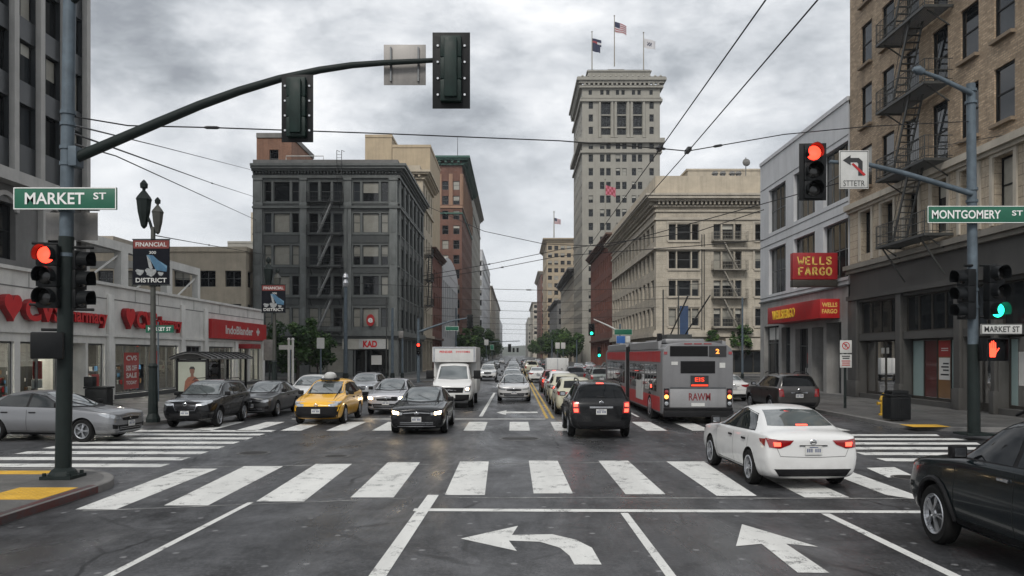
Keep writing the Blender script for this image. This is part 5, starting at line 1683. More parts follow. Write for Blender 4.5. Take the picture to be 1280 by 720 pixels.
HATCH = [(2.24, .36, .52, .52, .62, .66, .56, .71, .40), (2.14, .24, .76, .52, .84, .74, .77, .81, .54), (1.86, .18, .84, .54, .885, .84, .85, .92, .64),
         (1.32, .18, .85, .56, .90, .93, .865, 1.02, .70), (1.10, .18, .85, .56, .90, .96, .865, 1.06, .70), (.98, .18, .85, .56, .90, .97, .865, 1.10, .69),
         (.30, .18, .85, .56, .90, .99, .865, 1.50, .63), (-.3, .18, .85, .56, .90, 1.0, .865, 1.585, .635), (-1.1, .18, .85, .56, .90, 1.01, .865, 1.575, .63),
         (-1.70, .18, .85, .57, .895, 1.03, .86, 1.50, .62), (-1.98, .20, .84, .6, .885, 1.04, .84, 1.26, .60), (-2.15, .24, .82, .6, .87, 1.03, .81, 1.12, .62),
         (-2.24, .30, .76, .6, .82, .96, .75, 1.02, .54), (-2.29, .38, .66, .6, .73, .86, .64, .91, .42)]


def loft(st):
    vs, fs = [], []
    for (y, zl, wl, zm, wm, zb, wb, zt, wt) in st:
        d = zt - zb
        half = [(0, zl), (wl * .82, zl), (wl, zl + .07), (wm, zm), (wb, zb), (wb - .035, zb + min(.025, d * .3)), (wt, zt - min(.07, d * .35)), (wt - .15, zt - min(.012, d * .1)), (0, zt + .012)]
        ring = half + [(-x, z) for x, z in half[-2:0:-1]]
        vs += [(x, y, z) for x, z in ring]
    n = 16
    for i in range(len(st) - 1):
        for k in range(n):
            fs.append((i * n + k, i * n + (k + 1) % n, (i + 1) * n + (k + 1) % n, (i + 1) * n + k))
    for base in (0, (len(st) - 1) * n):
        for k in range(8):
            a, b, c, d = k, k + 1, (n - k - 1) % n, (n - k) % n
            q = []
            for j in (a, b, c, d):
                if base + j not in q: q.append(base + j)
            if len(q) >= 3: fs.append(tuple(q))
    return vs, fs


def lerp_line(pts, n):
    ls = [0]
    for a, b in zip(pts[:-1], pts[1:]): ls.append(ls[-1] + math.dist(a, b))
    out = []
    for i in range(n + 1):
        t = ls[-1] * i / n
        for k in range(len(pts) - 1):
            if t <= ls[k + 1] + 1e-9:
                u = (t - ls[k]) / max(1e-9, ls[k + 1] - ls[k])
                out.append((pts[k][0] + (pts[k + 1][0] - pts[k][0]) * u, pts[k][1] + (pts[k + 1][1] - pts[k][1]) * u)); break
    return out


class CarBody:
    def __init__(s, stations, arches, wr):
        vs, fs = loft(stations)
        me = bpy.data.meshes.new('body'); me.from_pydata(vs, [], fs)
        bm = bmesh.new(); bm.from_mesh(me); bmesh.ops.recalc_face_normals(bm, faces=bm.faces)
        cl = bm.edges.layers.float.new('crease_edge')
        for e in bm.edges:
            a, b = e.verts
            ka, kb = a.index % 16, b.index % 16
            if ka == kb and ka in (4, 12): e[cl] = .45
            if ka == kb and ka in (6, 10): e[cl] = .25
            if ka == kb and ka in (3, 13): e[cl] = .35
        bm.to_mesh(me); bm.free()
        o = bpy.data.objects.new('body', me); COL.objects.link(o)
        ss = o.modifiers.new('s', 'SUBSURF'); ss.levels = 2; ss.render_levels = 2
        bpy.context.view_layer.update()
        dg = bpy.context.evaluated_depsgraph_get()
        m1 = bpy.data.meshes.new_from_object(o.evaluated_get(dg))
        s.bvh = BVHTree.FromPolygons([v.co for v in m1.vertices], [tuple(p.vertices) for p in m1.polygons])
        c = MB()
        for y in arches:
            for sx in (-1, 1): c.cyl((sx * .58, y, wr + .0), (sx * 1.2, y, wr + .0), wr + .055, n=28)
        cme = c.mesh('cutter', [M['well']])
        co_ = bpy.data.objects.new('cutter', cme); COL.objects.link(co_)
        me.materials.append(M['plastic'])
        bo = o.modifiers.new('b', 'BOOLEAN'); bo.object = co_; bo.operation = 'DIFFERENCE'; bo.solver = 'EXACT'; bo.material_mode = 'TRANSFER'
        bpy.context.view_layer.update()
        dg = bpy.context.evaluated_depsgraph_get()
        s.mesh = bpy.data.meshes.new_from_object(o.evaluated_get(dg))
        s.mesh.name = 'body'
        bpy.data.objects.remove(o); bpy.data.objects.remove(co_)
        s.mesh.polygons.foreach_set('use_smooth', [True] * len(s.mesh.polygons))
        s.mesh.set_sharp_from_angle(angle=R(40))

    def hit(s, a, b, ax, sg, off):
        if ax == 'x': o, d = Vector((sg * 3, a, b)), Vector((-sg, 0, 0))
        elif ax == 'y': o, d = Vector((a, sg * 5, b)), Vector((0, -sg, 0))
        else: o, d = Vector((a, b, 4)), Vector((0, 0, -1))
        p, n, i, t = s.bvh.ray_cast(o, d)
        if p is None:
            q = Vector((0, a, b)) if ax == 'x' else Vector((a, sg * 2.1, b)) if ax == 'y' else Vector((a, b, 1))
            p, n, i, t = s.bvh.find_nearest(q)
        if n.dot(d) > 0: n = -n
        return p + n * off

    def patch(s, mb, lo, hi, ax, sg, nu=10, nv=5, off=.004, mi=0):
        L, U = lerp_line(lo, nu), lerp_line(hi, nu)
        vs = []
        for j in range(nv + 1):
            for i in range(nu + 1):
                t = j / nv
                vs.append(s.hit(L[i][0] + (U[i][0] - L[i][0]) * t, L[i][1] + (U[i][1] - L[i][1]) * t, ax, sg, off))
        fs = [(j * (nu + 1) + i, j * (nu + 1) + i + 1, (j + 1) * (nu + 1) + i + 1, (j + 1) * (nu + 1) + i) for j in range(nv) for i in range(nu)]
        mb.add(vs, fs, mi)


def wheel_meshes(r, w, spokes=5):
    t = MB(); t.lathe([(r * .66, -w / 2 + .01), (r * .9, -w / 2), (r * .985, -w / 2 + .03), (r, -w * .2), (r, w * .2), (r * .985, w / 2 - .03), (r * .9, w / 2), (r * .66, w / 2 - .01)], n=30, axis='x', caps=False)
    t.lathe([(.001, -w * .1), (r * .68, -w * .1)], n=20, axis='x', caps=False)
    tm = t.mesh('wheel', M['tyre'], smooth=True)
    m = MB()
    x = w / 2
    m.lathe([(r * .60, x - .06), (r * .69, x - .012), (r * .665, x + .002), (r * .61, x - .012)], n=30, axis='x', caps=False)
    m.lathe([(.001, x + .0), (r * .13, x - .004), (r * .17, x - .02)], n=14, axis='x', caps=False)
    for k in range(spokes):
        for dt in (-.13, .13):
            a = 2 * PI * k / spokes
            p = (x - .015, r * .12 * math.cos(a), r * .12 * math.sin(a)); q = (x - .028, r * .63 * math.cos(a + dt), r * .63 * math.sin(a + dt))
            m.bar(p, q, r * .10, .02)
    m.lathe([(.001, x - .065), (r * .61, x - .065)], n=20, mi=1, axis='x', caps=False)
    return tm, m.mesh('rim', [M['rim'], M['rim_dark']])


def emblem(mb, x, y, z, sy, r=.06, mi=0):
    """plain oval badge"""
    n = 18
    for k in range(n):
        a, b = 2 * PI * k / n, 2 * PI * (k + 1) / n
        for q in (.78,):
            mb.add([(x + r * 1.3 * math.cos(a), y, z + r * math.sin(a)), (x + r * 1.3 * math.cos(b), y, z + r * math.sin(b)), (x + r * 1.3 * q * math.cos(b), y + sy * .006, z + r * q * math.sin(b)), (x + r * 1.3 * q * math.cos(a), y + sy * .006, z + r * q * math.sin(a))], [(0, 1, 2, 3)], mi)
    mb.box(x - r * .9, x + r * .9, min(y, y + sy * .006), max(y, y + sy * .006), z - .008, z + .008, mi)


PROTO = {}
SPEC = {
    'sedan': dict(st=SEDAN, ax=(1.36, -1.34), r=.325, gl=dict(ws=(.70, 1.0, .565, 1.385), rw=(.63, 1.115, .515, 1.365),
                  f=([(.72, .985), (-.30, .99)], [(.06, 1.285), (-.30, 1.355)]), b=([(-.38, .99), (-1.46, 1.03)], [(-.38, 1.36), (-1.08, 1.29)]))),
    'suv': dict(st=SUV, ax=(1.34, -1.32), r=.36, gl=dict(ws=(.70, 1.165, .60, 1.57), rw=(.68, 1.185, .585, 1.555),
                f=([(.76, 1.12), (-.25, 1.135)], [(.27, 1.46), (-.25, 1.545)]), b=([(-.33, 1.135), (-1.12, 1.15)], [(-.33, 1.55), (-1.12, 1.55)]), q=([(-1.20, 1.155), (-1.84, 1.19)], [(-1.20, 1.545), (-1.74, 1.48)]))),
    'boxy': dict(st=BOXY, ax=(1.36, -1.36), r=.355, gl=dict(ws=(.73, 1.20, .62, 1.60), rw=(.70, 1.20, .60, 1.62),
                 f=([(.76, 1.14), (-.25, 1.15)], [(.30, 1.50), (-.25, 1.59)]), b=([(-.33, 1.15), (-1.15, 1.16)], [(-.33, 1.60), (-1.15, 1.605)]), q=([(-1.23, 1.165), (-2.0, 1.2)], [(-1.23, 1.60), (-1.90, 1.52)]))),
    'hatch': dict(st=HATCH, ax=(1.34, -1.36), r=.325, gl=dict(ws=(.70, 1.085, .60, 1.475), rw=(.56, 1.14, .50, 1.42),
                  f=([(.86, 1.02), (-.28, 1.04)], [(.22, 1.36), (-.28, 1.455)]), b=([(-.36, 1.04), (-1.28, 1.06)], [(-.36, 1.445), (-1.28, 1.41)]), q=([(-1.36, 1.07), (-1.88, 1.12)], [(-1.36, 1.39), (-1.76, 1.28)]))),
}


def car_proto(kind, variant=''):
    key = kind + variant
    if key in PROTO: return PROTO[key]
    sp = SPEC[kind]; g = sp['gl']
    cb = CarBody(sp['st'], sp['ax'], sp['r'])
    root = thing('parked_car', None, None)
    body = link('body', cb.mesh, root)
    def P(name, mats, fill, parent=None, fix=False, **k):
        mb = MB(); fill(mb)
        return mb.build(name, mats, parent or root, fix=fix, smooth=True, **k)
    glass = M['car_glass']; tint = M['car_glass_dark']; side = tint if variant == 'c' else M['car_glass_side']
    zr = lambda w0, z0, w1, z1, dip=.0: ([(-w0, z0), (0, z0 - dip), (w0, z0)], [(-w1, z1), (0, z1 + .025), (w1, z1)])
    P('windshield_seal', M['plastic'], lambda m: cb.patch(m, *zr(g['ws'][0] + .035, g['ws'][1] - .02, g['ws'][2] + .025, g['ws'][3] + .012, .015), 'y', 1, 16, 8, .0015))
    P('windshield', glass, lambda m: cb.patch(m, *zr(*g['ws'], .015), 'y', 1, 16, 8))
    P('rear_window', M['car_glass'] if kind == 'sedan' else tint, lambda m: cb.patch(m, *zr(*g['rw']), 'y', -1, 16, 8))
    for sx in (1, -1):
        fb, bb = g['f'], g['q'] if 'q' in g else g['b']
        P('window_trim', M['plastic'], lambda m: cb.patch(m, [(fb[0][0][0] + .04, fb[0][0][1] - .022), (bb[0][1][0] - .04, bb[0][1][1] - .018)], [(fb[1][0][0] + .03, fb[1][0][1] + .016), (fb[1][1][0], fb[1][1][1] + .02), (bb[1][0][0], bb[1][0][1] + .018), (bb[1][1][0] - .03, bb[1][1][1] + .014)], 'x', sx, 26, 8, .0015))
        for w in ('f', 'b', 'q'):
            if w in g: P('side_window', side if w == 'f' or kind == 'sedan' else tint, lambda m: cb.patch(m, *g[w], 'x', sx, 10, 6, .004))
    st = sp['st']; zb = st[2][5]; L = st[0][0]
    tall = kind in ('suv', 'boxy')
    # front face
    zh = {'sedan': .71, 'hatch': .74, 'suv': .90, 'boxy': .94}[kind]
    for sx in (1, -1):
        lo = [(sx * .46, zh - .075), (sx * .66, zh - .08), (sx * .82, zh + .0)]; hi = [(sx * .44, zh - .005), (sx * .66, zh + .035), (sx * .84, zh + .10)]
        hl = P('headlight', [M['lamp_glass']], lambda m: (cb.patch(m, lo, hi, 'y', 1, 10, 5, .008), cb.patch(m, [(L - .17, zh - .03), (L - .40, zh + .05)], [(L - .17, zh + .085), (L - .50, zh + .10)], 'x', sx, 6, 4, .006)))
        P('lamp_bulb', [M['lamp_glass']], lambda m: cb.patch(m, [(sx * .57, zh - .065), (sx * .75, zh - .045)], [(sx * .57, zh + .015), (sx * .77, zh + .05)], 'y', 1, 4, 4, .014), hl)
        P('fog_lamp_recess', [M['plastic']], lambda m: cb.patch(m, [(sx * .60, .36), (sx * .76, .38)], [(sx * .60, .47), (sx * .78, .50)], 'y', 1, 6, 4, .005))
    gz = zh - .03
    def grille(m):
        if kind == 'hatch':
            cb.patch(m, [(-.74, .27), (0, .25), (.74, .27)], [(-.84, .66), (-.46, .665), (0, .665), (.46, .665), (.84, .66)], 'y', 1, 22, 8, .006, 0)
        elif tall:
            cb.patch(m, [(-.34, gz - .20), (.34, gz - .20)], [(-.42, gz + .02), (.42, gz + .02)], 'y', 1, 14, 5, .006, 0)
            cb.patch(m, [(-.52, .36), (.52, .36)], [(-.58, .55), (.58, .55)], 'y', 1, 14, 5, .006, 0)
            for z in (gz - .13, gz - .06): cb.patch(m, [(-.36, z), (.36, z)], [(-.36, z + .018), (.36, z + .018)], 'y', 1, 10, 1, .011, 1)
            for sx in (-1, 1): cb.patch(m, [(sx * .33, gz - .21), (sx * .36, gz - .215)], [(sx * .42, gz + .02), (sx * .46, gz + .02)], 'y', 1, 2, 6, .013, 1)
            cb.patch(m, [(-.36, gz - .235), (.36, gz - .235)], [(-.36, gz - .20), (.36, gz - .20)], 'y', 1, 10, 1, .011, 1)
        else:
            cb.patch(m, [(-.38, gz - .085), (0, gz - .10), (.38, gz - .085)], [(-.42, gz - .01), (0, gz + .015), (.42, gz - .01)], 'y', 1, 14, 4, .006, 0)
            cb.patch(m, [(-.52, .30), (.52, .30)], [(-.60, .47), (.60, .47)], 'y', 1, 14, 5, .006, 0)
            cb.patch(m, [(-.42, gz - .005), (0, gz + .02), (.42, gz - .005)], [(-.42, gz + .02), (0, gz + .05), (.42, gz + .02)], 'y', 1, 12, 1, .012, 1)
            cb.patch(m, [(-.60, .275), (.60, .275)], [(-.61, .292), (.61, .292)], 'y', 1, 14, 1, .012, 1)
            for z in (.35, .40): cb.patch(m, [(-.52, z), (.52, z)], [(-.53, z + .012), (.53, z + .012)], 'y', 1, 12, 1, .010, 1)
    P('grille', [M['plastic'], M['rim' if not tall else 'chrome']], grille)
    fy = cb.hit(0, gz - .03, 'y', 1, .012).y
    P('badge', M['chrome'], lambda m: emblem(m, 0, fy, gz - .0, 1, .055), fix=True)
    def plate(name, z, sg):
        y = cb.hit(0, z, 'y', sg, .02).y
        m = MB(); m.box(-.155, .155, min(y, y + sg * .012), max(y, y + sg * .012), z - .078, z + .078, 0)
        yy = y + sg * .0135
        for i in range(7):
            a = -.125 + i * .038
            if i != 3: m.quad((a, yy, z - .035), (a + .022, yy, z - .035), (a + .022, yy, z + .028), (a, yy, z + .028), 1)
        m.quad((-.08, yy, z + .045), (.08, yy, z + .045), (.08, yy, z + .06), (-.08, yy, z + .06), 1)
        m.build(name, [M['plate'], M['plate_ink']], root)
    plate('front_plate', .50 if not tall else .56, 1)
    # rear face
    rz_ = {'sedan': .86, 'hatch': .93, 'suv': .96, 'boxy': .96}[kind]
    for sx in (1, -1):
        if tall:
            lo = [(sx * .62, rz_ - .20), (sx * .82, rz_ - .20)]; hi = [(sx * .66, rz_ + .12), (sx * .84, rz_ + .14)]
        else:
            lo = [(sx * .43, rz_ - .03), (sx * .62, rz_ - .10), (sx * .80, rz_ - .08)]; hi = [(sx * .36, rz_ + .045), (sx * .62, rz_ + .05), (sx * .83, rz_ + .08)]
        tl = P('taillight', [M['tail_glass']], lambda m: (cb.patch(m, lo, hi, 'y', -1, 10, 6, .010), cb.patch(m, [(-L + .16, lo[-1][1] + .01), (-L + .36, rz_ + .0)], [(-L + .16, hi[-1][1] - .01), (-L + .42, rz_ + .05)], 'x', sx, 6, 4, .008) if not tall else 0))
        if tall:
            P('brake_lamp', [M['tail_glass']], lambda m: (cb.patch(m, [(sx * .67, rz_ - .17), (sx * .79, rz_ - .17)], [(sx * .68, rz_ - .07), (sx * .80, rz_ - .07)], 'y', -1, 4, 4, .016), cb.patch(m, [(sx * .69, rz_ - .01), (sx * .80, rz_ - .01)], [(sx * .69, rz_ + .08), (sx * .80, rz_ + .09)], 'y', -1, 4, 4, .016)), tl)
        else:
            P('brake_lamp', [M['tail_glass']], lambda m: cb.patch(m, [(sx * .60, rz_ - .06), (sx * .72, rz_ - .06)], [(sx * .60, rz_ + .01), (sx * .73, rz_ + .015)], 'y', -1, 4, 4, .016), tl)
    plate('rear_plate', .735 if not tall else .80, -1)
    ry = cb.hit(0, rz_ + .02, 'y', -1, .012).y
    P('badge', M['chrome'], lambda m: emblem(m, 0, ry, rz_ + .02 if not tall else rz_ + .1, -1, .05), fix=True)
    P('rear_bumper_insert', M['plastic'], lambda m: cb.patch(m, [(-.62, .27 if not tall else .36), (.62, .27 if not tall else .36)], [(-.72, .40 if not tall else .52), (.72, .40 if not tall else .52)], 'y', -1, 16, 4, .006))
    P('tailgate_trim', M['chrome' if tall else 'plastic'], lambda m: cb.patch(m, [(-.34 if tall else -.26, rz_ - .055), (.34 if tall else .26, rz_ - .055)], [(-.34 if tall else -.26, rz_ - .005 if tall else rz_ - .035), (.34 if tall else .26, rz_ - .005 if tall else rz_ - .035)], 'y', -1, 8, 1, .02))
    P('boot_seam', M['well'], lambda m: (cb.patch(m, [(-.60, rz_ - .24), (0, rz_ - .26), (.60, rz_ - .24)], [(-.60, rz_ - .232), (0, rz_ - .252), (.60, rz_ - .232)], 'y', -1, 12, 1, .003),
                                         [cb.patch(m, [(sx * .60, rz_ - .24), (sx * .606, rz_ - .24)], [(sx * .66, rz_ - .1), (sx * .666, rz_ - .1)], 'y', -1, 1, 5, .003) for sx in (1, -1)]))
    # doors: seams, handles, mirrors, sills
    zs0, zs1 = (.30, zb + .10) if not tall else (.36, zb + .08)
    seams = [.86 if kind != 'hatch' else .9, -.34, -1.16]
    zbelt = [st[6][5]] * 3
    for sx in (1, -1):
        def seam(m):
            for y in seams: cb.patch(m, [(y, zs0), (y + .010, zs0)], [(y - (.12 if y < -1 else 0), zbelt[0] - .02), (y + .010 - (.12 if y < -1 else 0), zbelt[0] - .02)], 'x', sx, 1, 10, .002)
            cb.patch(m, [(.86, zs0), (-1.16, zs0)], [(.86, zs0 + .01), (-1.16, zs0 + .01)], 'x', sx, 12, 1, .002)
        P('door_seam', M['well'], seam)
        P('sill_trim', M['plastic'], lambda m: cb.patch(m, [(sp['ax'][0] - .46, .20 if not tall else .28), (sp['ax'][1] + .46, .20 if not tall else .28)], [(sp['ax'][0] - .46, .27 if not tall else .40), (sp['ax'][1] + .46, .27 if not tall else .40)], 'x', sx, 14, 2, .005))
        for y in (-.16, -1.02):
            p = cb.hit(y, zbelt[0] - .10, 'x', sx, .012)
            m = MB(); m.box(p.x - .018, p.x + .012, y - .10, y + .10, p.z - .018, p.z + .018); m.build('door_handle', M['chrome'] if variant == 'c' else M['plastic'], root, bevel=.008)
        zm = st[5][5] + .07
        m = MB(); m.box(.86 * sx, 1.06 * sx, .62, .74, zm - .02, zm + .13); mo = m.build('mirror', M['plastic'], root, bevel=.035)
        m = MB(); m.box(.89 * sx, 1.03 * sx, .612, .618, zm + .005, zm + .105); m.build('mirror_glass', M['chrome'], mo)
        if tall:
            m = MB(); w = st[8][8] - .04; z = st[8][7]
            m.tube([(sx * w, .05, z - .02), (sx * w, -.15, z + .05), (sx * w, -1.45, z + .045), (sx * w, -1.68, z - .04)], .018, 6); m.build('roof_rail', M['plastic'], root)
            for y in sp['ax']:
                a = MB()
                pts = []
                for k in range(15):
                    t = R(-15 + 210 * k / 14); rr = sp['r'] + .075
                    z = sp['r'] + rr * math.sin(t)
                    if z < .26: continue
                    q = cb.hit(y + rr * math.cos(t), z, 'x', sx, .004); pts.append(q)
                a.tube(pts, .035, 6); a.build('arch_trim', M['plastic'], root, smooth=True)
    P('hood_seam', M['well'], lambda m: [cb.patch(m, [(sx * (st[3][6] - .10), st[4][0] - .02), (sx * (st[3][6] - .10) + .008, st[4][0] - .02)], [(sx * .62, st[1][0] - .03), (sx * .62 + .008, st[1][0] - .03)], 'z', 1, 1, 10, .002) for sx in (1, -1)])
    m = MB()
    for sx in (.25, -.3): m.tube([cb.hit(sx, st[4][7] + .01, 'z', 1, .012) if False else cb.hit(sx, .93, 'z', 1, .012), cb.hit(sx + .28, .72, 'z', 1, .014), cb.hit(sx + .45, .58, 'z', 1, .014)], .005, 5)
    m.build('wiper', M['plastic'], root)
    hl_ = P('high_brake_lamp', [M['tail_glass']], lambda m: cb.patch(m, [(-.11, g['rw'][3] + (.03 if tall else -.245)), (.11, g['rw'][3] + (.03 if tall else -.245))], [(-.11, g['rw'][3] + (.05 if tall else -.225)), (.11, g['rw'][3] + (.05 if tall else -.225))], 'y', -1, 6, 1, .010))
    if kind == 'suv':
        P('rear_wiper', M['plastic'], lambda m: cb.patch(m, [(-.16, 1.20), (.14, 1.20)], [(-.10, 1.235), (.12, 1.225)], 'y', -1, 6, 1, .016))
    tm, rm = wheel_meshes(sp['r'], .215)
    for y in sp['ax']:
        for sx in (1, -1):
            w = link('wheel', tm, root, (sx * (.80 if not tall else .815), y, sp['r']), 0 if sx > 0 else PI)
            link('rim', rm, w)
    PROTO[key] = root
    root.location = (0, -200, -50)
    return root


PAINT = {}


def paint(name, c, metal=0, rough=.35, coat=.6, spec=.4):
    if name not in PAINT: PAINT[name] = car_paint('paint_' + name, c, metal, rough, coat, spec)
    return PAINT[name]


USED = set()


def car(kind, label, x, y, rz, pmat, group=None, scale=(1, 1, 1), head=False, brake=False, name='parked_car', variant='', front_at=None, cat='car'):
    """y: where the bumper nearest the camera stands"""
    pr = car_proto(kind, variant)
    first = kind + variant not in USED
    USED.add(kind + variant)
    t = pr if first else copy_tree(pr)
    t.name = name
    L = SPEC[kind]['st'][0][0] * scale[1]
    ca, sa_ = math.cos(rz), math.sin(rz)
    t.location = (x, y, 0) if front_at is None else (x - front_at * -sa_, y - front_at * ca, 0)
    t.rotation_euler = (0, 0, rz); t.scale = scale
    tag(t, label, cat, group)
    for o in tree_objs(t)[1:]:
        nm = o.name.split('.')[0]
        if nm == 'body': slot(o, 0, pmat)
        elif nm == 'lamp_bulb' and head: slot(o, 0, M['white_lit'])
        elif nm in ('brake_lamp', 'high_brake_lamp') and brake: slot(o, 0, M['tail_lit'])
    return t


def slot(o, i, m):
    o.material_slots[i].link = 'OBJECT'
    o.material_slots[i].material = m


BLACK = paint('black', (.005, .0055, .0065), .0, .25, .5, .2); WHITE = paint('white', (.70, .70, .69), 0, .35); SILVER = paint('silver', (.46, .47, .49), .45, .35)
DGREY = paint('dark_grey', (.05, .054, .058), .3, .32, .5, .3); LILAC = paint('lilac_silver', (.50, .50, .53), .4, .35); YELLOW = paint('taxi_yellow', (.82, .43, .015), 0, .35)
NAVY = paint('dark_green_black', (.005, .009, .011), .0, .2, .4, .12); CREAM = paint('cream', (.50, .48, .36), 0, .4); BROWN = paint('dark_bronze', (.055, .052, .05), .4, .32); MRED = paint('dark_red', (.20, .02, .02), .1, .35)

MSILVER = paint('mid_silver', (.20, .205, .215), .4, .33)
PSILVER = paint('pale_silver', (.60, .60, .60), .2, .35)
UP, DOWN = 0.0, PI
# centre positions; half length is about 2.28 m
car('sedan', 'silver sedan crossing sideways behind the big signal pole at the left edge', -13.55, 23.75, R(-96), MSILVER, name='silver_sedan')
car('suv', 'black SUV facing the camera at the far left kerb with a chrome framed grille', -11.02, 28.9, DOWN + R(0), BLACK, 'cars waiting on the left side', (.93, .95, .95), name='black_suv')
car('sedan', 'dark grey sedan facing the camera just behind the black SUV on the left', -10.35, 33.6, DOWN, DGREY, 'cars waiting on the left side', (.92, 1, .97), name='grey_sedan')
car('hatch', 'white car half hidden between the dark grey sedan and the yellow taxi', -10.0, 39.6, DOWN, WHITE, 'cars waiting on the left side', (.95, 1, .95), name='white_car')
taxi = car('hatch', 'yellow taxi cab with black front bumper and a roof sign facing the camera', -6.98, 30.35, DOWN, YELLOW, 'cars waiting on the left side', (.97, 1, 1.0), name='taxi')
car('suv', 'small silver SUV seen over the bonnets between the taxi and the lilac sedan', -8.4, 45.5, DOWN, SILVER, 'cars waiting on the left side', (.92, 1, .88), name='silver_suv')
car('sedan', 'lilac silver sedan facing the camera between the taxi and the black sedan', -5.3, 35.2, DOWN, LILAC, 'cars waiting on the left side', (.94, 1, 1.0), name='lilac_sedan', head=True)
car('sedan', 'glossy black sedan with lit headlights leading the oncoming lane', -3.02, 26.95, DOWN, BLACK, 'cars waiting on the left side', (.97, 1, .99), name='black_sedan', head=True)
car('sedan', 'silver sedan facing the camera alone in the oncoming centre lane', -.02, 44.4, DOWN, PSILVER, 'oncoming cars in the centre lane', (.98, 1, .98), name='silver_sedan', head=False)
car('suv', 'dark car close behind the silver sedan in the oncoming centre lane', -.15, 58.5, DOWN, SILVER, 'oncoming cars in the centre lane', (.95, 1, .85), name='silver_car')
car('boxy', 'small white van facing the camera beside the box truck far up the street', -2.55, 78, DOWN, WHITE, 'oncoming cars in the centre lane', (.92, 1, .9), name='white_van')
car('suv', 'black SUV seen from behind with lit brake lights in the left turn lane', 2.55, 25.75, UP, BLACK, 'cars driving up the street', (1.0, 1, 1.02), brake=True, name='black_suv')
car('sedan', 'white sedan seen from behind at the right crossing the zebra bars', 5.36, 16.80, R(2), WHITE, 'cars driving up the street', (.99, .98, 1.03), brake=True, name='white_sedan')
car('suv', 'dark glossy SUV cut by the right frame edge with its front wheel showing', 6.46, 9.25, R(0), NAVY, 'cars driving up the street', (1.0, 1, 1.09), name='dark_suv', variant='c')
for i, (kd, lb, x, y, p, sc) in enumerate((
        ('hatch', 'cream roofed cab directly ahead of the black SUV in the queue', 2.55, 35.0, CREAM, (.95, 1, .98)),
        ('hatch', 'second cream cab of the queue ahead of the black SUV', 2.55, 41.2, CREAM, (.95, 1, .98)),
        ('hatch', 'third pale cab of the queue ahead of the black SUV', 2.65, 47.6, WHITE, (.95, 1, .98)),
        ('suv', 'dark red SUV with pale roof line at the head of the near queue', 2.6, 54.2, MRED, (.95, 1, .9)),
        ('sedan', 'white sedan driving away left of the queue beyond the cabs', 2.05, 73, WHITE, (.9, 1, .95)),
        ('boxy', 'cream van far up the street left of the white box truck', 2.15, 102, CREAM, (1, 1, 1.0)))):
    car(kd, lb, x, y, UP, p, 'queue of cars driving away', sc, brake=i in (0, 1, 3), name='queued_car')
for kd, lb, x, y, p in (('suv', 'dark SUV furthest left of the distant dark cars beyond the queue', 4.9, 66, DGREY), ('suv', 'grey green SUV of the distant dark cars left of the bus front', 6.3, 60, paint('sage', (.16, .18, .17), .4, .35)),
                        ('sedan', 'pale sedan among the distant dark cars left of the bus front', 8.3, 72, SILVER), ('boxy', 'dark van next to the front end of the bus', 8.3, 61, BLACK), ('suv', 'black SUV further up among the distant dark cars', 9.6, 80, BLACK)):
    car(kd, lb, x, y, UP, p, 'distant cars beyond the queue', (.95, 1, .92), name='distant_car')
car('sedan', 'white sedan at the right kerb between the bus and the dark minivan', 11.7, 44.8, UP, WHITE, 'cars at the right kerb', (.95, 1, .98), name='white_sedan')
car('boxy', 'dark bronze minivan at the right kerb behind the white sedan', 11.75, 35.4, R(1), BROWN, 'cars at the right kerb', (1.0, 1, .98), name='dark_minivan')
# far traffic: small in the photo
far = random.Random(11)
fl = [(-.2, 72), (-.1, 88), (-.2, 108), (-3.4, 98), (-3.6, 120), (-6.2, 106), (-6.4, 128), (-.2, 132), (-3.6, 150), (-.2, 165), (-6.4, 176), (-3.4, 205), (-.2, 220), (2.3, 125), (2.4, 150), (5.2, 110), (5.4, 135), (8.4, 105), (2.3, 180), (5.4, 190), (11.2, 96), (11.2, 120)]
words = ['silver', 'black', 'white', 'grey', 'pale grey']
pp = [SILVER, BLACK, WHITE, DGREY, LILAC]
lanes = {}
nth = ['nearest', 'second', 'third', 'fourth', 'fifth', 'sixth', 'seventh', 'eighth']
for i, (x, y) in enumerate(sorted(fl, key=lambda p: p[1])):
    k = (i * 7 + 2) % 5
    lane = 'left kerb' if x < -5 else 'inner oncoming' if x < -2 else 'centre oncoming' if x < 1 else 'centre departing' if x < 4 else 'middle departing' if x < 7 else 'right departing' if x < 10 else 'right kerb'
    n = lanes.get(lane, 0); lanes[lane] = n + 1
    car(['sedan', 'suv', 'sedan', 'hatch', 'suv'][k], 'tiny %s car in the far traffic, %s one in the %s lane' % (words[k], nth[n], lane),
        x, y, DOWN if x < 1 else UP, pp[k], 'far traffic up the street', (.95, 1, .95), name='distant_car')

# taxi: roof sign, dark lower front
def taxi_extras():
    m = MB(); m.box(-.34, .34, -.16, .16, 1.545, 1.60); o = m.build('roof_sign_base', M['plastic'], taxi, bevel=.01)
    m = MB(); m.lathe([(.22, 1.60), (.24, 1.66), (.22, 1.75), (.13, 1.82), (.001, 1.84)], n=18); m.build('roof_sign', M['sign_cream'], o, smooth=True)
    m = MB(); m.box(-.22, .22, .30, .5, 1.53, 1.60); m.build('meter_lamp', M['ink'], taxi, bevel=.02)


taxi_extras()


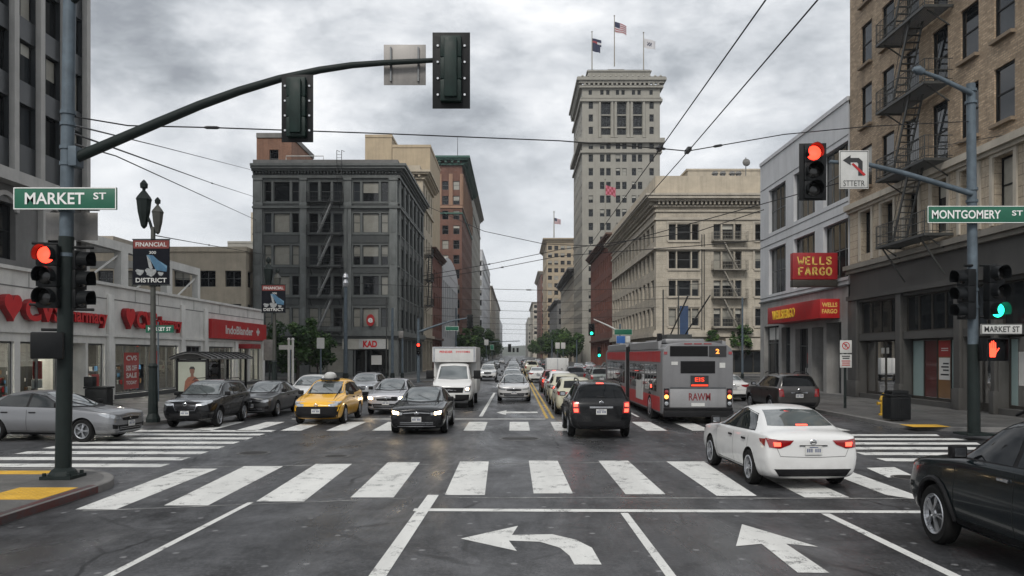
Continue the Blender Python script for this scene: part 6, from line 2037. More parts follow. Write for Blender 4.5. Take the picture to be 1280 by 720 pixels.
# ---- box truck
def box_truck():
    t = thing('box_truck', 'white box truck with a van cab facing the camera, one headlight lit', 'truck', (-2.87, 36.6, 0), PI, None)
    cab_st = [(.0, .46, .60, .7, .72, .95, .66, 1.02, .5), (-.08, .34, .84, .7, .90, 1.06, .84, 1.13, .66), (-.35, .32, .90, .72, .955, 1.18, .90, 1.24, .72), (-.62, .32, .91, .74, .965, 1.24, .91, 1.32, .76),
              (-.78, .32, .91, .74, .965, 1.26, .91, 1.42, .76), (-1.25, .32, .91, .74, .965, 1.28, .91, 1.98, .72), (-1.6, .32, .91, .74, .965, 1.29, .91, 2.10, .72), (-2.1, .32, .91, .74, .965, 1.29, .91, 2.12, .72), (-2.2, .34, .90, .74, .95, 1.29, .90, 2.08, .72)]
    cb = CarBody(cab_st, [-.95], .35)
    b = link('cab', cb.mesh, t); slot(b, 0, WHITE)
    def P(name, mats, fill, parent=None):
        mb = MB(); fill(mb); return mb.build(name, mats, parent or t, fix=False, smooth=True)
    P('windshield', M['car_glass'], lambda m: cb.patch(m, [(-.80, 1.36), (0, 1.33), (.80, 1.36)], [(-.70, 1.93), (0, 1.97), (.70, 1.93)], 'y', 1, 14, 8))
    for sx in (1, -1): P('side_window', M['car_glass_dark'], lambda m: cb.patch(m, [(-1.0, 1.36), (-1.95, 1.36)], [(-1.4, 1.92), (-1.95, 1.95)], 'x', sx, 8, 6))
    P('grille', [M['plastic'], M['chrome']], lambda m: (cb.patch(m, [(-.50, .74), (.50, .74)], [(-.56, .98), (.56, .98)], 'y', 1, 12, 5, .008), cb.patch(m, [(-.22, .84), (.22, .84)], [(-.22, .885), (.22, .885)], 'y', 1, 6, 1, .016, 1)))
    P('bumper', M['plastic'], lambda m: cb.patch(m, [(-.84, .36), (.84, .36)], [(-.88, .66), (.88, .66)], 'y', 1, 18, 5, .010))
    for sx in (1, -1):
        hl = P('headlight', M['lamp_glass'], lambda m: cb.patch(m, [(sx * .60, .78), (sx * .82, .78)], [(sx * .62, 1.02), (sx * .86, 1.06)], 'y', 1, 6, 6, .012))
        P('lamp_bulb', M['white_lit' if sx < 0 else 'lamp_glass'], lambda m: cb.patch(m, [(sx * .66, .86), (sx * .76, .86)], [(sx * .66, .96), (sx * .77, .97)], 'y', 1, 4, 4, .02), hl)
        m = MB(); m.box(sx * .95, sx * 1.28, -1.12, -.98, 1.35, 1.75); m.bar((sx * .88, -1.05, 1.42), (sx * 1.0, -1.05, 1.45), .05); m.build('mirror', M['plastic'], t, bevel=.03)
    m = MB(); y = cb.hit(0, .58, 'y', 1, .02).y; m.box(-.16, .16, y, y + .02, .5, .66); m.build('front_plate', M['plate'], t)
    m = MB(); m.box(-1.04, 1.04, -6.3, -1.5, 2.13, 2.86); m.box(-1.04, 1.04, -6.3, -2.26, .62, 2.129); bx = m.build('cargo_box', M['truck_white'], t, bevel=.035)
    m = MB(); text_into(m, 'PENDER', -.38, 0, .62, .11, lambda a, b_, d: (-a, -1.5 + d, 2.62 + b_), .004, 0, .03); text_into(m, 'SYSTEMS', .42, 0, .68, .10, lambda a, b_, d: (-a, -1.5 + d, 2.62 + b_), .004, 0, .02); m.build('lettering', M['letter_red'], bx)
    m = MB()
    for x in (-.96, .96): m.box(x - .035, x + .035, -1.495, -1.48, 2.14, 2.85)
    m.box(-1.0, 1.0, -1.495, -1.47, 2.80, 2.85); m.build('box_edge_rail', M['rim'], bx)
    m = MB(); m.box(-.5, .5, -6.2, -2.2, .40, .60); m.build('chassis', M['plastic'], t)
    tm, rm = wheel_meshes(.35, .24)
    for y in (-.95, -4.7):
        for sx in (1, -1):
            w = link('wheel', tm, t, (sx * .84, y, .35), 0 if sx > 0 else PI); link('rim', rm, w)


M['truck_white'] = pm('truck_white', (.60, .60, .585), .45, 0, .1, 1.2, .02, .3)
box_truck()

# far white box truck seen from behind
t = thing('box_truck', 'plain white box truck seen from behind in the distance above the cab queue', 'truck', (4.0, 74, 0))
m = MB(); m.box(-1.0, 1.0, 0, 4.2, .65, 2.15); m.build('cargo_box', M['truck_white'], t, bevel=.03)
m = MB(); m.box(-.95, .95, -.012, -.002, .70, .78); m.box(-.03, .03, -.01, -.002, .78, 2.1); m.build('door_frame', M['rim'], t)
m = MB(); m.box(-.92, .92, 4.25, 6.0, .45, 1.9); m.build('cab', M['truck_white'], t, bevel=.12)
m = MB(); m.box(-.9, .9, -.02, .1, .42, .6); m.build('bumper', M['plastic'], t)
tm, rm = wheel_meshes(.36, .24)
for y in (.9, 5.0):
    for sx in (1, -1): w = link('wheel', tm, t, (sx * .82, y, .36), 0 if sx > 0 else PI); link('rim', rm, w)


# ---- articulated trolley bus
def bus():
    t = thing('articulated_bus', 'grey and red articulated trolley bus seen from behind with lit tail lamps', 'bus', (6.58, 28.7, 0), 0, None)
    W = 1.27
    def shell(y0, y1, name, rise=0):
        prof = [(-W + .03, .34), (W - .03, .34), (W, .5), (W, 2.52), (W - .05, 2.70), (W - .22, 2.84), (.6, 2.93), (0, 2.95), (-.6, 2.93), (-W + .22, 2.84), (-W + .05, 2.70), (-W, 2.52), (-W, .5)]
        m = MB(); m.prism(prof, lambda a, z, d: (a, d, z), y0, y1); return m.build(name, M['bus_grey'], t, bevel=.03)
    rear = shell(0, 8.3, 'rear_section'); front = shell(9.5, 17.8, 'front_section')
    m = MB()
    for i in range(14):
        w = W - .02 if i % 2 else W - .10
        m.box(-w, w, 8.3 + i * .0857, 8.3 + (i + 1) * .0857, .5, 2.86 if i % 2 else 2.78)
    m.build('bellows', M['plastic'], t)
    for sec, y0, y1, par in ((0, .95, 8.2, rear), (1, 9.6, 17.0, front)):
        for sx in (-1, 1):
            x = sx * W
            m = MB(); m.box(x, x + sx * .006, y0 - (.0 if sec else .55), y1, 2.22, 2.62); m.build('red_band', M['bus_red'], par)
            m = MB(); m.box(x, x + sx * .006, y0 - (.0 if sec else .4), y1, .42, .95); m.build('red_skirt', M['bus_red'], par)
            n = 5
            for k in range(n):
                a = y0 + .25 + (y1 - y0 - .3) * k / n; b = a + (y1 - y0 - .3) / n - .16
                m = MB(); m.box(x, x + sx * .010, a, b, 1.12, 2.12, 0)
                m.box(x, x + sx * .014, a, b, 1.70, 1.76, 1); m.box(x, x + sx * .014, (a + b) / 2 - .03, (a + b) / 2 + .03, 1.12, 2.12, 1)
                m.build('side_window', [M['car_glass_dark'], M['bus_grey']], par)
        m = MB(); m.box(-.75, .75, y0 + 1.2, y1 - 1.2, 2.93, 3.10); m.build('roof_pod', M['bus_pale'], par, bevel=.06)
        for sx in (-1, 1):
            m = MB(); m.prism([(W - .10, 2.70), (W - .02, 2.70), (W - .02, 2.98), (W - .16, 3.02)], lambda a, z, d: (sx * a, d, z), y0, y1); m.build('roof_fairing', M['bus_pale'], par)
    # advert panel and side lamp near the rear wheel
    m = MB(); m.box(-W - .012, -W, 4.3, 6.2, .62, 1.42); m.build('advert_panel', M['sign_cream'], rear)
    m = MB(); m.box(-W - .03, -W, 2.25, 2.38, 1.22, 1.34); m.build('side_marker', M['tail_lit'], rear)
    # rear face
    g = MB(); g.box(-1.0, .36, -.012, -.002, 2.43, 2.80)
    for i in range(6): g.box(-.98, .34, -.03, -.012, 2.46 + i * .055, 2.48 + i * .055)
    g.box(-.62, .62, -.012, -.002, 1.82, 2.26)
    for i in range(7): g.box(-.6, .6, -.03, -.012, 1.85 + i * .055, 1.87 + i * .055)
    g.build('louvre', M['plastic'], rear)
    m = MB(); m.box(.40, 1.02, -.03, -.002, 2.42, 2.80); d = m.build('route_display', M['ink'], rear)
    m = MB(); text_into(m, '2', .70, 2.61, .13, .17, face_cam(0, 0, 0), .034, 0, .03); m.build('route_number', M['amber_led'], d)
    m = MB(); m.box(-.26, .38, -.03, -.002, 1.34, 1.74); d = m.build('exit_display', M['ink'], rear)
    m = MB(); text_into(m, 'EIS', .06, 1.60, .34, .15, face_cam(0, 0, 0), .034, 0, .02); m.build('display_text', M['red_led'], d)
    m = MB(); m.box(-.24, .36, -.035, -.03, 1.36, 1.42); m.build('display_bar', M['red_led'], d)
    m = MB(); text_into(m, 'RAWM', .06, .98, .78, .27, face_cam(0, 0, 0), .028, 0, .02); m.build('lettering', M['bus_red_dark'], rear)
    m = MB(); m.box(-1.0, 1.0, -.024, -.002, .52, 1.26); m.build('engine_door', M['bus_pale'], rear, bevel=.008)
    m = MB(); m.box(-1.0, 1.0, -.026, -.002, 1.27, 1.33); m.build('trim_strip', M['rim_dark'], rear)
    m = MB(); m.box(-.24, .24, -.04, -.026, .64, .76); m.build('rear_plate', M['plate'], rear)
    m = MB(); m.box(-W + .02, W - .02, -.16, -.002, .26, .50); m.box(-W + .03, W - .03, -.10, -.003, .50, .60); m.build('bumper', M['plastic'], rear, bevel=.03)
    for sx in (-1, 1):
        m = MB(); m.box(sx * 1.04, sx * 1.22, -.03, -.002, .62, 1.28); lp = m.build('lamp_cluster', M['plastic'], rear)
        for z, mt in ((1.16, 'tail_glass'), (.98, 'amber_tail'), (.74, 'lamp_glass')):
            m = MB(); m.lathe([(.075, -.03), (.07, -.05), (.001, -.06)], (sx * 1.13, 0, z), 16, axis='y'); m.build('tail_lamp', M[mt], lp, smooth=True)
        m = MB(); m.box(sx * 1.1, sx * 1.22, -.02, -.002, 2.5, 2.6); m.build('marker_lamp', M['tail_glass'], rear)
    m = MB(); m.box(-.95, -.72, -.015, -.002, 2.12, 2.24); m.box(.78, .98, -.015, -.002, 2.02, 2.2); m.build('sticker', M['sign_cream'], rear)
    m = MB()
    for x in (-.35, .0, .35): m.box(x - .14, x + .14, -.02, .02, 2.86, 2.90)
    m.build('marker_lamp', M['tail_glass'], rear)
    # trolley poles stowed along the roof
    m = MB()
    for sx in (-.3, .3): m.tube([(sx, 4.0, 3.1), (sx, 3.2, 3.4), (sx * 1.3, -.2, 3.7 if False else 4.6), ], .03, 6)
    m.box(-.5, .5, 3.2, 4.6, 3.09, 3.3); m.build('trolley_pole', M['rail_iron'], t)
    m = MB(); m.box(-1.2, -1.08, 1.1, 1.5, 2.95, 3.28); m.build('roof_fin', M['plastic'], t)
    tm, rm = wheel_meshes(.48, .3, 8)
    for y in (2.7, 11.2, 15.3):
        for sx in (1, -1):
            a = MB(); a.cyl((sx * (W + .003), y, .48), (sx * (W - .3), y, .48), .58, n=24); a.build('wheel_arch', M['well'], t)
            w = link('wheel', tm, t, (sx * (W - .135), y, .48), 0 if sx > 0 else PI); link('rim', rm, w)
    m = MB(); m.box(-1.1, 1.1, .4, 17.5, .22, .36); m.build('chassis', M['plastic'], t)


M['bus_grey'] = pm('bus_grey', (.18, .18, .185), .4, .2, .12, 1.2, .02, .25); M['bus_pale'] = pm('bus_pale', (.27, .27, .275), .4, .15, .1, 1.2, .02, .25)
M['bus_red_dark'] = pm('bus_dark_red', (.16, .012, .016), .5, 0, .15, 3); M['bus_red'] = pm('bus_red', (.40, .018, .022), .4, 0, .15, 1.5, .0, .2); M['amber_tail'] = emit('amber_tail_lit', (1, .28, .06), 4.0)
bus()


HAZE = .0002
M['banner_navy'] = pm('banner_navy', (.03, .06, .13), .7, 0, .2, 2); M['hydrant'] = pm('hydrant_yellow', (.55, .33, .03), .5, 0, .18, 5, .05, .3); M['shelter_roof'] = pm('shelter_roof', (.10, .10, .10), .35, .2, .2, 2)
M['poster_pale'] = pm('poster_pale_green', (.34, .36, .30), .4, 0, .1, 1.5, 0, 0, None, .6); M['poster_rust'] = pm('poster_rust', (.20, .075, .045), .5, 0, .3, 8); M['poster_skin'] = pm('poster_skin', (.16, .08, .055), .5, 0, .12, 5); M['poster_dark_red'] = pm('poster_dark_red', (.11, .025, .02), .5, 0, .3, 8)


# ------------------------------------------------------------------ signals, poles, signs
def signal_head(name, label, loc, rz=0.0, lit=None, back=None, scale=1.0, green=False, group='traffic signal heads'):
    """three-lamp head facing -Y, centred on loc; back = (width, height) of the backplate"""
    t = thing(name, label, 'traffic light', loc, rz, group); t.scale = (scale,) * 3
    hm = M['sig_green'] if green else M['sig_black']
    w, h = .36, 1.12
    m = MB()
    for k in (-1, 0, 1): m.box(-w / 2, w / 2, 0, .20, k * .375 - .182, k * .375 + .182)
    m.prism([(-w / 2 + .03, -h / 2), (w / 2 - .03, -h / 2), (w / 2 - .03, h / 2), (-w / 2 + .03, h / 2)], lambda a, b, d: (a, d, b), .02, .19)
    m.prism([(-.11, -.5), (.11, -.5), (.11, .5), (-.11, .5)], lambda a, b, d: (a, d, b), .2, .27)
    m.build('housing', hm, t, bevel=.018)
    if back:
        bw, bh = back[0] / scale, back[1] / scale
        m = MB(); m.box(-bw / 2, bw / 2, .06, .075, -bh / 2, bh / 2); bp = m.build('backplate', M['sig_black'], t, bevel=.006)
        m = MB()
        for sx in (-1, 1):
            for z in (-.42, -.14, .14, .42): m.cyl((sx * .23, .075, z), (sx * .23, .10, z), .02, n=8)
        m.build('bolt', M['rim'], bp)
    for i, z in enumerate((.375, 0, -.375)):
        on = lit is not None and i == lit[0]
        m = MB(); m.lathe([(.148, -.005), (.13, -.03), (.07, -.048), (.001, -.052)], (0, 0, z), 20, axis='y', caps=False); m.build('lens', lit[1] if on else M['lens_off'], t, smooth=True)
        v = MB(); vs, fs = [], []
        n = 16
        for k in range(n + 1):
            a = R(-35 + 250 * k / n)
            for rr, y in ((.165, 0), (.165, -.26 + .06 * abs(math.cos(a))), (.157, -.26 + .06 * abs(math.cos(a))), (.157, 0)): vs.append((rr * math.cos(a), y, z + rr * math.sin(a)))
        for k in range(n):
            for q in range(3): fs.append((k * 4 + q, (k + 1) * 4 + q, (k + 1) * 4 + q + 1, k * 4 + q + 1))
        v.add(vs, fs); v.build('visor', hm, t)
    return t


def ped_signal(label, loc, rz=0.0, hand=False, w=.44, h=.44):
    t = thing('pedestrian_signal', label, 'pedestrian light', loc, rz, 'pedestrian signals')
    m = MB(); m.box(-w / 2, w / 2, 0, .22, -h / 2, h / 2); m.build('housing', M['sig_black'], t, bevel=.03)
    m = MB()
    for (x0, x1, z0, z1) in ((-w / 2, w / 2, h / 2 - .03, h / 2), (-w / 2, -w / 2 + .03, -h / 2, h / 2 - .03), (w / 2 - .03, w / 2, -h / 2, h / 2 - .03)): m.box(x0, x1, -.16, 0, z0, z1)
    m.build('visor', M['sig_black'], t)
    if hand:
        m = MB(); fn = face_cam(0, 0, 0); s = h / .44 * 1.12
        def blob(pts): m.add([fn(a * s - .05, b * s, .01) for a, b in pts], [tuple(range(len(pts)))])
        blob([(-.055, -.13), (.045, -.13), (.06, -.06), (.06, .03), (-.062, .03), (-.062, -.05)])
        for x, z in ((-.052, .105), (-.022, .14), (.010, .145), (.042, .115)): blob([(x - .013, .031), (x + .013, .031), (x + .012, z), (x, z + .012), (x - .012, z)])
        blob([(.061, -.06), (.061, -.02), (.105, .035), (.118, .02)])
        m.build('hand_symbol', M['hand_lit'], t, fix=False)
    return t


def street_sign(label, loc, w, h, words, rz=0.0, plate='sign_green', ink='sign_white', name='street_sign'):
    """words: (text, centre x, centre z, width, height)"""
    t = thing(name, label, 'street sign', loc, rz)
    m = MB(); m.box(-w / 2, w / 2, 0, .05, -h / 2, h / 2); m.build('plate', M[plate], t, bevel=.012)
    m = MB(); b = .022; e = .004
    for (x0, x1, z0, z1) in ((-w / 2 + e, w / 2 - e, h / 2 - b, h / 2 - e), (-w / 2 + e, w / 2 - e, -h / 2 + e, -h / 2 + b), (-w / 2 + e, -w / 2 + b, -h / 2 + b, h / 2 - b), (w / 2 - b, w / 2 - e, -h / 2 + b, h / 2 - b)): m.box(x0, x1, -.003, .0, z0, z1)
    for (s, cx, cz, tw, th) in words: text_into(m, s, cx, cz, tw, th, face_cam(0, 0, 0), .006, 0, .018)
    m.build('lettering', M[ink], t)
    return t


def px15(x, y): return at(x, y, 15.3)


# ---- big signal pole on the near left corner
bx, by = -8.63, 15.3
t = thing('signal_pole', 'tall grey signal pole with a long curved mast arm on the near left corner', 'pole', (bx, by, .14))
lean = .0135
def lp(z): return (lean * (z - .14), 0, z - .14)
m = MB(); m.tube([lp(.14), lp(4.75)], [.145, .135], 12); m.build('lower_pole', M['pole_dark'], t, smooth=True)
m = MB(); m.tube([lp(4.75), lp(9.8)], [.122, .112], 12); m.build('upper_pole', M['pole_grey'], t, smooth=True)
m = MB(); m.box(-.29, .29, -.29, .29, -.0, .06); m.lathe([(.27, .06), (.23, .14), (.15, .2)], (0, 0, 0), 8)
for a in (-.23, .23):
    for b in (-.23, .23): m.cyl((a, b, .06), (a, b, .12), .035, n=6)
m.build('base_plate', M['pole_dark'], t)
arm = [(97, 197), (130, 183), (165, 168), (200, 153), (250, 132), (300, 114), (350, 99), (400, 88), (440, 82), (480, 79), (520, 77), (562, 75)]
pts = [(at(x, y, by)[0] - bx, -.02, at(x, y, by)[2] - .14) for x, y in arm]
m = MB(); m.tube(pts, [.102, .099, .096, .092, .086, .080, .073, .066, .060, .054, .048, .043], 12); m.build('mast_arm', M['pole_dark'], t, smooth=True)
for z in (6.14, 6.45, 6.9, 7.12, 5.25, 4.4):
    p = lp(z); m = MB(); m.cyl((p[0], 0, p[2] - .035), (p[0], 0, p[2] + .035), .14, n=16); m.build('clamp_band', M['pole_grey'], t)
m = MB(); p = lp(6.27); m.box(p[0] + .08, p[0] + .24, -.14, .14, p[2] - .19, p[2] + .19); m.build('arm_flange', M['pole_grey'], t, bevel=.02)
m = MB(); q = lp(9.22); m.tube([q, (q[0] + .35, -.1, q[2] + .2), (q[0] + 1.3, -.2, q[2] + .75), (q[0] + 2.2, -.3, q[2] + 1.0)], [.075, .07, .06, .05], 8); m.build('lamp_arm', M['pole_dark'], t, smooth=True)
m = MB(); m.box(q[0] + 2.1, q[0] + 2.8, -.42, -.18, q[2] + .96, q[2] + 1.12); m.build('lamp_head', M['pole_grey'], t, bevel=.05)

x, y, z = at(81, 248, by - .25)
street_sign('large green MARKET ST sign on the big left signal pole', (x, y, z), 1.94, .42, (('MARKET', -.19, .0, 1.12, .22), ('ST', .66, .045, .24, .13)))
for px, lb in ((69, 'left one of two plain sign backs under the MARKET ST sign'), (106, 'right one of two plain sign backs under the MARKET ST sign')):
    x, y, z = at(px, 283, by + .3)
    t = thing('sign_back', lb, 'sign', (x, y, z)); w = .19 if px < 90 else .25
    m = MB(); m.box(-w, w, 0, .012, -.27, .27); m.build('plate', M['alu'], t, bevel=.004)
    m = MB(); m.box(-w + .05, w - .05, .013, .04, .14, .17); m.box(-w + .05, w - .05, .013, .04, -.17, -.14); m.build('bracket', M['rim_dark'], t)
x, y, z = at(57.5, 345, 15.0)
signal_head('traffic_signal', 'traffic light with its red lamp lit, facing the camera on the big left pole', (x, y, z), R(6), (0, M['red_lit']), None, 1.06)
x, y, z = at(108, 350, 15.45)
signal_head('traffic_signal', 'unlit looking black traffic light turned sideways to the right on the big left pole', (x - .1, y, z), R(84), None, None, 1.0)
x, y, z = at(61, 432, 15.1)
ped_signal('black pedestrian signal box seen from behind low on the big left pole', (x, y, z), R(200), False, .54, .5)
m = MB()
t = thing('signal_bracket', 'thin black brackets holding the two signal heads to the big left pole', 'bracket', (bx + .04, by, 0))
m.tube([(-.62, -.1, 3.45), (-.1, -.05, 3.42)], .03, 6); m.tube([(-.6, -.05, 4.62), (-.1, -.03, 4.6)], .03, 6); m.tube([(.1, .0, 4.55), (.5, .1, 4.55)], .03, 6); m.tube([(.1, 0, 3.36), (.5, .1, 3.36)], .03, 6); m.tube([(-.4, -.1, 2.97), (-.1, 0, 2.97)], .03, 6)
m.build('arm', M['sig_black'], t)

x, y, z = at(373, 137, by - .1)
signal_head('traffic_signal', 'smaller black backplate traffic light seen from behind, hanging mid way on the left mast arm', (x, y, z), PI, None, (.60, 1.28), 1.0, True)
x, y, z = at(564.5, 90, by - .12)
signal_head('traffic_signal', 'larger black backplate traffic light seen from behind at the tip of the left mast arm', (x, y, z), PI, None, (.71, 1.44), 1.1, True)
x, y, z = at(506, 81, by + .12)
t = thing('sign_back', 'square plain sign back hanging near the tip of the left mast arm', 'sign', (x, y, z))
m = MB(); m.box(-.405, .405, 0, .014, -.39, .39); m.build('plate', M['alu'], t, bevel=.005)
m = MB(); m.box(-.28, -.25, -.05, -.002, -.33, .33); m.box(.25, .28, -.05, -.002, -.33, .33); m.build('bracket', M['rim_dark'], t)

# ---- signal pole on the far right corner
rx, ry = 13.5, 23.5
t = thing('signal_pole', 'grey signal pole with a lamp arm and mast arm on the far right corner', 'pole', (rx, ry, .14))
lean = -.009
m = MB(); m.tube([lp(.14), lp(2.8)], [.175, .16], 12); m.build('lower_pole', M['pole_dark'], t, smooth=True)
m = MB(); m.tube([lp(2.8), lp(10.45)], [.145, .125], 12); m.build('upper_pole', M['pole_grey'], t, smooth=True)
m = MB(); m.box(-.4, .4, -.4, .4, 0, .06); m.build('base_plate', M['pole_dark'], t)
f = lambda x, y: (at(x, y, ry)[0] - rx, -.1, at(x, y, ry)[2] - .14)
m = MB(); m.tube([f(1212, 243), f(1170, 230), f(1130, 218), f(1085, 207), f(1035, 203)], [.085, .08, .074, .066, .05], 10); m.build('mast_arm', M['pole_grey'], t, smooth=True)
m = MB(); m.tube([f(1212, 118), f(1195, 110), f(1172, 99), f(1150, 91)], [.08, .072, .064, .058], 10); m.build('lamp_arm', M['pole_grey'], t, smooth=True)
m = MB(); a, b = f(1152, 92), f(1139, 88); m.tube([a, ((a[0] + b[0]) / 2, a[1], (a[2] + b[2]) / 2 + .02), b], [.1, .14, .06], 10); m.build('lamp_head', M['pole_grey'], t, smooth=True)
for z in (3.9, 4.4, 7.0, 7.35, 9.9, 10.25):
    p = lp(z); m = MB(); m.cyl((p[0], 0, p[2] - .04), (p[0], 0, p[2] + .04), .165, n=16); m.build('clamp_band', M['pole_grey'], t)

x, y, z = at(1223, 268, ry - .3)
street_sign('large green MONTGOMERY ST sign cut by the right frame edge', (x, y, z), 2.95, .5, (('MONTGOMERY', -.35, 0, 2.0, .25), ('ST', 1.13, .04, .32, .15)))
x, y, z = at(1252.5, 411.5, ry - .35)
street_sign('small white street plate reading MARKET ST under the green lamp', (x, y, z), 1.2, .3, (('MARKET ST', 0, 0, 1.02, .17),), 0, 'sign_cream', 'ink')
x, y, z = at(1017, 214, ry - .15)
signal_head('traffic_signal', 'traffic light with red lamp lit at the end of the right mast arm', (x, y, z), R(-4), (0, M['red_lit']), (.78, 1.68), 1.42)
x, y, z = at(1247, 365, ry - .35)
signal_head('traffic_signal', 'traffic light with green lamp lit on the right signal pole', (x, y, z), R(8), (2, M['green_lit']), None, 1.4)
x, y, z = at(1203, 368, ry - .2)
signal_head('traffic_signal', 'black traffic light turned sideways to the left on the right signal pole', (x, y, z), R(-80), None, None, 1.3)
x, y, z = at(1243, 437, ry - .4)
ped_signal('pedestrian signal showing a lit red hand under the small MARKET ST plate', (x, y, z), R(4), True, .68, .66)
t = thing('signal_bracket', 'thin black brackets holding the signal heads to the right pole', 'bracket', (rx, ry, 0))
m = MB()
for zz in (5.1, 3.6): m.tube([(.1, -.1, zz), (.55, -.2, zz)], .04, 6); m.tube([(-.1, -.1, zz), (-.35, -.1, zz)], .04, 6)
m.tube([(.1, -.1, 2.7), (.4, -.25, 2.7)], .04, 6); m.build('arm', M['sig_black'], t)
# no-left-turn sign
x, y, z = at(1067.5, 212, ry - .2)
t = thing('turn_sign', 'white no left turn sign with a bent black arrow on the right mast arm', 'sign', (x, y, z))
m = MB(); m.box(-.43, .43, 0, .03, -.56, .56); m.build('plate', M['sign_cream'], t, bevel=.01)
m = MB(); fn = face_cam(0, 0, 0)
for (x0, x1, z0, z1) in ((-.40, .40, .52, .535), (-.40, .40, -.535, -.52), (-.41, -.395, -.535, .535), (.395, .41, -.535, .535)): m.box(x0, x1, -.004, 0, z0, z1)
m.add([fn(a, b, .006) for a, b in ((-.33, .27), (-.10, .42), (-.10, .34), (.14, .34), (.25, .24), (.25, -.18), (.12, -.18), (.12, .17), (.08, .21), (-.10, .21), (-.10, .12))], [tuple(range(11))])
text_into(m, 'STTETR', 0, -.40, .62, .17, fn, .006, 0, .0)
m.build('arrow_and_text', M['ink'], t, fix=False)
m = MB(); m.add([fn(a, b, .010) for a, b in ((-.08, .16), (-.02, .19), (.34, -.14), (.28, -.19))], [(0, 1, 2, 3)]); m.build('red_bar', M['sign_red'], t, fix=False)

# ---- ornate lamp posts with district banners
def lamp_post(label, x, y, h, banner_label, bw, bh, bz, words=True):
    t = thing('lamp_post', label, 'street lamp', (x, y, .14), 0, 'ornate lamp posts with banners')
    m = MB(); m.lathe([(.24, 0), (.24, .12), (.17, .3), (.14, 1.9), (.165, 1.95), (.11, 2.05)], n=10); m.build('base', M['pole_dark'], t)
    m = MB(); m.tube([(0, 0, 2.0), (0, 0, h - 1.1)], [.10, .075], 10); m.build('post', M['lamp_iron'], t, smooth=True)
    m = MB(); m.tube([(0, 0, h - 1.3), (-.12, 0, h - .9), (-.30, 0, h - .5)], .05, 6); m.tube([(0, 0, h - 1.5), (.06, 0, h - 1.2), (.14, 0, h - 1.05)], .05, 6); m.build('bracket', M['pole_dark'], t)
    for (ox, oz, s, nm) in ((-.32, h - 1.15, 1.25, 0), (.16, h - 1.35, .95, 1)):
        m = MB(); m.lathe([(.03, 0), (.10, .08), (.20, .5), (.24, .85), (.26, .9), (.22, .97), (.12, 1.1), (.05, 1.18), (.06, 1.25), (.001, 1.36)], n=8)
        lo = m.build('lantern', M['pole_dark' if nm == 0 else 'lamp_iron'], t, (ox, 0, oz)); lo.scale = (s * .85, s * .85, s * .9)
        m = MB(); m.lathe([(.001, 0), (.12, .04), (.13, .16), (.05, .26), (.001, .3)], n=8); f_ = m.build('finial', M['pole_dark'], lo, (0, 0, 1.22))
    b = thing('banner', banner_label, 'banner', (x, y - .14, bz), 0, 'FINANCIAL DISTRICT banners')
    m = MB(); m.box(-bw / 2, bw / 2, -.008, .008, -bh / 2, bh / 2); m.build('cloth', M['banner_dark'], b)
    m = MB(); m.box(-bw / 2 + .02, bw / 2 - .02, -.013, -.008, bh / 2 - .30, bh / 2 - .02); m.build('red_stripe', M['banner_red'], b)
    fn = face_cam(0, 0, 0); m = MB()
    text_into(m, 'FINANCIAL', 0, bh / 2 - .16, bw * .84, .15, fn, .016, 0, .02); text_into(m, 'DISTRICT', 0, -bh / 2 + .15, bw * .84, .16, fn, .011, 0, .02)
    text_into(m, '300', .05, bh / 2 - .44, .24, .10, fn, .011, 0, .01); m.build('lettering', M['sign_cream'], b)
    m = MB()
    for k in range(5):
        a = k / 5
        m.add([fn(p, q, .011 + k * .001) for p, q in ((-.16 + a * .1, .25), (-.06 + a * .16, .25 - a * .02), (.55, -.12 - a * .13), (.55 - a * .02, -.26 - a * .09), (.10 + a * .08, -.12 - .2 * a))], [tuple(range(5))], k % 2)
    for (cx, cz, r) in ((-.40, -.34, .15), (-.02, -.34, .20), (.33, -.40, .10)):
        pts = [(cx + r * math.cos(2 * PI * k / 9) * (1 + .35 * math.sin(k * 2.3)), cz + r * .7 * math.sin(2 * PI * k / 9) * (1 + .3 * math.cos(k * 1.7))) for k in range(9)]
        m.add([fn(p, q, .018) for p, q in pts], [tuple(range(9))], 2)
    m.add([fn(p, q, .017) for p, q in ((-.16, .25), (-.02, .05), (.06, -.2), (.0, -.3), (-.08, -.16))], [tuple(range(5))], 2)
    m.build('picture', [M['banner_blue'], M['banner_pale'], M['banner_grey']], b, fix=False)
    m = MB()
    for z in (bh / 2 + .02, -bh / 2 - .02): m.cyl((-bw / 2 - .02, 0, z), (bw / 2 + .02, 0, z), .018, n=6); m.cyl((0, 0, z), (0, .14, z), .02, n=6)
    m.build('rod', M['pole_dark'], b)


M['lamp_iron'] = pm('lamp_iron_olive', (.055, .056, .048), .55, .1, .25, 4); M['banner_dark'] = pm('banner_dark', (.007, .008, .012), .8, 0, .2, 2, 0, 0, .15)
M['banner_red'] = pm('banner_red', (.16, .025, .02), .7, 0, .15, 2); M['banner_blue'] = pm('banner_blue', (.045, .12, .20), .7, 0, .3, 4); M['banner_pale'] = pm('banner_pale_blue', (.15, .26, .34), .7, 0, .3, 4); M['banner_grey'] = pm('banner_grey', (.26, .27, .27), .7, 0, .35, 9)
lamp_post('ornate lamp post with two lanterns and a banner in front of the pharmacy', -12.6, 27.9, 7.9, 'square FINANCIAL DISTRICT banner on the nearer lamp post in front of the pharmacy', 1.28, 1.55, 5.7)
lamp_post('second ornate lamp post with a banner in front of the grey corner building', -12.75, 42.5, 7.0, 'smaller looking FINANCIAL DISTRICT banner in front of the dark grey building', 1.26, 1.45, 5.45)


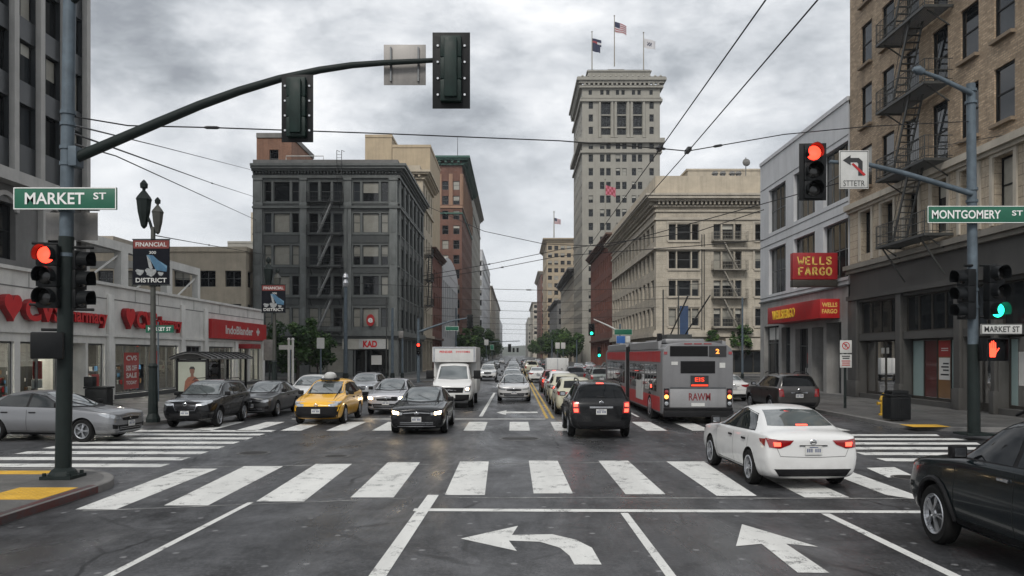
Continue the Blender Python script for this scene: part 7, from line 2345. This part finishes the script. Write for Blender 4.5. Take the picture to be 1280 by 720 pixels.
# ---- thin street poles and distant signal gear
def pole(name, label, x, y, h, r, mat='pole_grey', extra=None, group='street poles'):
    t = thing(name, label, 'pole', (x, y, .14), 0, group)
    m = MB(); m.tube([(0, 0, 0), (0, 0, h)], [r, r * .8], 8); m.build('post', M[mat], t, smooth=True)
    m = MB(); m.cyl((0, 0, 0), (0, 0, .5), r * 1.6, r * 1.3, n=8); m.build('base', M['pole_dark'], t)
    return t


def px_pole(x, ytop, Y, r, label, mat='pole_grey', name='street_pole'):
    X = (x - 643) * Y / 1000
    return pole(name, label, X, Y, H0 + (443 - ytop) * Y / 1000 - .14, r, mat)


p = px_pole(432, 357, 79.5, .20, 'thick pale pole in front of the drain pipe of the grey building')
m = MB(); m.lathe([(.001, 0), (.25, .1), (.3, .45), (.15, .8), (.3, 1.0), (.2, 1.35), (.001, 1.5)], (0, 0, 9.0), 10); m.build('lamp_head', M['rim'], p)
px_pole(483, 372, 79, .07, 'thin dark pole left of the tall pale pole by the grey corner shop', 'rail_iron')
px_pole(490.5, 385, 80, .15, 'tall pale pole in front of the grey corner shop')
p = px_pole(503, 415, 80.5, .11, 'short pole with a camera box at the corner of the grey building')
m = MB(); m.box(-.35, .1, -.2, .2, 4.0, 4.7); m.build('camera_box', M['alu'], p, bevel=.02)
p = px_pole(401, 425, 74, .09, 'pole carrying a small white notice in front of the grey building', 'pole_grey')
m = MB(); m.box(-.35, .35, -.10, -.07, 2.9, 3.9); m.build('notice', M['sign_cream'], p)
px_pole(928, 372, 78, .11, 'slim grey pole right of the bus in front of the beige building')
px_pole(848, 358, 80, .09, 'dark pole with a blue banner behind the bus roof', 'rail_iron')
px_pole(829, 362, 82, .09, 'dark pole left of the blue banner behind the bus roof', 'rail_iron')
px_pole(570, 385, 110, .12, 'grey pole beyond the box truck on the left pavement')
px_pole(690, 425, 150, .12, 'grey pole on the right pavement far up the street')
px_pole(721, 425, 130, .12, 'grey pole on the right pavement before the stone tower')
t = thing('banner', 'narrow blue banner on a dark pole behind the bus roof', 'banner', (at(846, 400, 79.8)[0] + .7, 79.7, 4.4), 0, None)
m = MB(); m.box(-.42, .42, -.02, .02, 0, 2.9); m.build('cloth', M['banner_navy'], t)
m = MB(); m.cyl((-.75, 0, 2.92), (.42, 0, 2.92), .03, n=6); m.build('rod', M['rail_iron'], t)



# far left mast arm
t = thing('signal_pole', 'far mast arm signal pole on the left pavement beyond the taxi', 'pole', (at(523, 443, 72)[0], 72, .0))
g = lambda x, y: (at(x, y, 72)[0] - t.location.x, 0, at(x, y, 72)[2])
m = MB(); m.tube([(0, 0, 0), g(523, 398)], [.15, .11], 8); m.build('post', M['pole_grey'], t)
m = MB(); m.tube([g(523, 415), g(545, 407), g(565, 401), g(588, 397)], [.10, .09, .07, .06], 8); m.build('mast_arm', M['pole_grey'], t)
x, y, z = at(587.5, 402, 71.9)
signal_head('traffic_signal', 'small black traffic light at the tip of the far left mast arm', (x, y, z), PI, None, (.55, 1.25), 1.0)
x, y, z = at(565, 410.5, 71.8)
street_sign('small far green street sign under the left mast arm', (x, y, z), 1.2, .4, ())
x, y, z = at(523, 436, 71.7)
signal_head('traffic_signal', 'far traffic light with red lamp lit on the left pavement near the grey building', (x, y, z), 0, (0, M['red_lit']), None, .9)
# far right mast arm
t = thing('signal_pole', 'far mast arm signal pole on the right pavement beyond the bus', 'pole', (at(775, 443, 98)[0], 98, .0))
g = lambda x, y: (at(x, y, 98)[0] - t.location.x, 0, at(x, y, 98)[2])
m = MB(); m.tube([(0, 0, 0), g(775, 405)], [.16, .12], 8); m.build('post', M['pole_grey'], t)
m = MB(); m.tube([g(775, 415), g(760, 407), g(742, 399)], [.12, .1, .07], 8); m.build('mast_arm', M['sign_cream'], t)
x, y, z = at(739.5, 412, 97.8)
signal_head('traffic_signal', 'far traffic light with pale housing hanging from the right mast arm', (x, y, z), 0, (2, M['green_lit']), (.75, 1.5), 1.2)
x, y, z = at(749, 440, 97)
signal_head('traffic_signal', 'far traffic light with green lamp lit left of the bus roof', (x, y, z), 0, (2, M['green_lit']), None, 1.1)
x, y, z = at(779, 415, 97.6)
street_sign('far green street sign on the right mast arm pole above the bus', (x, y, z), 2.2, .7, ())
x, y, z = at(776, 424.5, 97.5)
street_sign('blue direction sign under the far green sign above the bus', (x, y, z), 1.1, .95, (), 0, 'sign_blue')
x, y, z = at(785, 424, 97.5)
street_sign('white square plate right of the blue sign above the bus', (x, y, z), .6, .85, (), 0, 'sign_cream', 'ink')
for px, py, Y, lb in ((697, 432, 140, 'white banner plates on the right pavement in the distance'), (704, 432, 141, 'second white plate on the right pavement in the distance'), (608, 428, 150, 'small pale plate under the left trees'), (615, 434, 160, 'small green plate under the left trees')):
    x, y, z = at(px, py, Y)
    t = street_sign(lb, (x, y, z), .75, 1.05, (), 0, 'sign_green' if 'green' in lb else 'sign_cream', 'sign_white')
    m = MB(); m.cyl((0, .08, -z), (0, .08, .6), .06, n=6); m.build('post', M['pole_grey'], t)
# hanging far signals over the street end
for px, Y, bw_, bh_, lb in ((637, 180, .72, 1.8, 'left far black signal silhouette hanging over the street end'), (642, 185, .46, 1.0, 'middle far black signal silhouette hanging over the street end'), (647, 190, .5, 1.05, 'right far black signal silhouette hanging over the street end')):
    x, y, z = at(px, 435 if px < 640 else 437.5, Y)
    signal_head('traffic_signal', lb, (x, y, z), PI, None, (bw_, bh_), bh_ / 1.3)
t = thing('signal_pole', 'distant mast arm reaching over the street end from the left', 'pole', (-9.5, 185, 0))
m = MB(); m.tube([(0, 0, 0), (0, 0, 5.5)], .14, 6); m.tube([(0, 0, 5.3), (10.8, 0, 5.6)], .09, 6); m.build('mast_arm', M['pole_grey'], t)

# traffic signal cabinet and lights under the tree on the left
x, y, z = at(365, 441, 66)
signal_head('traffic_signal', 'pale sided traffic light beside the tree at the end of the pharmacy', (x, y, z), R(60), None, None, 1.0)
t = thing('control_cabinet', 'tall grey metal cabinet on a post beside the tree left of the dark grey building', 'cabinet', (at(337, 443, 62)[0], 62, .14))
m = MB(); m.box(-.42, .42, -.2, .2, 1.9, 3.5); m.build('box', M['alu'], t, bevel=.03)
m = MB(); m.cyl((0, 0, 0), (0, 0, 1.9), .07, n=8); m.build('post', M['pole_dark'], t)
for px in (361, 366):
    x, y, z = at(px, 460, 64)
    t = thing('bollard_post', '%s pale post of a pair under the small tree by the pharmacy end' % ('left' if px == 361 else 'right'), 'post', (x, y, .14), 0, None)
    m = MB(); m.cyl((0, 0, 0), (0, 0, 4.0 - .5), .10, .09, n=8); m.lathe([(.12, 3.5), (.14, 3.55), (.10, 3.65), (.001, 3.7)], n=8); m.build('post', M['sign_cream'], t)
m = MB()
t = thing('guide_sign', 'small white sign on an arm beside the tree near the pharmacy end', 'sign', (at(358, 436, 65)[0], 65, 2.95))
m = MB(); m.box(-.6, .6, -.03, .03, -.06, .3); m.build('plate', M['sign_cream'], t)
m = MB(); m.cyl((.3, .06, -2.8), (.3, .06, .3), .05, n=6); m.build('post', M['pole_grey'], t)

# ---- no-parking sign, hydrant, bin, shelter
x, Y = 14.55, 35.2
t = thing('parking_sign', 'white no parking sign with a red ring on a dark post near the bank', 'sign', (x, Y, .14))
m = MB(); m.cyl((0, 0, 0), (0, 0, 3.0), .06, n=8); m.build('post', M['pole_dark'], t)
m = MB(); m.box(-.26, .26, -.09, -.065, 2.42, 2.98); up = m.build('upper_plate', M['sign_cream'], t, bevel=.006)
m = MB(); m.box(-.26, .26, -.09, -.065, 1.78, 2.36); low = m.build('lower_plate', M['sign_cream'], t, bevel=.006)
m = MB(); fn = face_cam(0, -.09, 0)
n = 20
for k in range(n):
    a, b = 2 * PI * k / n, 2 * PI * (k + 1) / n
    m.add([fn(.17 * math.cos(a), 2.74 + .17 * math.sin(a), .004), fn(.17 * math.cos(b), 2.74 + .17 * math.sin(b), .004), fn(.13 * math.cos(b), 2.74 + .13 * math.sin(b), .004), fn(.13 * math.cos(a), 2.74 + .13 * math.sin(a), .004)], [(0, 1, 2, 3)], 0)
m.add([fn(a, b, .005) for a, b in ((-.12, 2.83), (-.09, 2.86), (.12, 2.65), (.09, 2.62))], [(0, 1, 2, 3)], 0)
text_into(m, 'P', 0, 2.74, .10, .16, fn, .003, 1, .01)
m.build('sign_print', [M['sign_red'], M['ink']], up, fix=False)
m = MB()
for z, w in ((2.28, .36), (2.19, .30)): m.add([fn(a, b, .004) for a, b in ((-w / 2, z - .025), (w / 2, z - .025), (w / 2, z + .025), (-w / 2, z + .025))], [(0, 1, 2, 3)], 1)
for z, w in ((2.07, .38), (1.98, .34), (1.89, .36)): m.add([fn(a, b, .004) for a, b in ((-w / 2, z - .02), (w / 2, z - .02), (w / 2, z + .02), (-w / 2, z + .02))], [(0, 1, 2, 3)], 0)
m.build('sign_print', [M['sign_red'], M['ink']], low, fix=False)

x, Y = gp(1104, 518, .14)
t = thing('fire_hydrant', 'yellow fire hydrant beside the black litter bin on the right pavement', 'hydrant', (x, 31.0, .14))
x = (1104 - 643) * .031; t.location.x = x
m = MB(); m.lathe([(.17, 0), (.17, .06), (.11, .08), (.11, .55), (.14, .58), (.14, .62), (.12, .66), (.10, .74), (.04, .80), (.04, .86), (.001, .87)], n=14); m.build('barrel', M['hydrant'], t, smooth=True)
m = MB(); m.cyl((-.2, 0, .46), (.2, 0, .46), .055, n=10); m.cyl((0, -.22, .42), (0, 0, .42), .075, n=10); m.cyl((-.23, 0, .46), (-.2, 0, .46), .07, n=8); m.cyl((.2, 0, .46), (.23, 0, .46), .07, n=8); m.cyl((0, -.25, .42), (0, -.22, .42), .09, n=8); m.build('outlet', M['hydrant'], t)
M_bin_x = (1120.5 - 643) * .0285
t = thing('litter_bin', 'black rectangular litter bin on the right pavement next to the hydrant', 'litter bin', (M_bin_x, 28.5, .14))
m = MB(); m.box(-.36, .36, -.34, .34, .05, .86); m.build('bin_body', M['black_metal'], t, bevel=.04)
m = MB()
for i in range(9): m.box(-.33 + i * .077, -.29 + i * .077, -.352, -.341, .12, .8)
m.build('slat_front', M['black_metal'], t)
m = MB(); m.box(-.40, .40, -.38, .38, .87, .95); m.box(-.30, .30, -.3, .3, .951, 1.08); m.build('lid', M['black_metal'], t, bevel=.03)
t = thing('litter_bin', 'black litter bin by the pharmacy wall behind the silver sedan', 'litter bin', (-18.9, 36.4, .14))
m = MB(); m.box(-.5, .5, -.3, .3, 0, .8); m.build('bin_body', M['black_metal'], t, bevel=.03)
m = MB(); m.box(-.55, .55, -.34, .34, .81, .9); m.box(-.6, -.2, -.2, .2, .9, 1.35); m.build('lid', M['black_metal'], t, bevel=.03)

t = thing('bus_shelter', 'bus shelter with a ribbed barrel roof and a lit looking advert panel by the pharmacy', 'bus shelter', (-16.2, 40.2, .14))
m = MB()
for x in (-.75, .75):
    for y in (.1, 2.9, 5.8): m.box(x - .05, x + .05, y - .05, y + .05, 0, 2.15)
m.build('post', M['black_metal'], t)
arc = [(-1.05 + 2.1 * k / 10, 2.15 + .30 * math.sin(PI * k / 10)) for k in range(11)]
m = MB(); m.prism(arc + [(x, z - .05) for x, z in arc[::-1]], lambda a, z, d: (a, d, z), -.3, 6.2); m.build('roof', M['shelter_roof'], t)
m = MB()
for i in range(9): m.tube([(x, -.25 + i * .8, z + .03) for x, z in arc], .035, 5)
m.build('roof_rib', M['black_metal'], t)
m = MB(); m.box(-.8, .8, -.02, .14, .35, 2.1); m.build('advert_case', M['black_metal'], t, bevel=.02)
m = MB(); m.box(-.68, .68, -.03, -.021, .5, 1.98, 0); ad = m.build('advert', M['poster_pale'], t)
m = MB(); fn = face_cam(0, -.03, 0)
def shape(pts, mi, d): m.add([fn(a, b, d) for a, b in pts], [tuple(range(len(pts)))], mi)
shape([(-.40, .5), (-.33, 1.02), (-.20, 1.20), (.02, 1.28), (.22, 1.22), (.36, 1.05), (.46, .5)], 0, .003)
shape([(.05, .5), (.14, 1.1), (.36, 1.05), (.46, .5)], 2, .004)
shape([(-.06, 1.24), (-.05, 1.42), (.09, 1.42), (.10, 1.24)], 1, .004)
shape([(.02 + .125 * math.cos(2 * PI * k / 14), 1.53 + .17 * math.sin(2 * PI * k / 14)) for k in range(14)], 1, .005)
shape([(-.115, 1.56), (-.12, 1.66), (-.05, 1.75), (.09, 1.75), (.16, 1.66), (.155, 1.56), (.12, 1.63), (-.08, 1.63)], 3, .006)
m.build('advert_picture', [M['poster_rust'], M['poster_skin'], M['poster_dark_red'], M['ink']], ad, fix=False)
m = MB(); m.box(-.77, -.75, .2, 5.7, .3, 2.0); m.build('rear_glass', M['clear'], t)
m = MB(); m.box(-.6, -.2, 1.2, 4.8, .42, .47); m.box(-.45, -.35, 1.4, 1.5, 0, .42); m.box(-.45, -.35, 4.5, 4.6, 0, .42); m.build('bench', M['black_metal'], t)


# ------------------------------------------------------------------ overhead wires
def wire(label, pts, r=.012, sag=0.0, ins=(), name='overhead_wire', group='overhead wires'):
    out = []
    for a, b in zip(pts[:-1], pts[1:]):
        a, b = Vector(a), Vector(b)
        n = max(2, min(24, int((b - a).length / 1.5)))
        for i in range(n):
            t_ = i / n; p = a.lerp(b, t_); p.z -= sag * 4 * t_ * (1 - t_); out.append(p)
    out.append(Vector(pts[-1]))
    o0 = out[0]
    t = thing(name, label, 'wire', tuple(o0), 0, group)
    m = MB(); m.tube([p - o0 for p in out], r, 6); m.build('cable', M['wire'], t, smooth=True)
    for q in ins:
        k = q * (len(out) - 1); i = int(k); p = out[i].lerp(out[min(i + 1, len(out) - 1)], k - i) - o0; d = (out[min(i + 1, len(out) - 1)] - out[i]).normalized()
        s = max(1.0, r / .014)
        m = MB(); m.tube([p - d * .16 * s, p - d * .1 * s, p + d * .1 * s, p + d * .16 * s], [r, .034 * s, .034 * s, r], 8); m.build('insulator', M['insul'], t, smooth=True)


ZW = 7.55
wire('left one of two trolley wires running up the street overhead', [(3.58, -6, ZW), (3.58, 19.6, ZW), (3.6, 60, ZW + .3), (3.7, 160, ZW + .2)], .013)
wire('right one of two trolley wires running up the street overhead', [(4.32, -6, ZW), (4.32, 19.9, ZW), (4.3, 60, ZW + .3), (4.3, 160, ZW + .2)], .013)
a = (bx + .13, by, 7.06); b = (rx - .05, ry, 9.35)
mid = [a, at(160, 157, 15.8), at(265, 159.5, 16.4), at(480, 167, 17.9), at(700, 176, 19.0), (3.6, 19.7, ZW + .02), (4.32, 19.95, ZW + .02), at(980, 168, 21.3), at(1085, 158, 22.2), b]
wire('long span wire crossing the whole sky between the two signal poles', mid, .014, 0, (.222, .555, .70))
m = MB()
t = thing('wire_hanger', 'small black hangers joining the trolley wires to the span wire', 'hanger', (3.58, 19.7, ZW))
m.box(-.05, .05, -.2, .2, -.02, .07); m.box(.69, .79, -.0, .4, -.02, .07); m.build('clamp', M['insul'], t)
wire('upper slanting wire from the left pole to the grey building', [(bx + .13, by, 6.9), at(200, 183, 38), at(313, 212, 84.9)], .02, .0, ())
wire('middle slanting wire from the left pole to the grey building', [(bx + .13, by, 6.75), at(265, 229, 48), at(318, 246, 84.9)], .02, .0, (.49,))
wire('lower slanting wire from the left pole to the grey building', [(bx + .13, by, 6.55), at(145, 195, 25), at(320, 275, 84.9)], .02, .0, (.12,))
wire('wire from the banner lamp post to the grey building', [(-12.55, 27.9, 6.65), at(242, 303, 45), at(330, 318, 84.8)], .02, 0, (.42,))
wire('wire crossing from the grey building corner over the street to the right', [at(528, 255, 100), at(605, 289, 80), at(680, 305, 70), at(760, 308, 64), at(1062, 225, 47)], .03, 0, (.30,))
wire('feeder wire pair, upper strand, rising to the right across the street', [at(528, 345, 95), at(618, 329, 75), at(700, 312, 62), at(870, 290, 52), at(955, 262, 50)], .028, 0, (.40,))
wire('feeder wire pair, lower strand, rising to the right across the street', [at(528, 350, 95), at(618, 336, 75), at(700, 320, 62), at(860, 308, 52), at(955, 300, 50)], .028, 0, (.45,))
for q_, (Y, x0, x1) in enumerate(((65, -12.6, 15.5), (80, -9, 17.6), (97, -12.4, 17.6), (118, -12.4, 17.6), (139, -12.5, 17.7), (170, -12.5, 17.7), (205, -12.6, 17.7))):
    wire('thin horizontal span wire high above the street, %s of the row seen in the distance' % nth[q_], [(x0, Y, ZW + .75), (3.6, Y, ZW + .15), (x1, Y, ZW + .7)], .016 + Y * .00009, .1, (.5,) if Y in (65, 139) else ())
wire('wire from the brick building fire escape to the pale bank roof', [at(1062, 224, 45), at(1130, 190, 37), at(1280, 165, 29.9)], .015)


# ------------------------------------------------------------------ trees
def tree(label, x, y, h, cw, seed, n=2600, trunk=.16, base=.35, leaf=.3, group='street trees'):
    r = random.Random(seed)
    t = thing('street_tree', label, 'tree', (x, y, .0), 0, group)
    m = MB()
    top = h * .62
    m.tube([(0, 0, 0), (.05, .02, h * .2), (-.06, .05, h * .4), (.05, -.03, top)], [trunk, trunk * .8, trunk * .65, trunk * .3], 8)
    cl = []
    for i in range(9):
        a = r.uniform(0, 2 * PI); z0 = h * r.uniform(.25, .5); L = cw * r.uniform(.25, .46)
        e = (L * math.cos(a), L * math.sin(a), z0 + h * r.uniform(.12, .32))
        m.tube([(0, 0, z0), (e[0] * .5, e[1] * .5, z0 + (e[2] - z0) * .6), e], [trunk * .4, trunk * .28, trunk * .1], 6)
        cl.append(e)
    m.build('trunk', M['bark'], t, smooth=True)
    for i in range(22):
        a, u, zz = r.uniform(0, 2 * PI), r.random() ** .5, r.uniform(base, .97)
        w = cw / 2 * math.sqrt(max(.05, 1 - ((zz - .62) / .42) ** 2))
        cl.append((w * u * math.cos(a), w * u * math.sin(a), h * zz))
    lf = MB()
    sz = [cw * r.uniform(.10, .20) for _ in cl]
    tone = [r.choice((0, 0, 1, 1, 2)) for _ in cl]
    for i in range(n):
        k = r.randrange(len(cl)); c = cl[k]; s = sz[k]
        d = Vector((r.gauss(0, 1), r.gauss(0, 1), r.gauss(0, .8))).normalized() * s * (r.random() ** .35)
        p = Vector(c) + d
        a = Vector((r.gauss(0, 1), r.gauss(0, 1), r.gauss(0, .6))).normalized(); b = a.orthogonal().normalized()
        q = leaf * r.uniform(.6, 1.25)
        a, b = a * q, b * q * .55
        lf.add([p - a, p + b, p + a, p - b], [(0, 1, 2, 3)], tone[k] if r.random() < .75 else r.randrange(3))
    lf.build('crown', [M['leaf_a'], M['leaf_b'], M['leaf_c']], t, fix=False)


tree('broad dark tree beside the banner lamp post in front of the grey corner building', -20.6, 76, 5.7, 5.0, 1, 5200, .18, .22, .2)
tree('smaller tree just right of the broad tree in front of the grey building', -19.6, 79.5, 4.7, 3.4, 2, 2600, .12, .25, .2)
for i, (x, y, h, w) in enumerate(((-10.3, 170, 8.2, 6.5), (-10.2, 215, 9.6, 8), (-10.2, 265, 10, 8.5), (-10.6, 330, 10, 9), (-10.8, 400, 10, 9))):
    tree('left pavement street tree, number %s from the camera along the left row' % ('one', 'two', 'three', 'four', 'five')[i], x, y, h, w, 10 + i, 2600, .2, .3, .4)
for i, (x, y, h, w) in enumerate(((13.6, 205, 8.8, 8), (13.8, 250, 10, 9), (13.2, 310, 10.5, 9.5), (13.2, 380, 10.5, 10), (13, 460, 10.5, 10))):
    tree('right pavement street tree, number %s from the camera along the right row' % ('one', 'two', 'three', 'four', 'five')[i], x, y, h, w, 20 + i, 2600, .2, .3, .4)
tree('small clipped tree on the canopy right of the bus in front of the beige building', 28.2, 99.2, 6.0, 2.6, 31, 1300, .1, .62, .22)
tree('small potted tree behind the bus roof poles in front of the beige building', 24.6, 99.2, 5.6, 1.5, 32, 700, .1, .62, .22)


# ------------------------------------------------------------------ far hills and the damp air
r = random.Random(5)
m = MB(); nx = 60; prev = None
for i in range(nx + 1):
    x = -690 + 1380 * i / nx
    h = 20 + 4 * math.sin(x * .009 + 1) + 2 * math.sin(x * .031)
    cur = [(x, 1500 + 60 * math.sin(x * .01), -.5), (x, 1700, h * .5), (x, 2000, h), (x, 2550, h * .6 + 4), (x, 2590, -.5)]
    if prev:
        for k in range(4): m.quad(prev[k], cur[k], cur[k + 1], prev[k + 1])
    prev = cur
structure(m.build('hills', pm('hill_scrub', (.07, .08, .06), .95, 0, .4, .02), smooth=True))
if HAZE:
    m = MB(); m.box(-760, 760, -70, 2650, -1.5, 100)
    hz = m.build('haze', bpy.data.materials.new('damp_air')); hz['kind'] = 'stuff'
    hm = hz.data.materials[0]; hm.use_nodes = True; nt = hm.node_tree; nt.nodes.clear()
    out = nt.nodes.new('ShaderNodeOutputMaterial'); pv = nt.nodes.new('ShaderNodeVolumePrincipled')
    pv.inputs['Color'].default_value = (.86, .89, .93, 1); pv.inputs['Density'].default_value = HAZE
    nt.links.new(pv.outputs[0], out.inputs['Volume'])
